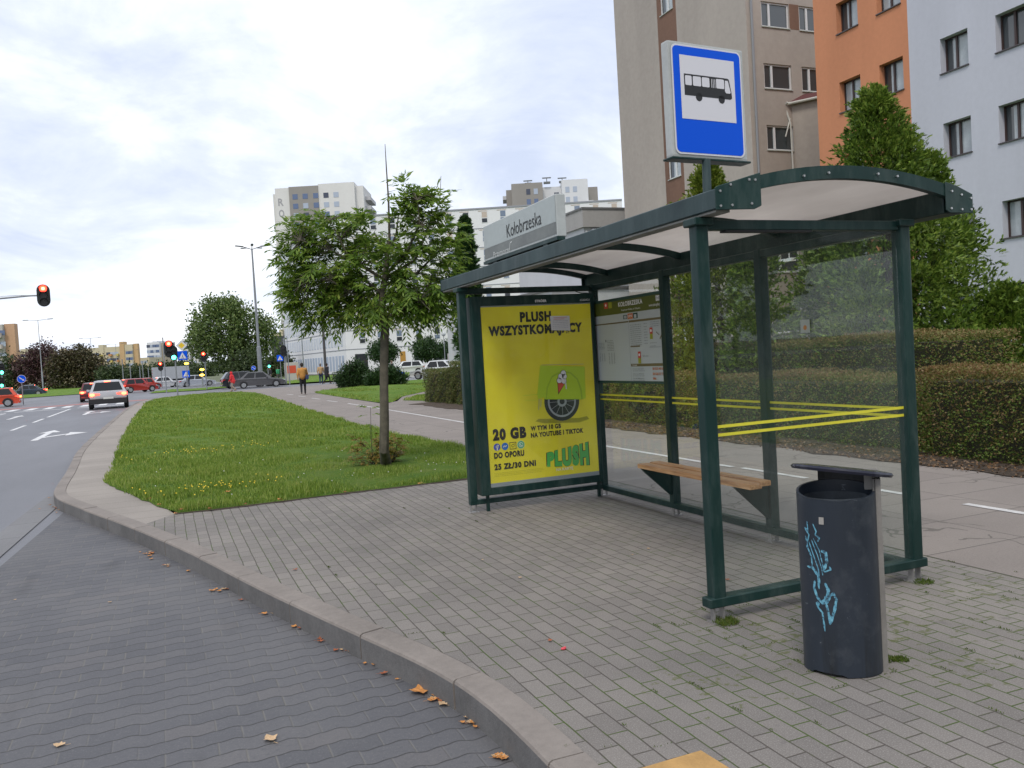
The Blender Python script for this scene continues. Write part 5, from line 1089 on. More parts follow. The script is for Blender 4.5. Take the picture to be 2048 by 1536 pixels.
# white apartment block on the corner
random.seed(8)
AWH = plaster('apartment_white', (.66, .665, .68), .03, .1, .1); LEDGE = M('grey_ledge', (.26, .27, .30), .7); HB = thing('apartment_building', 'long white six-storey corner apartment block with rows of tall windows behind the ash tree', 'building', tuple(at(695, 745, 142).to_tuple()[:2])+(0,))
c0 = at(695, 740, 142); azL = R_(-5.0); dl = Vector((math.sin(azL), math.cos(azL), 0)); aR = YAW+R_(90+1.5); dr = Vector((math.sin(aR), math.cos(aR), 0))
def hit(o, d, u):                 # distance along a wall where a photo column meets it
    r_ = ray(u, 740); return (o.x*r_.y-o.y*r_.x)/(d.y*r_.x-d.x*r_.y) if False else -((o.x*r_.y-o.y*r_.x)/(d.x*r_.y-d.y*r_.x))
Ll = hit(c0, dl, 574); Lr = hit(c0, dr, 1262); top = at(695, 437, 142).z
nl = Vector((-dl.y, dl.x, 0)); nl = nl if nl.x < 0 else -nl; nr = Vector((-dr.y, dr.x, 0)); nr = nr if nr.y < 0 else -nr
FLf = Frame((c0.x, c0.y), dl, nl); FR = Frame((c0.x, c0.y), dr, nr); m = MB()
P0, P1, P2 = FLf.P(Ll, 0), FLf.P(0, 0), FR.P(Lr, 0); P3 = P2+dl*30; P4 = P0+dr*14
pl_ = [(p.x, p.y) for p in (P0, P1, P2, P3, P1+dl*30+dr*16, P4)]; m.prism(pl_, -.1, top-.02); m.build('wall', AWH, HB)
FH = 3.12; led = MB(); nf_ = 8
for k in range(1, nf_): z = .75+FH*k; fbox(led, FLf, -.02, z, 0, Ll, z+.13, .05); fbox(led, FR, 0, z, 0, Lr, z+.13, .05)
fbox(led, FLf, -.1, top-.02, -.3, Ll, top+.22, .1); fbox(led, FR, -.1, top-.02, -.3, Lr, top+.22, .12); led.build('ledge', LEDGE, HB)
WREV = M('window_reveal_blue', (.36, .42, .52), .5); WINM = [WFRAME, M('far_window_glass', (.13, .17, .24), .1, spec=.9), M('far_window_blind', (.45, .38, .32), .5), WREV, M('far_window_dark', (.02, .025, .03), .1)]
cnt = 0; rest = MB()
def far_window(F, u0, z0, w, h, kind=0):
    global cnt; m = rest if cnt >= 100 else MB()
    if kind == 0:
        fbox(m, F, u0, z0, 0, u0+w, z0+h, .05, 0); ml = random.choice((1, 1, 1, 2, 4)); y = z0+h*.42
        m.quad(F.P(u0+.07, z0+.07, .056), F.P(u0+w-.07, z0+.07, .056), F.P(u0+w-.07, y-.06, .056), F.P(u0+.07, y-.06, .056), random.choice((1, 4, 4)))
        m.quad(F.P(u0+.07, y+.06, .056), F.P(u0+w-.07, y+.06, .056), F.P(u0+w-.07, z0+h-.07, .056), F.P(u0+.07, z0+h-.07, .056), ml); fbox(m, F, u0-.5, z0+h+.02, 0, u0+w+.02, z0+h+.14, .04, 2)
    else:
        fbox(m, F, u0, z0, 0, u0+w, z0+h, .03, 3); m.quad(F.P(u0+.1, z0+.1, .034), F.P(u0+w*.6, z0+.1, .034), F.P(u0+w*.6, z0+h-.1, .034), F.P(u0+.1, z0+h-.1, .034), 0)
    if cnt < 100: m.build('window', WINM, HB)
    cnt += 1
for u in (729, 765, 803, 842, 879, 916):
    uu = hit(c0, dr, u)
    for k in range(nf_): far_window(FR, uu-.5, .75+FH*k+.95 if k else 9e9, 1.0, 1.9) if k else None
for k in range(nf_-1, 0, -1):
    for i in range(22): far_window(FLf, 1.8+i*(Ll-3.5)/21, .75+FH*k+.7, 1.15, 2.0, 1)
for u in range(950, 1262, 37):
    uu = hit(c0, dr, u)
    for k in range(3, nf_): far_window(FR, uu-.5, .75+FH*k+.95, 1.0, 1.9)
o = rest.build('windows', WINM, HB); o['kind'] = 'stuff'
GM_ = [M('far_window_dark'), M('ochre_door', (.38, .20, .03), .5), WREV]
for u0, u1, mi in ((712, 737, 0), (802, 813, 1), (830, 847, 0), (868, 886, 0)):
    a, b = hit(c0, dr, u0), hit(c0, dr, u1); gm = MB(); fbox(gm, FR, a, 0, 0, b, 3.1, .05, mi); gm.build('ground_floor_opening', GM_, HB)
for i in range(22): a = 1.5+i*(Ll-3.5)/21; gm = MB(); fbox(gm, FLf, a, .4, 0, a+1.3, 3.0, .04, 2); gm.build('ground_floor_opening', GM_, HB)
# towers and slabs further off
def tower(name, label, u0, u1, D, vt, segs, cols, rows, floor=2.8, wcol=None, rz=0., wh=1.35, ww=1.3, extra=None, depth=16, vtop_win=None, cap=None):
    a, b = at(u0, 740, D), at(u1, 740, D); a.z = b.z = 0; d = (b-a); W = d.length; d.normalize(); d = Matrix.Rotation(R_(rz), 3, 'Z') @ d; n = Vector((d.y, -d.x, 0)); n = n if n.dot(Vector((a.x, a.y, 0))) < 0 else -n
    ht = at(u0, vt, D).z; T_ = thing(name, label, 'building', tuple(a)); F_ = Frame((a.x, a.y), d, n)
    tot = float(u1-u0)
    for s0, s1, dv, mat, dw in segs:
        m = MB(); fbox(m, F_, (s0-u0)/tot*W, -1, -depth, (s1-u0)/tot*W, ht-dv*D/FPX, dw); m.build('wall', mat, T_)
    wm = [M('far_pane_blue', (.10, .14, .24), .2), M('far_pane_dark', (.05, .06, .09), .2), M('far_pane_pale', (.35, .40, .48), .3)] if wcol is None else wcol
    for u in cols:
        dw = [s[4] for s in segs if s[0] <= u < s[1]]; dw = dw[0] if dw else 0
        for r in range(rows):
            m = MB(); z = ht-1.0-(.5 if vtop_win is None else vtop_win)-floor*r; x = (u-u0)/tot*W; fbox(m, F_, x-ww/2, z-wh, dw, x+ww/2, z, dw+.06, random.choice(range(len(wm)))); m.build('window', wm, T_)
    return T_, F_, W, ht, tot
TWH = plaster('tower_cream', (.60, .595, .575), .05, .05, .05); TGR = plaster('tower_grey_beige', (.26, .245, .225), .06, .05, .05); TW2 = plaster('tower_white', (.60, .61, .62), .04, .05, .05)
T1, F1, W1, h1, tt1 = tower('tower_block', 'tall cream and grey tower block rising left behind the white apartment block', 564, 758, 250, 378, [(564, 574, 8, TWH, -3), (574, 602, 1, TWH, 0), (602, 660, 0, TGR, .3), (660, 732, -3, TWH, 0), (732, 748, 3, TWH, -1.5)], [614, 634, 655, 675, 695], 14, 2.75, ww=1.5, wh=1.5, vtop_win=1.2)
for k in range(16):
    z = h1-3.2-2.75*k; x0 = W1*(748-564)/194.; m = MB(); fbox(m, F1, x0, z-1.1, -14, x0+1.6, z, -4, 0); m.build('balcony', M('balcony_panel', (.42, .42, .43), .7), T1)
    x1 = W1*(574-564)/194.
    if k < 6: m = MB(); fbox(m, F1, x1+.8-2.2, h1-34-2.75*k, -9, x1-.2, h1-33-2.75*k, -2, 0); m.build('balcony', M('balcony_panel'), T1)
xl = W1*(579-564)/194.

for ch_, dz_ in (('R', 5.3), ('O', 8.6)): pn = Panel(F1.P(0, 0, .01), F1.d, F1.n); pn.text(ch_, xl, h1-dz_, xl+1.6, h1-dz_+2.2, 0, 2, .03); pn.mb.build('painted_letter', M('faded_grey_letter', (.30, .30, .31), .8), T1)
T2, F2_, W2_, h2, tt2 = tower('tower_block', 'cream and grey tower block with roof aerials rising right of the name board', 1033, 1219, 230, 370, [(1033, 1044, 6, TGR, -4), (1044, 1106, 0, TGR, 0), (1106, 1144, 6, TW2, -3), (1144, 1196, -2, TW2, 0), (1196, 1219, 8, TGR, -5)], [1077, 1092, 1155, 1170], 13, 2.72, ww=1.1, wh=1.5, vtop_win=.6)
m = MB()
for u, h_ in ((1078, 1.3), (1116, 1.8), (1147, 1.5)): x = (u-1033)/tt2*W2_; fbox(m, F2_, x-.9, h2, -3, x+.9, h2+.5, -2); fbox(m, F2_, x-.1, h2, -3, x+.1, h2+h_, -2.8); fbox(m, F2_, x-1.2, h2+h_-.3, -3, x+1.2, h2+h_, -2.8)
m.build('roof_vents', M('roof_vent_dark', (.12, .13, .13), .7), T2)
for k in range(12):
    z = h2-2.4-2.72*k; m = MB(); fbox(m, F2_, -1.0, z-1.0, -10, 0, z, -3.9); m.build('balcony', M('balcony_panel'), T2)
    x = (1134-1033)/tt2*W2_; m = MB(); fbox(m, F2_, x-.6, z-1.6, -3, x+.7, z, -2.94); m.build('window', M('far_pane_dark'), T2)
    if k: x = (1193-1033)/tt2*W2_; m = MB(); fbox(m, F2_, x, z-1.8, 0, x+1.6, z-.6, .8); m.build('balcony', TW2, T2)
PINK = plaster('slab_peach', (.50, .31, .20), .06, .1, .05); PALE = plaster('slab_pale', (.42, .40, .37), .06, .1, .05); CRM = plaster('slab_cream_yellow', (.50, .45, .31), .06, .05, .05); OCH = plaster('slab_ochre', (.48, .33, .17), .06, .05, .05)
TA, FA_, WA, hA_, _ = tower('apartment_slab', 'peach and grey apartment slab at the left edge', -40, 27, 210, 651, [(-40, 8, 0, PALE, 0), (8, 27, -1, PINK, -1)], [-30, -18, -6, 3], 5, 2.8, rz=8, ww=2.2, wh=1.2, depth=3)
for k in range(6): z = hA_-2.2-2.8*k; m = MB(); fbox(m, FA_, 0, z-1.1, .1, WA*.7, z, 1.1); m.build('balcony', M('balcony_panel_warm', (.45, .40, .36), .7), TA)
TB_, FBb, WB, hB, ttB = tower('apartment_slab', 'long cream apartment slab with ochre bays beyond the dark trees', 117, 276, 400, 700, [(117, 130, -2, CRM, -2), (130, 171, 2, CRM, -2), (171, 201, 0, CRM, 0), (201, 211, -5, CRM, .4), (211, 243, 0, CRM, 0), (243, 252, -9, OCH, .4), (252, 268, -3, CRM, 0), (268, 277, -4, OCH, -1)], [181, 189, 197, 219, 227, 235, 258, 264], 5, 2.9, ww=1.9, wh=1.3, vtop_win=1.5, depth=3)
for k in range(5):
    for a, b in ((203, 209), (222, 228), (236, 241)): z = hB-3.4-2.9*k; m = MB(); fbox(m, FBb, (a-117)/ttB*WB, z-1., .3, (b-117)/ttB*WB, z, 1.4, 0); m.build('balcony', random.choice((M('balcony_orange', (.45, .22, .08), .7), M('balcony_yellow', (.50, .42, .12), .7))), TB_)
tower('apartment_slab', 'small cream slab just right of the peach slab far off', 28, 50, 420, 703, [(28, 39, 0, CRM, 0), (39, 50, -4, CRM, -2)], [34, 44], 4, 2.9, ww=2.0)
tower('tower_block', 'slim white far tower behind the trailer', 297, 329, 520, 685, [(297, 322, 0, TW2, 0), (303, 313, -3, TW2, -4), (322, 328, 2, plaster('far_tan', (.42, .36, .26)), -3)], [300, 306, 312, 318], 7, 3.3, ww=2.2, wh=1.7)
tower('tower_block', 'pair of far grey towers behind the crossing signs', 368, 398, 560, 678, [(368, 382, 0, TWH, 0), (388, 398, -3, TWH, 0)], [372, 378, 392], 6, 3.3, ww=2.0)
tower('low_building', 'low ochre building beyond the far trees left of the trailer', 277, 300, 430, 716, [(277, 300, 0, CRM, 0)], [284, 292], 1, 2.9, ww=1.8)
tower('office_building', 'low yellow-grey office behind the black glass building', 548, 578, 240, 667, [(548, 564, 0, CRM, 0), (564, 571, -7, CRM, .4), (571, 578, -3, TGR, 0)], [554], 1)
KG, FK, WK, hK, ttK = tower('glass_building', 'black glass-fronted building left of the white apartment block', 546, 594, 190, 673, [(546, 594, 0, M('black_curtain_wall', (.016, .018, .024), .12, spec=.8), 0)], [], 0, depth=10)
m = MB()
for i in range(1, 6): fbox(m, FK, WK*i/6-.04, 0, 0, WK*i/6+.04, hK, .05)
for i in range(1, 4): fbox(m, FK, 0, hK*i/4, 0, WK, hK*i/4+.08, .04)
m.build('glazing_bars', M('dark_mullion', (.035, .035, .045), .5), KG)

# the street behind the camera: it shows only as reflections in the shelter's glass
BACKG = plaster('back_block_grey', (.16, .16, .165)); BACKP = plaster('back_block_pale_bands', (.42, .42, .43))
for (x0, x1, y, hh, lab) in ((14, 44, -46, 21, 'long grey apartment block with pale balcony bands across the street behind the viewer'), (50, 74, -60, 30, 'taller grey apartment block with pale bands further behind the viewer')):
    B2 = thing('apartment_building', lab, 'building', ((x0+x1)/2, y, 0)); m = MB(); m.box((x0, y-12, 0), (x1, y, hh)); m.build('wall', BACKG, B2)
    z = 2.6
    while z < hh-1:
        m = MB(); m.box((x0+1, y+.01, z), (x1-1, y+1.2, z+1.0)); m.build('balcony', BACKP, B2); z += 2.8
# ================================================================ trees of the background
def round_tree(name, label, u, vb, vt, D, wpx, n, mat, blobs, leaf=.16, trunk_h=.35, group=None, base_z=0., seed=1):
    b = at(u, 740, D); b.z = base_z; topz = at(u, vt, D).z; W = wpx*D/FPX; T_ = thing(name, label, 'tree', tuple(b), group=group); g_ = np.random.default_rng(seed)
    right = Vector((math.cos(YAW), -math.sin(YAW), 0)); H = topz-base_z; VS = []
    tm = MB(); tm.tube([b, b+Vector((.05*W, 0, H*.4)), b+Vector((0, 0, H*.75))], [max(.05, W*.035), W*.025, .02], 8)
    for (cx_, cz_, rx, rz, wt) in blobs:
        c = b+right*(cx_*W)+Vector((0, 0, cz_*H)); c += Vector((math.sin(YAW), math.cos(YAW), 0))*(g_.uniform(-.2, .2)*W); k = int(n*wt)
        tm.tube([b+Vector((0, 0, H*.3)), (b+c)/2+Vector((0, 0, H*.12)), c], [W*.018, W*.010, .01], 6)
        d = unit(g_.normal(size=(k, 3))); lum = 1+.16*np.sin(d[:, 0]*6+cx_*9)+.14*np.sin(d[:, 1]*7+d[:, 2]*9); P = np.array(c)+d*(g_.uniform(.35, 1, k)**.45*lum)[:, None]*np.array([rx*W, rx*W, rz*H])
        P += np.repeat(g_.normal(size=(k//6+1, 3))*leaf*.9, 6, 0)[:k]
        VS.append(leaves(P, d*.5+g_.normal(size=(k, 3)), g_.normal(size=(k, 3)), leaf*g_.uniform(.6, 1.35, k), leaf*.6, .15)[0])
    V = np.concatenate(VS); np_mesh('crown', V, np.arange(len(V)).reshape(-1, 4), mat, T_); tm.build('trunk', BARK2, T_, smooth=True); return T_
FG = leaf_mat('far_green_leaves', [(.03, .06, .018), (.07, .12, .03), (.13, .19, .05), (.20, .25, .08)], .3, .5); FD = leaf_mat('dark_purple_leaves', [(.025, .012, .014), (.055, .025, .028), (.10, .045, .05), (.06, .05, .03)], .15, .5)
FB_ = leaf_mat('brown_green_leaves', [(.022, .018, .012), (.05, .042, .022), (.075, .075, .028), (.10, .06, .035)], .15, .5); DG = leaf_mat('dark_far_green', [(.018, .035, .014), (.04, .065, .022), (.07, .10, .03)], .2, .4); BALL = leaf_mat('clipped_ball_leaves', [(.010, .028, .010), (.022, .055, .015), (.045, .09, .02)], .15, .6)
round_tree('poplar_tree', 'large bushy green tree behind the crossing left of the tall lamp post', 465, 745, 592, 120, 175, 15000, FG, [(-.05, .62, .30, .30, .30), (.22, .55, .26, .30, .22), (-.28, .50, .20, .22, .14), (-.02, .88, .12, .12, .06), (-.12, .85, .10, .13, .05), (.15, .82, .10, .12, .05), (.02, .32, .28, .22, .14), (.36, .48, .12, .22, .06)], .42, seed=3)
round_tree('tree', 'small grey-green willow in front of the big bushy tree', 495, 745, 690, 112, 70, 3500, DG, [(0, .5, .35, .4, .5), (.25, .35, .3, .3, .3), (-.25, .3, .28, .3, .2)], .34, seed=4)
round_tree('tree', 'dark purple-leaved tree at the left behind the blue arrow sign', 82, 760, 684, 170, 92, 8000, FD, [(0, .60, .30, .35, .4), (.28, .5, .26, .34, .25), (-.28, .42, .26, .32, .2), (.0, .28, .42, .25, .15)], .5, seed=5)
round_tree('tree', 'brown-green bushy tree right of the purple-leaved tree', 155, 760, 691, 165, 100, 9000, FB_, [(0, .60, .34, .36, .4), (-.3, .50, .24, .34, .2), (.3, .45, .24, .34, .2), (.0, .25, .45, .25, .2)], .5, seed=6)
round_tree('tree', 'low dark green tree behind the silver car with brake lights', 222, 765, 731, 160, 62, 3500, DG, [(0, .5, .4, .45, .6), (.2, .4, .3, .4, .4)], .45, seed=7)
round_tree('tree', 'low grey-green tree at the left edge beside the peach slab', 14, 770, 706, 170, 60, 3000, DG, [(0, .5, .4, .45, .6), (.2, .4, .3, .4, .4)], .45, seed=8)
for k, (u, vt, w, D) in enumerate(((285, 733, 46, 330), (325, 728, 60, 350), (365, 724, 60, 350), (405, 730, 50, 330), (250, 735, 40, 320), (565, 700, 40, 170), (540, 715, 40, 160))):
    round_tree('tree', ['far low green tree behind the waiting cars, first from the left', 'far green tree left of the grey trailer', 'far green tree behind the priority road sign', 'far green tree under the branch of the big bushy tree', 'far green tree between the silver car and the red car', 'green tree in front of the black glass building', 'green tree right of the tall lamp post foot'][k], u, 745, vt, D, w, 1500, DG, [(0, .55, .42, .42, .6), (.15, .35, .45, .3, .4)], D*.0032, seed=20+k)
wood = MB()
P = []
for k in range(70): u = -60+k*10; b = at(u, 740, 620); P.append((b.x, b.y, 0, random.uniform(7, 13)))
pts = []
for x, y, z, h in P: n_ = 130; d = rdir(n_); pts.append(np.array([x, y, h*.5])+d*np.array([9, 9, h*.5])*rng.uniform(.6, 1, (n_, 1)))
pts = np.concatenate(pts); V, Fq = leaves(pts, rdir(len(pts)), rdir(len(pts)), 2.6, 1.9, .1); tag(np_mesh('distant_trees', V, Fq, DG), 'dark line of far-off trees along the horizon', None, None, 'stuff')
for k, (u, w, vt) in enumerate(((770, 58, 678), (855, 50, 673), (906, 62, 680))):
    round_tree('globe_tree', ['round clipped globe tree half hidden behind the ash trunk', 'round clipped globe tree in front of the white block, middle of the three', 'round clipped globe tree beside the shelter post'][k], u, 745, vt, 100, w, 4200, BALL, [(0, .66, .46, .30, .7), (.02, .62, .50, .24, .3)], .26, group='clipped globe trees', seed=30+k)
JUN = leaf_mat('juniper_sprays', [(.010, .028, .008), (.020, .050, .012), (.040, .085, .02)], .1, .7)
def juniper(label, u, vb, vt, wpx, D, seed):
    b = at(u, 740, D); b.z = 0; W = wpx*D/FPX; H = at(u, vt, D).z; J = thing('juniper_bush', label, 'bush', tuple(b)); g_ = np.random.default_rng(seed); n = 90; right = Vector((math.cos(YAW), -math.sin(YAW), 0)); VS = []; m = MB()
    for k in range(n):
        x = g_.uniform(-.42, .42); hh = H*(1-abs(x)*1.3)*g_.uniform(.55, 1.0); tip = b+right*(x*W*1.15)+Vector((0, g_.uniform(-.4, .4)*W*.6, hh)); root = b+right*(x*W*.5); m.tube([root, tip], [.03, .01], 5)
        q_ = 110; f = g_.uniform(.15, 1, q_); P = np.array(root)[None]*(1-f[:, None])+np.array(tip)[None]*f[:, None]+g_.normal(size=(q_, 3))*.13; d = np.array(tip-root)/ (tip-root).length
        VS.append(leaves(P, d+g_.normal(size=(q_, 3))*.6, g_.normal(size=(q_, 3)), .20*g_.uniform(.6, 1.3, q_), .07, .1)[0])
    V = np.concatenate(VS); np_mesh('foliage', V, np.arange(len(V)).reshape(-1, 4), JUN, J); m.build('stems', BARK2, J)
juniper('big dark spiky juniper bush behind the railing left of the ash trunk', 708, 766, 715, 74, 57, 1); juniper('lower dark juniper bush behind the railing at the ash trunk', 770, 768, 728, 80, 55, 2)
bush_m = leaf_mat('verge_shrub_leaves', [(.05, .08, .015), (.10, .14, .03), (.20, .15, .05)], .2, .5)
for k, (u, v, w) in enumerate(((20, 778, 60), (110, 773, 70), (150, 776, 50))):
    b = G(u, v, -.12); n_ = 2500; Wd = w*b.length/FPX; P = np.array(b)+np.stack([rng.normal(size=n_)*Wd*.3, rng.normal(size=n_)*1.2, np.abs(rng.normal(size=n_))*.42], 1); V, Fq = leaves(P, rdir(n_), rdir(n_), .3, .18, .1)
    tag(np_mesh('verge_shrubs', V, Fq, bush_m), ['low shrubs on the verge at the left edge', 'low shrubs on the verge left of the silver car', 'taller grass and shrubs on the verge beside the silver car'][k], None, None, 'stuff')
# ================================================================ street furniture
POLE = M('grey_pole_paint', (.22, .235, .25), .5, .2, var=.12, vs=.8); DARK = M('signal_black', (.012, .016, .016), .6); RED_ON = M('red_lamp_lit', (1, .10, .03), .5, emit=11., ecol=(1, .022, .012)); RED_CORE = M('red_lamp_core', (1, .5, .1), .5, emit=8., ecol=(1, .42, .12)); BRAKE = M('brake_lamp_lit', (1, .1, .05), .5, emit=9., ecol=(1, .10, .04))
GREEN_ON = M('green_lamp_lit', (.05, .9, .55), .5, emit=6., ecol=(.08, 1, .6)); LENS = M('dark_lens', (.03, .03, .03), .3); YEL_ON = M('amber_lamp_lit', (1, .6, .05), .5, emit=7., ecol=(1, .55, .05)); WHITE_ON = M('headlamp_lit', (1, .9, .7), .4, emit=7., ecol=(1, .85, .6))
def lampset(parent, c, right, face, s, lit, h=.95, red_glow=False):
    """a three-lamp head: rounded case, three lenses under visors"""
    c = Vector(c); up = Vector((0, 0, 1)); w = h*.27; m = MB(); F_ = Frame((c.x, c.y), right, face); n = 8; pr_ = []
    for k in range(n+1): a = PI*k/n; pr_.append((w*math.cos(a), c.z+h/2-w+w*math.sin(a)))
    for k in range(n+1): a = PI+PI*k/n; pr_.append((w*math.cos(a), c.z-h/2+w+w*math.sin(a)))
    K = len(pr_); m.add([F_.P(u, v, -.10) for u, v in pr_]+[F_.P(u, v, .06) for u, v in pr_], [tuple(range(K))[::-1], tuple(range(K, 2*K))]+[(i, (i+1) % K, K+(i+1) % K, K+i) for i in range(K)])
    H = m.build('signal_head', DARK, parent)
    for k in range(3):
        z = c.z+h*(.31-.31*k); l_ = MB(); r = h*.150; pts = [F_.P(r*math.cos(2*PI*j/16), z+r*math.sin(2*PI*j/16), .07) for j in range(16)]; l_.add(pts, [tuple(range(16))])
        on = lit == k; l_.build('lamp', (RED_ON, YEL_ON, GREEN_ON)[k] if on else LENS, H)
        if on and k == 0: l2 = MB(); l2.add([F_.P(r*.42*math.cos(2*PI*j/12), z+r*.42*math.sin(2*PI*j/12), .076) for j in range(12)], [tuple(range(12))]); l2.build('lamp_filament', RED_CORE, H)
        v = MB(); pt = [(r*1.12*math.cos(a), r*1.12*math.sin(a)) for a in [PI*j/8-.2+(.4*j/8) for j in range(9)]]
        v.add([F_.P(a, z+b, w_) for a, b in pt for w_ in (.06, .06+r*1.5)], [(2*j, 2*j+1, 2*j+3, 2*j+2) for j in range(8)]); v.build('visor', DARK, H)
    return H
def facing(p): d = Vector((-p.x, -p.y, 0)).normalized(); return Vector((-d.y, d.x, 0)) if Vector((-d.y, d.x, 0)).dot(Vector((1, 0, 0))) > 0 else Vector((d.y, -d.x, 0)), d
# big overhead signal on an arm from the left
D1 = 37.; sp1 = at(87, 591, D1); TLm = thing('traffic_light', 'large overhead traffic light showing red on a long arm from the left', 'traffic light', (sp1.x-6.2, sp1.y+1.0, -.15)); rt, fc = facing(sp1)
arm0 = Vector((sp1.x-6.2, sp1.y+1.0, 4.15)); m = MB(); m.tube([Vector((arm0.x, arm0.y, -.15)), Vector((arm0.x, arm0.y, 4.3))], [.13, .09], 12); m.tube([arm0, arm0+Vector((1.5, -.25, .32)), at(0, 597, D1), at(60, 591.5, D1), at(80, 591, D1)], [.07, .06, .04, .035, .035], 8)
m.tube([at(60, 590.5, D1), at(30, 591, D1), at(0, 593, D1)], .01, 5); m.build('pole_and_arm', POLE, TLm, smooth=True)
lampset(TLm, sp1, rt, fc, 1, 0, .96)
def pole_signal(label, u, vb, vt, D, heads, zb=0., r=.055):
    b = at(u, 740, D); b.z = zb; T_ = thing('traffic_light', label, 'traffic light', tuple(b)); m = MB(); m.cyl(b, (b.x, b.y, at(u, vt, D).z), r, n=10); m.build('pole', POLE, T_); rt, fc = facing(b)
    for uu, vv, lit, h in heads:
        c = at(uu, vv, D-.15); m = MB(); m.bar((b.x, b.y, c.z), tuple(c), .04, .04); m.build('bracket', POLE, T_); lampset(T_, c, rt, fc, 1, lit, h)
    return T_
DS = 62.
S1 = pole_signal('traffic light showing red on the pole with the priority road signs', 352, 805, 684, DS, [(338, 698, 0, 1.25), (347, 706, 2, 1.05)], zb=0.)
def plate(parent_label, name, shapes, u, v, D, s, thick=.03, cat='sign', pole=None, label=''):
    c = at(u, v, D); rt, fc = facing(c); S_ = thing(name, label, cat, (c.x, c.y, 0)); pn = Panel(c+fc*.07, rt, fc)
    mats = shapes(pn, s); m = MB(); pn2 = pn
    pn.mb.build('sign_face', mats, S_); back = MB(); F_ = Frame((c.x, c.y), rt, fc); r = s*.52
    fbox(back, F_, -r*.7, c.z-r*.7, .03, r*.7, c.z+r*.7, .062); back.build('sign_back', POLE, S_)
    if pole is not None: pm = MB(); pm.cyl((c.x, c.y, pole), (c.x, c.y, c.z+s*.4), .035, n=8); pm.build('sign_post', POLE, S_)
    return S_
SWF = M('sign_white'); SYE = M('sign_yellow', (.72, .50, .03), .4); SBL = BLUE
def diamond(pn, s): r = s*.7; pn.poly([(0, -r), (r, 0), (0, r), (-r, 0)], 0, 1); q_ = r*.58; pn.poly([(0, -q_), (q_, 0), (0, q_), (-q_, 0)], 1, 2); return [SWF, SYE]
def pedestrian(pn, s):
    r = s/2; pn.rect(-r, -r, r, r, 0, 1); pn.poly([(-r*.78, -r*.7), (r*.78, -r*.7), (0, r*.72)], 1, 2)
    pn.disc(.02*s, .06*s, .035*s, 2, 3, 10); pn.poly([(-.04*s, -.02*s), (.04*s, .02*s), (.02*s, -.12*s), (-.02*s, -.12*s)], 2, 3); pn.line([(0, -.1*s), (.1*s, -.3*s)], .035*s, 2, 3); pn.line([(0, -.1*s), (-.09*s, -.3*s)], .035*s, 2, 3); pn.line([(-.15*s, -.32*s), (.18*s, -.32*s)], .02*s, 2, 3); return [SBL, SWF, BLACK]
def round_arrow(pn, s): r = s/2; pn.disc(0, 0, r, 1, 1, 28); pn.disc(0, 0, r*.93, 0, 2, 28); pn.line([(-r*.5, r*.42), (r*.42, -r*.32)], r*.2, 1, 3); pn.poly([(r*.58, -r*.46), (r*.5, -r*.02), (r*.12, -r*.44)], 1, 3); return [SBL, SWF]
def white_plate(pn, s): pn.rect(-s*.5, -s*.35, s*.5, s*.35, 0, 1); pn.rect(-s*.4, .05*s, s*.4, .16*s, 1, 2); pn.rect(-s*.35, -.15*s, s*.3, -.05*s, 1, 2); return [SWF, M('print_grey')]
plate('', 'priority_road_sign', diamond, 363, 691, DS, .56, label='white-edged yellow diamond priority sign above the blue crossing sign')
plate('', 'pedestrian_crossing_sign', pedestrian, 365, 711, DS, .66, label='blue square crossing sign with a white triangle under the yellow diamond')
m = MB(); b = at(330, 740, 78); m.cyl((b.x, b.y, -.1), (b.x, b.y, at(325, 675, 78).z), .05, n=8); T_ = thing('pole', 'thin plain grey pole just left of the signal with the yellow diamond', 'pole', (b.x, b.y, 0)); m.build('shaft', POLE, T_)
pole_signal('small traffic light showing red further left above the white car', 322, 772, 722, 100, [(321, 733, 0, 1.05)])
pole_signal('traffic light showing red on its own pole right of the yellow diamond sign', 411, 781, 708, 78, [(407, 714, 0, .95)]); pole_signal('traffic light showing green at the far left edge above another green lamp', 3, 790, 722, 68, [(3, 738, 2, .9), (3, 765, 2, .8)], zb=-.1)
pole_signal('small far traffic light showing green beside the black glass building', 536, 770, 722, 105, [(538, 728, 2, .9)]); pole_signal('dark traffic light with unlit lamps beside the crossing sign near the black glass building', 571, 773, 676, 80, [(567, 702, 9, 1.1)])
plate('', 'keep_right_sign', round_arrow, 43, 758, 66, .62, pole=-.12, label='round blue sign with a white diagonal arrow on the left verge')
plate('', 'pedestrian_crossing_sign', pedestrian, 560, 716, 84, .6, pole=0, label='blue square crossing sign standing near the black glass building')
plate('', 'pedestrian_crossing_sign', pedestrian, 372, 748, 98, .8, pole=0, label='blue sign low among the cars right of the trailer')
plate('', 'round_sign', round_arrow, 507, 736, 92, .5, pole=0, label='small round blue sign above the black car roof')
plate('', 'information_board', white_plate, 920, 694, 70, .62, pole=0, label='small white notice board on a post beside the clipped hedge'); 
def beacon(u, v, D, label): c = at(u, v, D); T_ = thing('warning_beacon', label, 'beacon', (c.x, c.y, 0)); m = MB(); m.ball(c, .16, 10, sc=(1.5, 1, .7)); m.build('amber_lamp', YEL_ON, T_); m = MB(); m.cyl((c.x, c.y, 0), (c.x, c.y, c.z-.1), .05, n=8); m.build('post', POLE, T_)
beacon(373, 727, 95, 'amber beacon lit right of the pedestrian crossing sign'); beacon(404, 739, 95, 'amber beacon lit above the silver car'); beacon(404, 750, 92, 'lower amber beacon lit right of the silver car')
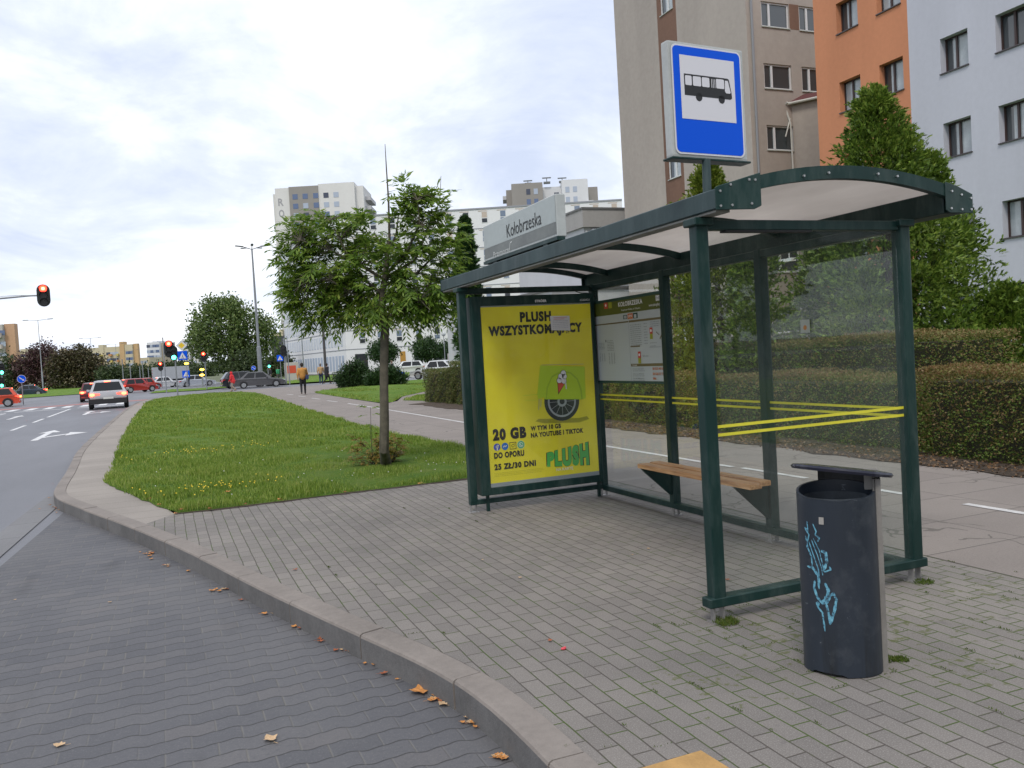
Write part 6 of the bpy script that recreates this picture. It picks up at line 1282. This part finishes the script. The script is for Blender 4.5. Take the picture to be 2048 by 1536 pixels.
# tall lamp mast with radiating heads
def mast(label, u, vb, vt, D, heads, r0=.16, group=None, name='street_lamp', zb=0.):
    b = at(u, vb, D); z1 = at(u, vt, D).z; b.z = zb; T_ = thing(name, label, 'street lamp', tuple(b), group=group); m = MB(); m.tube([b, (b.x, b.y, zb+(z1-zb)*.28), (b.x, b.y, zb+(z1-zb)*.285), (b.x, b.y, z1)], [r0, r0*.95, r0*.62, r0*.35], 12); m.build('mast', POLE, T_, smooth=True)
    for az, L, rise in heads:
        d = Vector((math.cos(az), math.sin(az), 0)); a = Vector((b.x, b.y, z1-.05)); e_ = a+d*L+Vector((0, 0, rise)); m = MB(); m.tube([a, e_], [.04, .03], 6); A_ = m.build('arm', POLE, T_)
        m = MB(); m.bar(e_-d*.05, e_+d*.75+Vector((0, 0, rise*.2)), .26, .10); m.build('lamp_head', M('lamp_head_grey', (.10, .11, .115), .5), A_, bevel=.03)
    return T_
mast('tall grey lamp mast with five radiating heads in front of the bushy tree', 521, 748, 498, 84, [(az, .9, .25) for az in (R_(-22), R_(50), R_(122), R_(194), R_(266))], .22)
LG = 'double-armed street lamps along the far road'; rr_ = R_(-20)
mast('double-armed street lamp at the left above the purple tree', 85, 760, 640, 130, [(rr_, 1.5, .12), (rr_+PI, 1.5, .12)], .11, LG); mast('double-armed street lamp above the cream slab', 187, 760, 676, 190, [(rr_, 1.7, .12), (rr_+PI, 1.7, .12)], .12, LG)
for k, (u, vt, D) in enumerate(((236, 688, 270), (268, 700, 330))): mast(['small far double-armed lamp above the cream slab roof', 'smallest far lamp at the right end of the cream slab'][k], u, 760, vt, D, [(rr_, 1.9, .12), (rr_+PI, 1.9, .12)], .14, LG)
for k, (u, vt, D) in enumerate(((247, 718, 120), (262, 728, 130), (287, 722, 140), (298, 735, 150), (281, 733, 150))):
    b = at(u, 760, D); T_ = thing('pole', 'thin grey pole among the poles behind the red cars', 'pole', (b.x, b.y, 0), group='thin poles behind the red cars'); m = MB(); m.cyl((b.x, b.y, 0), (b.x, b.y, at(u, vt, D).z), .07, n=8); m.build('shaft', POLE, T_)
def simple_pole(label, u, vb, ub, vt, r, mat, D=None):
    g_ = G(u, vb) if D is None else at(u, vb, D); T_ = thing('pole', label, 'pole', (g_.x, g_.y, 0)); m = MB(); DD = (g_-EYEV).dot(_F); m.tube([Vector((g_.x, g_.y, 0)), Vector((g_.x, g_.y, at(ub, vt, DD).z))], [r, r*.75], 10); m.build('shaft', mat, T_, smooth=True)
simple_pole('dark wooden pole in front of the white apartment block beside the man in black', 652, 748, 646, 606, .15, M('dark_pole', (.06, .055, .055), .7), 88); simple_pole('thin grey pole in front of the left face of the white apartment block', 608, 745, 603, 610, .07, POLE, 100)
simple_pole('grey sign pole on the path edge behind the man in the orange jacket', 580, 772, 576, 672, .05, POLE, 78); simple_pole('short grey pole at the red poster box', 574, 745, 570, 670, .06, POLE, 100)
c = at(583, 738, 95); BXT = thing('advert_pillar', 'small white box with a red poster beside the white apartment block', 'box', (c.x, c.y, 0)); m = MB(); m.box((c.x-.75, c.y-.3, 0), (c.x+.75, c.y+.3, 2.1)); m.build('case', PALE, BXT, bevel=.02); m = MB(); m.box((c.x-.5, c.y-.32, .9), (c.x+.45, c.y-.305, 1.75)); m.build('red_poster', M('red_paper', (.55, .07, .03), .6), BXT)
c = at(912, 718, 72); BX2 = thing('utility_cabinet', 'pale green utility cabinet behind the clipped hedge', 'cabinet', (c.x, c.y, 0)); m = MB(); m.box((c.x-.65, c.y-.3, 0), (c.x+.65, c.y+.3, 1.95)); m.build('case', PALE, BX2, bevel=.03)
c = at(887, 668, 82); LPp = thing('globe_lamp', 'globe lamp on a thin post beside the white hall', 'street lamp', (c.x, c.y, 0)); m = MB(); m.ball(c, .22, 14); m.build('globe', M('milky_globe', (.45, .48, .48), .3), LPp, smooth=True); m = MB(); m.cyl((c.x, c.y, 0), (c.x, c.y, c.z-.15), .04, n=8); m.build('post', POLE, LPp)
c = at(923, 681, 60); LQ = thing('wall_lamp', 'small lit lamp beside the far shelter post', 'lamp', tuple(c)); m = MB(); m.ball(c, .10, 10, sc=(1.5, 1, .8)); m.build('lamp_glass', WHITE_ON, LQ); m = MB(); m.cyl((c.x, c.y, 0), (c.x, c.y, c.z), .03, n=6); m.build('post', POLE, LQ)
# railings
RAIL = M('rusty_rail_paint', (.20, .17, .15), .6, var=.3, vs=3)
def railing(label, pts, h=.95, vert=False, step=1.8):
    P = resample([(p.x, p.y) for p in pts], step); F_ = thing('railing', label, 'railing', (P[0].x, P[0].y, 0)); m = MB()
    for a, b in zip(P, P[1:]):
        m.cyl((a.x, a.y, h), (b.x, b.y, h), .025, n=6); m.cyl((a.x, a.y, h*.45), (b.x, b.y, h*.45), .018, n=6)
    m.build('rails', RAIL, F_); m = MB()
    for p in P: m.cyl((p.x, p.y, 0), (p.x, p.y, h), .028, n=6)
    m.build('uprights', RAIL, F_)
railing('low metal railing in front of the juniper bushes', [G(667, 765), G(720, 766), G(762, 767.5)], .9, step=2.2); railing('long metal railing between the junipers and the clipped hedge', [G(775, 762), G(830, 760), G(870, 757), G(912, 753)], .95, step=2.0)

for k, (x, y, h_, w_) in enumerate(((2, -24, 8.5, 9), (11, -30, 9.5, 10), (24, -27, 8, 9), (-30, 12, 10, 12), (-32, 30, 11, 13), (-29, 50, 9.5, 12), (34, -34, 9, 10), (-12, -40, 10, 14))):  # unseen trees, added to darken the sky mirrored in the shelter glass
    b = Vector((x, y, 0)); T_ = thing('tree', 'street tree number %s of the row behind the viewer, only mirrored in glass' % ('one two three four five six seven eight'.split()[k]), 'tree', b, group='street trees behind the viewer'); n_ = 1500
    P = np.array([x, y, h_*.6])+rdir(n_)*np.array([w_*.42, w_*.42, h_*.4])*rng.uniform(.5, 1, (n_, 1))**.5; V, Fq = leaves(P, rdir(n_), rdir(n_), .75, .5, .1); np_mesh('crown', V, Fq, DG, T_); m = MB(); m.tube([b, b+Vector((.1, 0, h_*.6))], [.22, .1], 8); m.build('trunk', BARK2, T_)
# ================================================================ cars
TYRE = M('tyre_black', (.012, .012, .013), .8); RIM = M('alloy_rim', (.35, .36, .37), .35, .7); CGL = M('car_glass', (.012, .014, .016), .12, spec=.35); TRIM = M('car_black_trim', (.018, .018, .02), .6); TAILOFF = M('tail_lamp_red', (.35, .02, .02), .3); HEADOFF = M('clear_headlamp', (.45, .47, .48), .15, spec=.9)
PLATE = M('number_plate', (.6, .6, .58), .5)
def paint(n, c=None): return M(n, c, .25, .15, var=.06, vs=1, coat=.6)
def car(label, loc, rz, L, W, H, pm, style='hatch', lights=(), name='parked_car', group=None, cladding=False, low=False):
    """local axes: +y forward, x across"""
    C_ = thing(name, label, 'car', loc, rz, group); h2 = L/2; bz = .22 if not cladding else .30; sh = H*.60
    wf, wr = h2-L*.19, -h2+L*.20; wr_ = .31 if H < 1.55 else .34
    if style == 'sedan': prof = [(-h2+.02, .38), (-h2, .62), (-h2+.06, sh-.02), (-h2+.75, sh+.06), (.2, sh+.02), (h2-1.15, sh-.05), (h2-.25, sh-.20), (h2-.03, sh-.36), (h2, .42), (h2-.12, bz), (-h2+.15, bz)]; gh = (-h2+.55, -h2+1.35, .42, h2-1.25)
    elif style == 'suv': prof = [(-h2+.03, .45), (-h2, .70), (-h2+.05, sh), (-h2+.2, sh+.04), (.3, sh+.02), (h2-1.0, sh-.03), (h2-.2, sh-.16), (h2-.02, sh-.35), (h2, .5), (h2-.15, bz), (-h2+.15, bz)]; gh = (-h2+.10, -h2+.62, .35, h2-1.10)
    else: prof = [(-h2+.02, .40), (-h2, .66), (-h2+.06, sh), (-h2+.2, sh+.03), (.3, sh+.02), (h2-1.0, sh-.04), (h2-.2, sh-.20), (h2-.02, sh-.36), (h2, .42), (h2-.12, bz), (-h2+.15, bz)]; gh = (-h2+.12, -h2+.55, .38, h2-1.12)
    # body: profile lofted across five stations so flanks and nose curve in
    st = [(-1, .90, .02), (-.93, .985, .0), (0, 1.0, 0), (.93, .985, .0), (1, .90, .02)]; m = MB(); vs = []; K = len(prof)
    for s, k, d in st:
        for (y, z) in prof: zz_ = bz+(z-bz)*(k if z > bz+.1 else 1); bow = 1-.10*(abs(s) > .95)*(y > h2*.7 or y < -h2*.7); vs.append((s*W/2*(1 if abs(s) < 1 else 1.0)*bow, y*(.965 if abs(s) == 1 else .99 if s else 1), zz_))
    fs = [(a*K+i, a*K+(i+1) % K, (a+1)*K+(i+1) % K, (a+1)*K+i) for a in range(4) for i in range(K)]+[tuple(range(K)), tuple(4*K+i for i in range(K))[::-1]]
    m.add(vs, fs, 0)
    yb0, yt0, yt1, yb1 = gh; wb, wt = W/2-.07, W/2-(.33 if style == 'suv' else .26); z0, z1 = sh-.03, H
    q_ = [(-wb, yb0, z0), (wb, yb0, z0), (wb, yb1, z0), (-wb, yb1, z0), (-wt, yt0, z1-.03), (wt, yt0, z1-.03), (wt, yt1, z1-.03), (-wt, yt1, z1-.03), (-wt*.7, yt0+.25, z1), (wt*.7, yt0+.25, z1), (wt*.7, yt1-.3, z1), (-wt*.7, yt1-.3, z1)]
    m.add(q_, [(0, 1, 5, 4), (1, 2, 6, 5), (2, 3, 7, 6), (3, 0, 4, 7), (4, 5, 9, 8), (5, 6, 10, 9), (6, 7, 11, 10), (7, 4, 8, 11), (8, 9, 10, 11)], 0)
    B = m.build('body', pm, C_, bevel=.06 if style == 'suv' else .045, seg=3, smooth=True, shift=False)
    Q = [Vector(v) for v in q_[:8]]
    def glass(nm, a, b, c, d, i0=.08, i1=.08, j0=.14, j1=.14, off=.012):
        P_ = lambda u, v: (a*(1-u)+b*u)*(1-v)+(d*(1-u)+c*u)*v
        n_ = (b-a).cross(d-a).normalized(); ctr = (a+b+c+d)/4; n_ = n_ if n_.dot(ctr-Vector((0, (yb0+yb1)/2, z0+.2))) > 0 else -n_
        g_ = MB(); pts = [P_(i0, j0)+n_*off, P_(1-i1, j0)+n_*off, P_(1-i1, 1-j1)+n_*off, P_(i0, 1-j1)+n_*off]; g_.add(pts, [(0, 1, 2, 3)]); g_.build(nm, CGL, B, shift=False)
    glass('rear_window', Q[0], Q[1], Q[5], Q[4]); glass('windscreen', Q[2], Q[3], Q[7], Q[6])
    for s in (1, -1):
        a, b, c, d = (Q[1], Q[2], Q[6], Q[5]) if s == 1 else (Q[0], Q[3], Q[7], Q[4])
        glass('side_window', a, b, c, d, .10, .54, .12, .10, .010); glass('side_window', a, b, c, d, .50, .09, .12, .10, .010)
        mm = MB(); mm.bar((s*(W/2-.05), yb1-.45, sh+.06), (s*(W/2+.12), yb1-.42, sh+.08), .16, .13); mm.build('wing_mirror', pm, B, bevel=.02, shift=False)
        for y in (wf, wr):
            w_ = MB(); w_.cyl((s*(W/2-.20), y, wr_), (s*(W/2+.012), y, wr_), wr_, n=24); Wh = w_.build('wheel', TYRE, C_, shift=False, bevel=.01)
            w_ = MB(); w_.cyl((s*(W/2+.013), y, wr_), (s*(W/2+.020), y, wr_), wr_*.66, n=20); w_.build('rim', RIM, Wh, shift=False)
            w_ = MB(); n = 16; a0 = [(s*(W/2-.01), y+(wr_+.05)*math.cos(PI*k/n), wr_+(wr_+.05)*math.sin(PI*k/n)) for k in range(n+1)]; a1 = [(s*(W/2+.006), p[1], p[2]) for p in a0]; w_.add(a0+a1, [(k, k+1, n+2+k, n+1+k) for k in range(n)]+[tuple(range(n+1, 2*n+2))]); w_.build('wheel_arch', TRIM, B, shift=False)
    bm_ = MB(); top_ = .60 if cladding else .40
    bm_.box((-W/2+.06, -h2-.012, bz+.02), (W/2-.06, -h2+.1, top_)).box((-W/2+.06, h2-.1, bz+.02), (W/2-.06, h2+.012, top_-.03)); bm_.build('bumper', TRIM if cladding else pm, B, bevel=.02, shift=False)
    zl = sh-.14
    for s in (1, -1):
        t_ = MB(); x0, x1 = s*(W/2-(.58 if style == 'suv' else .44)), s*(W/2-.04); t_.add([(x0, -h2-.004, zl-.02), (x1, -h2+.03, zl-.09), (x1, -h2+.09, zl+.10), (x0, -h2+.03, zl+.06), (x1+s*.015, -h2+.35, zl+.06)], [(0, 1, 2, 3), (1, 4, 2)]); tl = t_.build('tail_lamp', M('tail_lamp_lit', (.8, .04, .03), .4, emit=3., ecol=(1, .06, .03)) if 'brake' in lights else TAILOFF, B, shift=False)
        if 'brake' in lights: t_ = MB(); t_.ball((s*(W/2-.20), -h2-.005, zl), .105, 10, sc=(1.3, .35, .8)); t_.build('brake_lamp', BRAKE, tl, shift=False)
        t_ = MB(); t_.add([(s*(W/2-.50), h2+.004, zl-.20), (s*(W/2-.06), h2-.06, zl-.20), (s*(W/2-.05), h2-.16, zl-.06), (s*(W/2-.48), h2-.05, zl-.10), (s*(W/2-.015), h2-.35, zl-.08)], [(0, 1, 2, 3), (1, 4, 2)]); t_.build('headlamp', WHITE_ON if 'head' in lights else HEADOFF, B, shift=False)
    if 'brake' in lights: t_ = MB(); t_.box((-.16, yt0-.06, H-.09), (.16, yt0+.03, H-.045)); t_.build('high_brake_lamp', BRAKE, B, shift=False)
    t_ = MB(); t_.box((-.26, -h2-.022, zl-.26), (.26, -h2-.006, zl-.15)); t_.build('number_plate', PLATE, B, shift=False); t_ = MB(); t_.box((-.26, h2+.014, bz+.12), (.26, h2+.026, bz+.23)); t_.build('number_plate', PLATE, B, shift=False)
    return C_
def spot(u, v, z=-.155): p = G(u, v, z); return p
def spotD(u, D, z): p = at(u, 740, D); return Vector((p.x, p.y, z))
RZ = -.155
car('silver-white suv waiting with brake lights on in the near lane, seen from behind', spotD(213, 49.5, RZ), R_(3), 4.35, 2.02, 1.62, paint('pearl_silver_paint', (.42, .42, .44)), 'suv', ('brake',), 'suv_car', cladding=True)
car('dark red hatchback with lit brake lights right of the silver suv', spotD(272, 91, RZ), R_(-62), 3.9, 1.75, 1.5, paint('dark_red_paint', (.36, .02, .018)), 'hatch', ('brake',), 'hatchback_car')
car('second small red car just ahead of the dark red hatchback', spotD(289, 104, RZ), R_(-40), 3.9, 1.75, 1.45, paint('bright_red_paint', (.50, .04, .02)), 'hatch', ('brake',), 'hatchback_car')
car('dark car with red tail lights half hidden left of the silver suv', spotD(184, 66, RZ), R_(2), 4.2, 1.8, 1.45, paint('maroon_paint', (.12, .02, .025)), 'hatch', ('brake',), 'hatchback_car')
car('white saloon waiting below the red signal on the far side of the crossing', spotD(326, 112, RZ), R_(-70), 4.4, 1.78, 1.45, paint('white_paint', (.60, .61, .62)), 'sedan', ('brake',), 'saloon_car')
car('silver saloon with sloping bonnet behind the pedestrian sign pole', spotD(392, 108, RZ), R_(-82), 4.5, 1.78, 1.45, paint('light_silver_paint', (.38, .41, .46)), 'sedan', (), 'saloon_car')
car('dark grey saloon crossing at the junction behind the person in red', spot(519, 775, -.15), R_(-90)-.04, 4.75, 1.82, 1.50, paint('dark_grey_paint', (.085, .085, .09)), 'sedan', (), 'saloon_car')
car('black estate car mostly hidden behind the dark grey saloon', spotD(488, 83, -.15), R_(-85), 4.5, 1.82, 1.62, paint('near_black_paint', (.03, .033, .04)), 'suv', (), 'estate_car')
car('orange-red car cut off by the left edge of the photo', spotD(-26, 64, RZ), R_(95), 4.1, 1.75, 1.45, paint('orange_red_paint', (.55, .06, .02)), 'hatch', ('brake',), 'hatchback_car')
car('dark blue saloon passing behind the round blue arrow sign', spotD(50, 108, RZ), R_(92), 4.5, 1.8, 1.42, paint('dark_blue_paint', (.02, .035, .06)), 'sedan', ('brake',), 'saloon_car')
car('white saloon parked behind the railing next to the clipped hedge', spotD(876, 68, 0), R_(48), 4.4, 1.8, 1.45, paint('white_paint'), 'sedan', (), 'saloon_car')
car('white car roof showing between the ash trunk and the parked white saloon', spotD(812, 96, 0), R_(80), 4.3, 1.8, 1.5, paint('white_paint'), 'hatch', (), 'hatchback_car')
c = spotD(343, 135, -.15); TRL = thing('lorry_trailer', 'long grey-white lorry trailer standing behind the waiting cars', 'trailer', c, R_(YAW*0)); m = MB(); m.box((-2.9, -1.2, .95), (2.6, 1.2, 2.9)); m.build('box', M('trailer_grey', (.33, .35, .38), .6, var=.1, vs=.7), TRL, shift=False, bevel=.03)
m = MB(); m.box((-2.9, -1.0, .7), (2.6, 1.0, .93)); m.build('chassis', TRIM, TRL, shift=False)
for x in (-2.0, -1.1, 1.9):
    for y in (-1.15, .9): m = MB(); m.cyl((x, y, .45), (x, y+.25, .45), .45, n=18); m.build('wheel', TYRE, TRL, shift=False)
m = MB()
for k in range(4): m.box((-2.9+.05, -1.22, 1.0+k*.45), (-2.9+.1, -1.205, 1.2+k*.45))
m.build('marker_lamps', TAILOFF, TRL, shift=False)
for k, (u, v) in enumerate(((424, 748), (431, 748))): pass
# ================================================================ people
SKIN = M('skin', (.42, .24, .17), .6); HAIRD = M('dark_hair', (.02, .014, .012), .7); HAIRG = M('grey_brown_hair', (.13, .10, .075), .7)
def organic(name, caps, mat, parent, voxel=.018, smooth=2):
    m = MB()
    for c in caps:
        if len(c) == 3: m.ball(c[0], c[1], 14, sc=c[2])
        else:
            a, b, r0, r1 = c; m.cyl(a, b, r0, r1, n=12); m.ball(a, r0, 12); m.ball(b, r1, 12)
    o = m.build(name, mat, None, shift=False); rmd = o.modifiers.new('r', 'REMESH'); rmd.mode = 'VOXEL'; rmd.voxel_size = voxel
    sm = o.modifiers.new('s', 'SMOOTH'); sm.iterations = smooth; sm.factor = .5
    dg = bpy.context.evaluated_depsgraph_get(); dg.update(); me = bpy.data.meshes.new_from_object(o.evaluated_get(dg)); old = o.data; o.modifiers.clear(); o.data = me; bpy.data.meshes.remove(old)
    me.materials.clear(); me.materials.append(mat)
    for p in me.polygons: p.use_smooth = True
    o.name = name; o.parent = parent; return o
def person(label, loc, rz, H, stride, top, trousers, shoes, hair, arms=(.25, -.25), coat=0., bulk=1., bag=None, hood=False, name='person', sit=False, bent=0., armbend=(.1, .1)):
    """faces +y; built on a 1.75 m figure then scaled"""
    P_ = thing(name, label, 'person', loc, rz); s = H/1.75; V_ = lambda x, y, z: Vector((x, y, z))*s
    hip = .90; hx = .09; legs = []
    for sd, st in ((1, stride), (-1, -stride)):
        ft = V_(sd*.09, st, .08); kn = V_(sd*.095, st*.5+.05+(.10 if st < 0 else .02), .48); hp = V_(sd*hx, 0, hip); an = V_(sd*.09, st-(.02 if st > 0 else .08), .09 if st > 0 else .14); legs.append((hp, kn, an))
    lean = .03+bent; ch = V_(0, lean*.7, 1.28); nk = V_(0, lean, 1.46); hd = V_(0, lean+.03, 1.62); sh_ = [V_(sd*.19, lean*.9, 1.40) for sd in (1, -1)]
    ar = []
    for k, sd in enumerate((1, -1)):
        el = sh_[k]+V_(sd*.06, arms[k]*.55-.02, -.28); wr = el+V_(-sd*.01, arms[k]*.55+armbend[k], -.24+abs(armbend[k])*.5); ar.append((sh_[k], el, wr))
    body = [(V_(0, 0, .93), .135*s, (1.15, .8, .9)), (V_(0, 0, .95), ch, .125*s, .13*s), (V_(0, lean*.8, 1.34), .14*s, (1.25, .75, .8)), (nk-V_(0, 0, .06), nk+V_(0, .01, .06), .055*s, .05*s), (hd, .095*s, (.82, 1.0, 1.22)), (hd+V_(0, .095, -.015), .016*s, (1, 1.2, 1.3)), (hd+V_(.08, 0, -.01), .02*s, (.5, 1, 1.5)), (hd+V_(-.08, 0, -.01), .02*s, (.5, 1, 1.5))]
    for hp, kn, an in legs: body += [(hp, kn, .080*s, .052*s), (kn, an, .05*s, .034*s), (an, an+V_(0, .14, -.03), .035*s, .03*s)]
    for a, b, c_ in ar:
        body += [(a, b, .045*s, .036*s), (b, c_, .035*s, .025*s), (c_, c_+V_(0, .02, -.07), .030*s, .028*s)]
        for j in range(4): body.append((c_+V_((j-1.5)*.018, .02, -.07), c_+V_((j-1.5)*.02, .045, -.135-.012*(1.5-abs(j-1.5))), .010*s, .008*s))
        body.append((c_+V_(0, .03, -.03), c_+V_(0, .075, -.085), .012*s, .009*s))
    organic('body', body, SKIN, P_, .013*s)
    if top is not None:
        g = [(V_(0, 0, 1.0-coat*.15), V_(0, lean*.8, 1.30), .155*s*bulk, .16*s*bulk), (V_(0, lean*.85, 1.36), .16*s*bulk, (1.28, .82, .62)), (V_(.08, lean*.9, 1.40), V_(-.08, lean*.9, 1.40), .08*s, .08*s)]
        if coat: g.append((V_(0, 0, 1.0), V_(0, 0, .95-coat*.3), .16*s*bulk, .165*s*bulk))
        for a, b, c_ in ar: g += [(a, b, .068*s*bulk, .055*s*bulk), (b, c_, .054*s*bulk, .043*s)]
        if hood: g.append((hd+V_(0, -.02, .0), .125*s, (.95, 1, 1.15)))
        organic('jacket', g, top, P_, .018*s)
    g = [(V_(0, 0, .95), .15*s, (1.12, .85, .75))]
    for hp, kn, an in legs: g += [(hp, kn, .098*s, .068*s), (kn, an+V_(0, 0, .03), .066*s, .050*s)]
    organic('trousers', g, trousers, P_, .018*s)
    g = []
    for hp, kn, an in legs: g += [(an+V_(0, -.035, -.035), an+V_(0, .15, -.05), .042*s, .036*s)]
    organic('shoes', g, shoes, P_, .014*s)
    if hair is not None: organic('hair', [(hd+V_(0, -.018, .028), .103*s, (.90, 1.0, 1.12)), (hd+V_(0, -.05, -.03), .07*s, (1.0, .7, 1.2))], hair, P_, .014*s)
    return P_, s, ar
OCHJ = M('ochre_jacket_cloth', (.42, .20, .045), .8, var=.2, vs=14); BLKC = M('black_cloth', (.014, .014, .018), .85); BEIGE = M('beige_jacket_cloth', (.36, .24, .12), .85, var=.15, vs=14); NAVY = M('dark_blue_jeans', (.02, .035, .08), .85); REDJ = M('red_jacket_cloth', (.62, .025, .03), .75, var=.15, vs=14); TAN = M('tan_trousers_cloth', (.30, .24, .19), .85); SHB = M('brown_shoe_leather', (.06, .03, .02), .5); GRNJ = M('green_jacket_cloth', (.03, .25, .12), .8); GREYC = M('grey_cloth', (.12, .12, .13), .85)
PO_ = [('woman with a blue shoulder bag in an ochre-orange jacket walking away along the path', (604, 786), None, 48.5)]
c = spotD(604, 47.5, 0); pr, s, ar = person('person in an ochre jacket and black trousers walking away with a blue shoulder bag', c, R_(-10), 1.80, .16, OCHJ, BLKC, SHB, HAIRD, (.2, -.2), bulk=1.18)
BG = thing('shoulder_bag', 'blue and navy shoulder bag at the hip of the person in the ochre jacket', 'bag', c, R_(-10)); m = MB(); m.box((.17, -.19, .86), (.33, .12, 1.10)); m.build('bag_body', M('bag_navy', (.02, .03, .10), .6), BG, shift=False, bevel=.04, seg=3); m = MB(); m.box((.335, -.15, .94), (.345, .06, 1.09)); m.build('bag_panel', M('bag_bright_blue', (.01, .10, .65), .5), BG, shift=False); m = MB(); m.tube([(.25, -.1, 1.1), (.23, -.10, 1.3), (.17, .02, 1.50), (.20, .08, 1.35), (.24, .08, 1.1)], .012, 6); m.build('strap', BLKC, BG, shift=False)
c = spotD(641, 71, 0); person('person in a beige jacket and blue jeans walking on the path, left of the pair', c, R_(-15), 1.74, .12, BEIGE, NAVY, SHB, HAIRG, (.15, -.15), bulk=1.1)
c = spotD(653, 71, 0); person('person in a long black coat mid-stride on the path, right of the pair', c, R_(-60), 1.74, .26, BLKC, BLKC, BLKC, HAIRD, (-.1, .15), coat=.8, bulk=1.05)
c = spotD(464, 69.5, -.12); person('person in a bright red hooded jacket and tan trousers at the crossing', c, R_(70), 1.62, .16, REDJ, TAN, SHB, None, (.1, .1), bulk=1.25, hood=True, coat=.3, bent=.06)
c = spotD(556, 95, 0); person('small far person in a green top near the black glass building', c, R_(20), 1.7, .1, GRNJ, GREYC, BLKC, HAIRD)
c = spotD(541, 92, 0); person('small far person in dark clothes behind the dark grey saloon', c, R_(60), 1.7, .12, BLKC, GREYC, BLKC, HAIRG)
c = spotD(375, 100, 0); person('small far person in dark blue beside the silver saloon', c, R_(10), 1.7, .1, NAVY, NAVY, BLKC, HAIRD)
c = spotD(782, 72, 0); person('person in dark clothes pushing the blue pushchair behind the railing', c, R_(-90), 1.66, .12, BLKC, BLKC, BLKC, HAIRG, (.35, .35), armbend=(.25, .25), bent=.05)
c = spotD(797, 72, 0); PCR = thing('pushchair', 'blue pushchair on small wheels pushed behind the railing', 'pushchair', c, R_(-90)); BLC = M('pushchair_blue_cloth', (.01, .07, .42), .6)
m = MB(); m.add([(-.24, -.25, .55), (.24, -.25, .55), (.24, .45, .42), (-.24, .45, .42), (-.24, -.40, .95), (.24, -.40, .95), (-.24, .5, .52), (.24, .5, .52)], [(0, 1, 2, 3), (0, 4, 5, 1), (3, 2, 7, 6), (0, 3, 6, 4), (1, 5, 7, 2)]); m.build('seat', BLC, PCR, shift=False, bevel=.02)
m = MB(); n = 8; m.add([(x, -.40+.42*(1-math.cos(PI/2*k/n)), .95+.22*math.sin(PI*k/n*.9)) for k in range(n+1) for x in (-.25, .25)], [(2*k, 2*k+1, 2*k+3, 2*k+2) for k in range(n)]); m.build('hood', BLKC, PCR, shift=False)
m = MB()
for x in (-.25, .25): m.tube([(x, -.75, 1.02), (x, -.40, .85), (x, .45, .16)], .016, 6); m.tube([(x, -.4, .16), (x, .1, .60)], .016, 6)
m.tube([(-.25, -.75, 1.02), (.25, -.75, 1.02)], .016, 6); m.build('frame', POLE, PCR, shift=False)
for x in (-.27, .27):
    for y, r in ((-.40, .15), (.45, .12)): m = MB(); m.cyl((x-.02, y, r), (x+.02, y, r), r, n=18); m.build('wheel', TYRE, PCR, shift=False)
c = spotD(868, 66, 0)
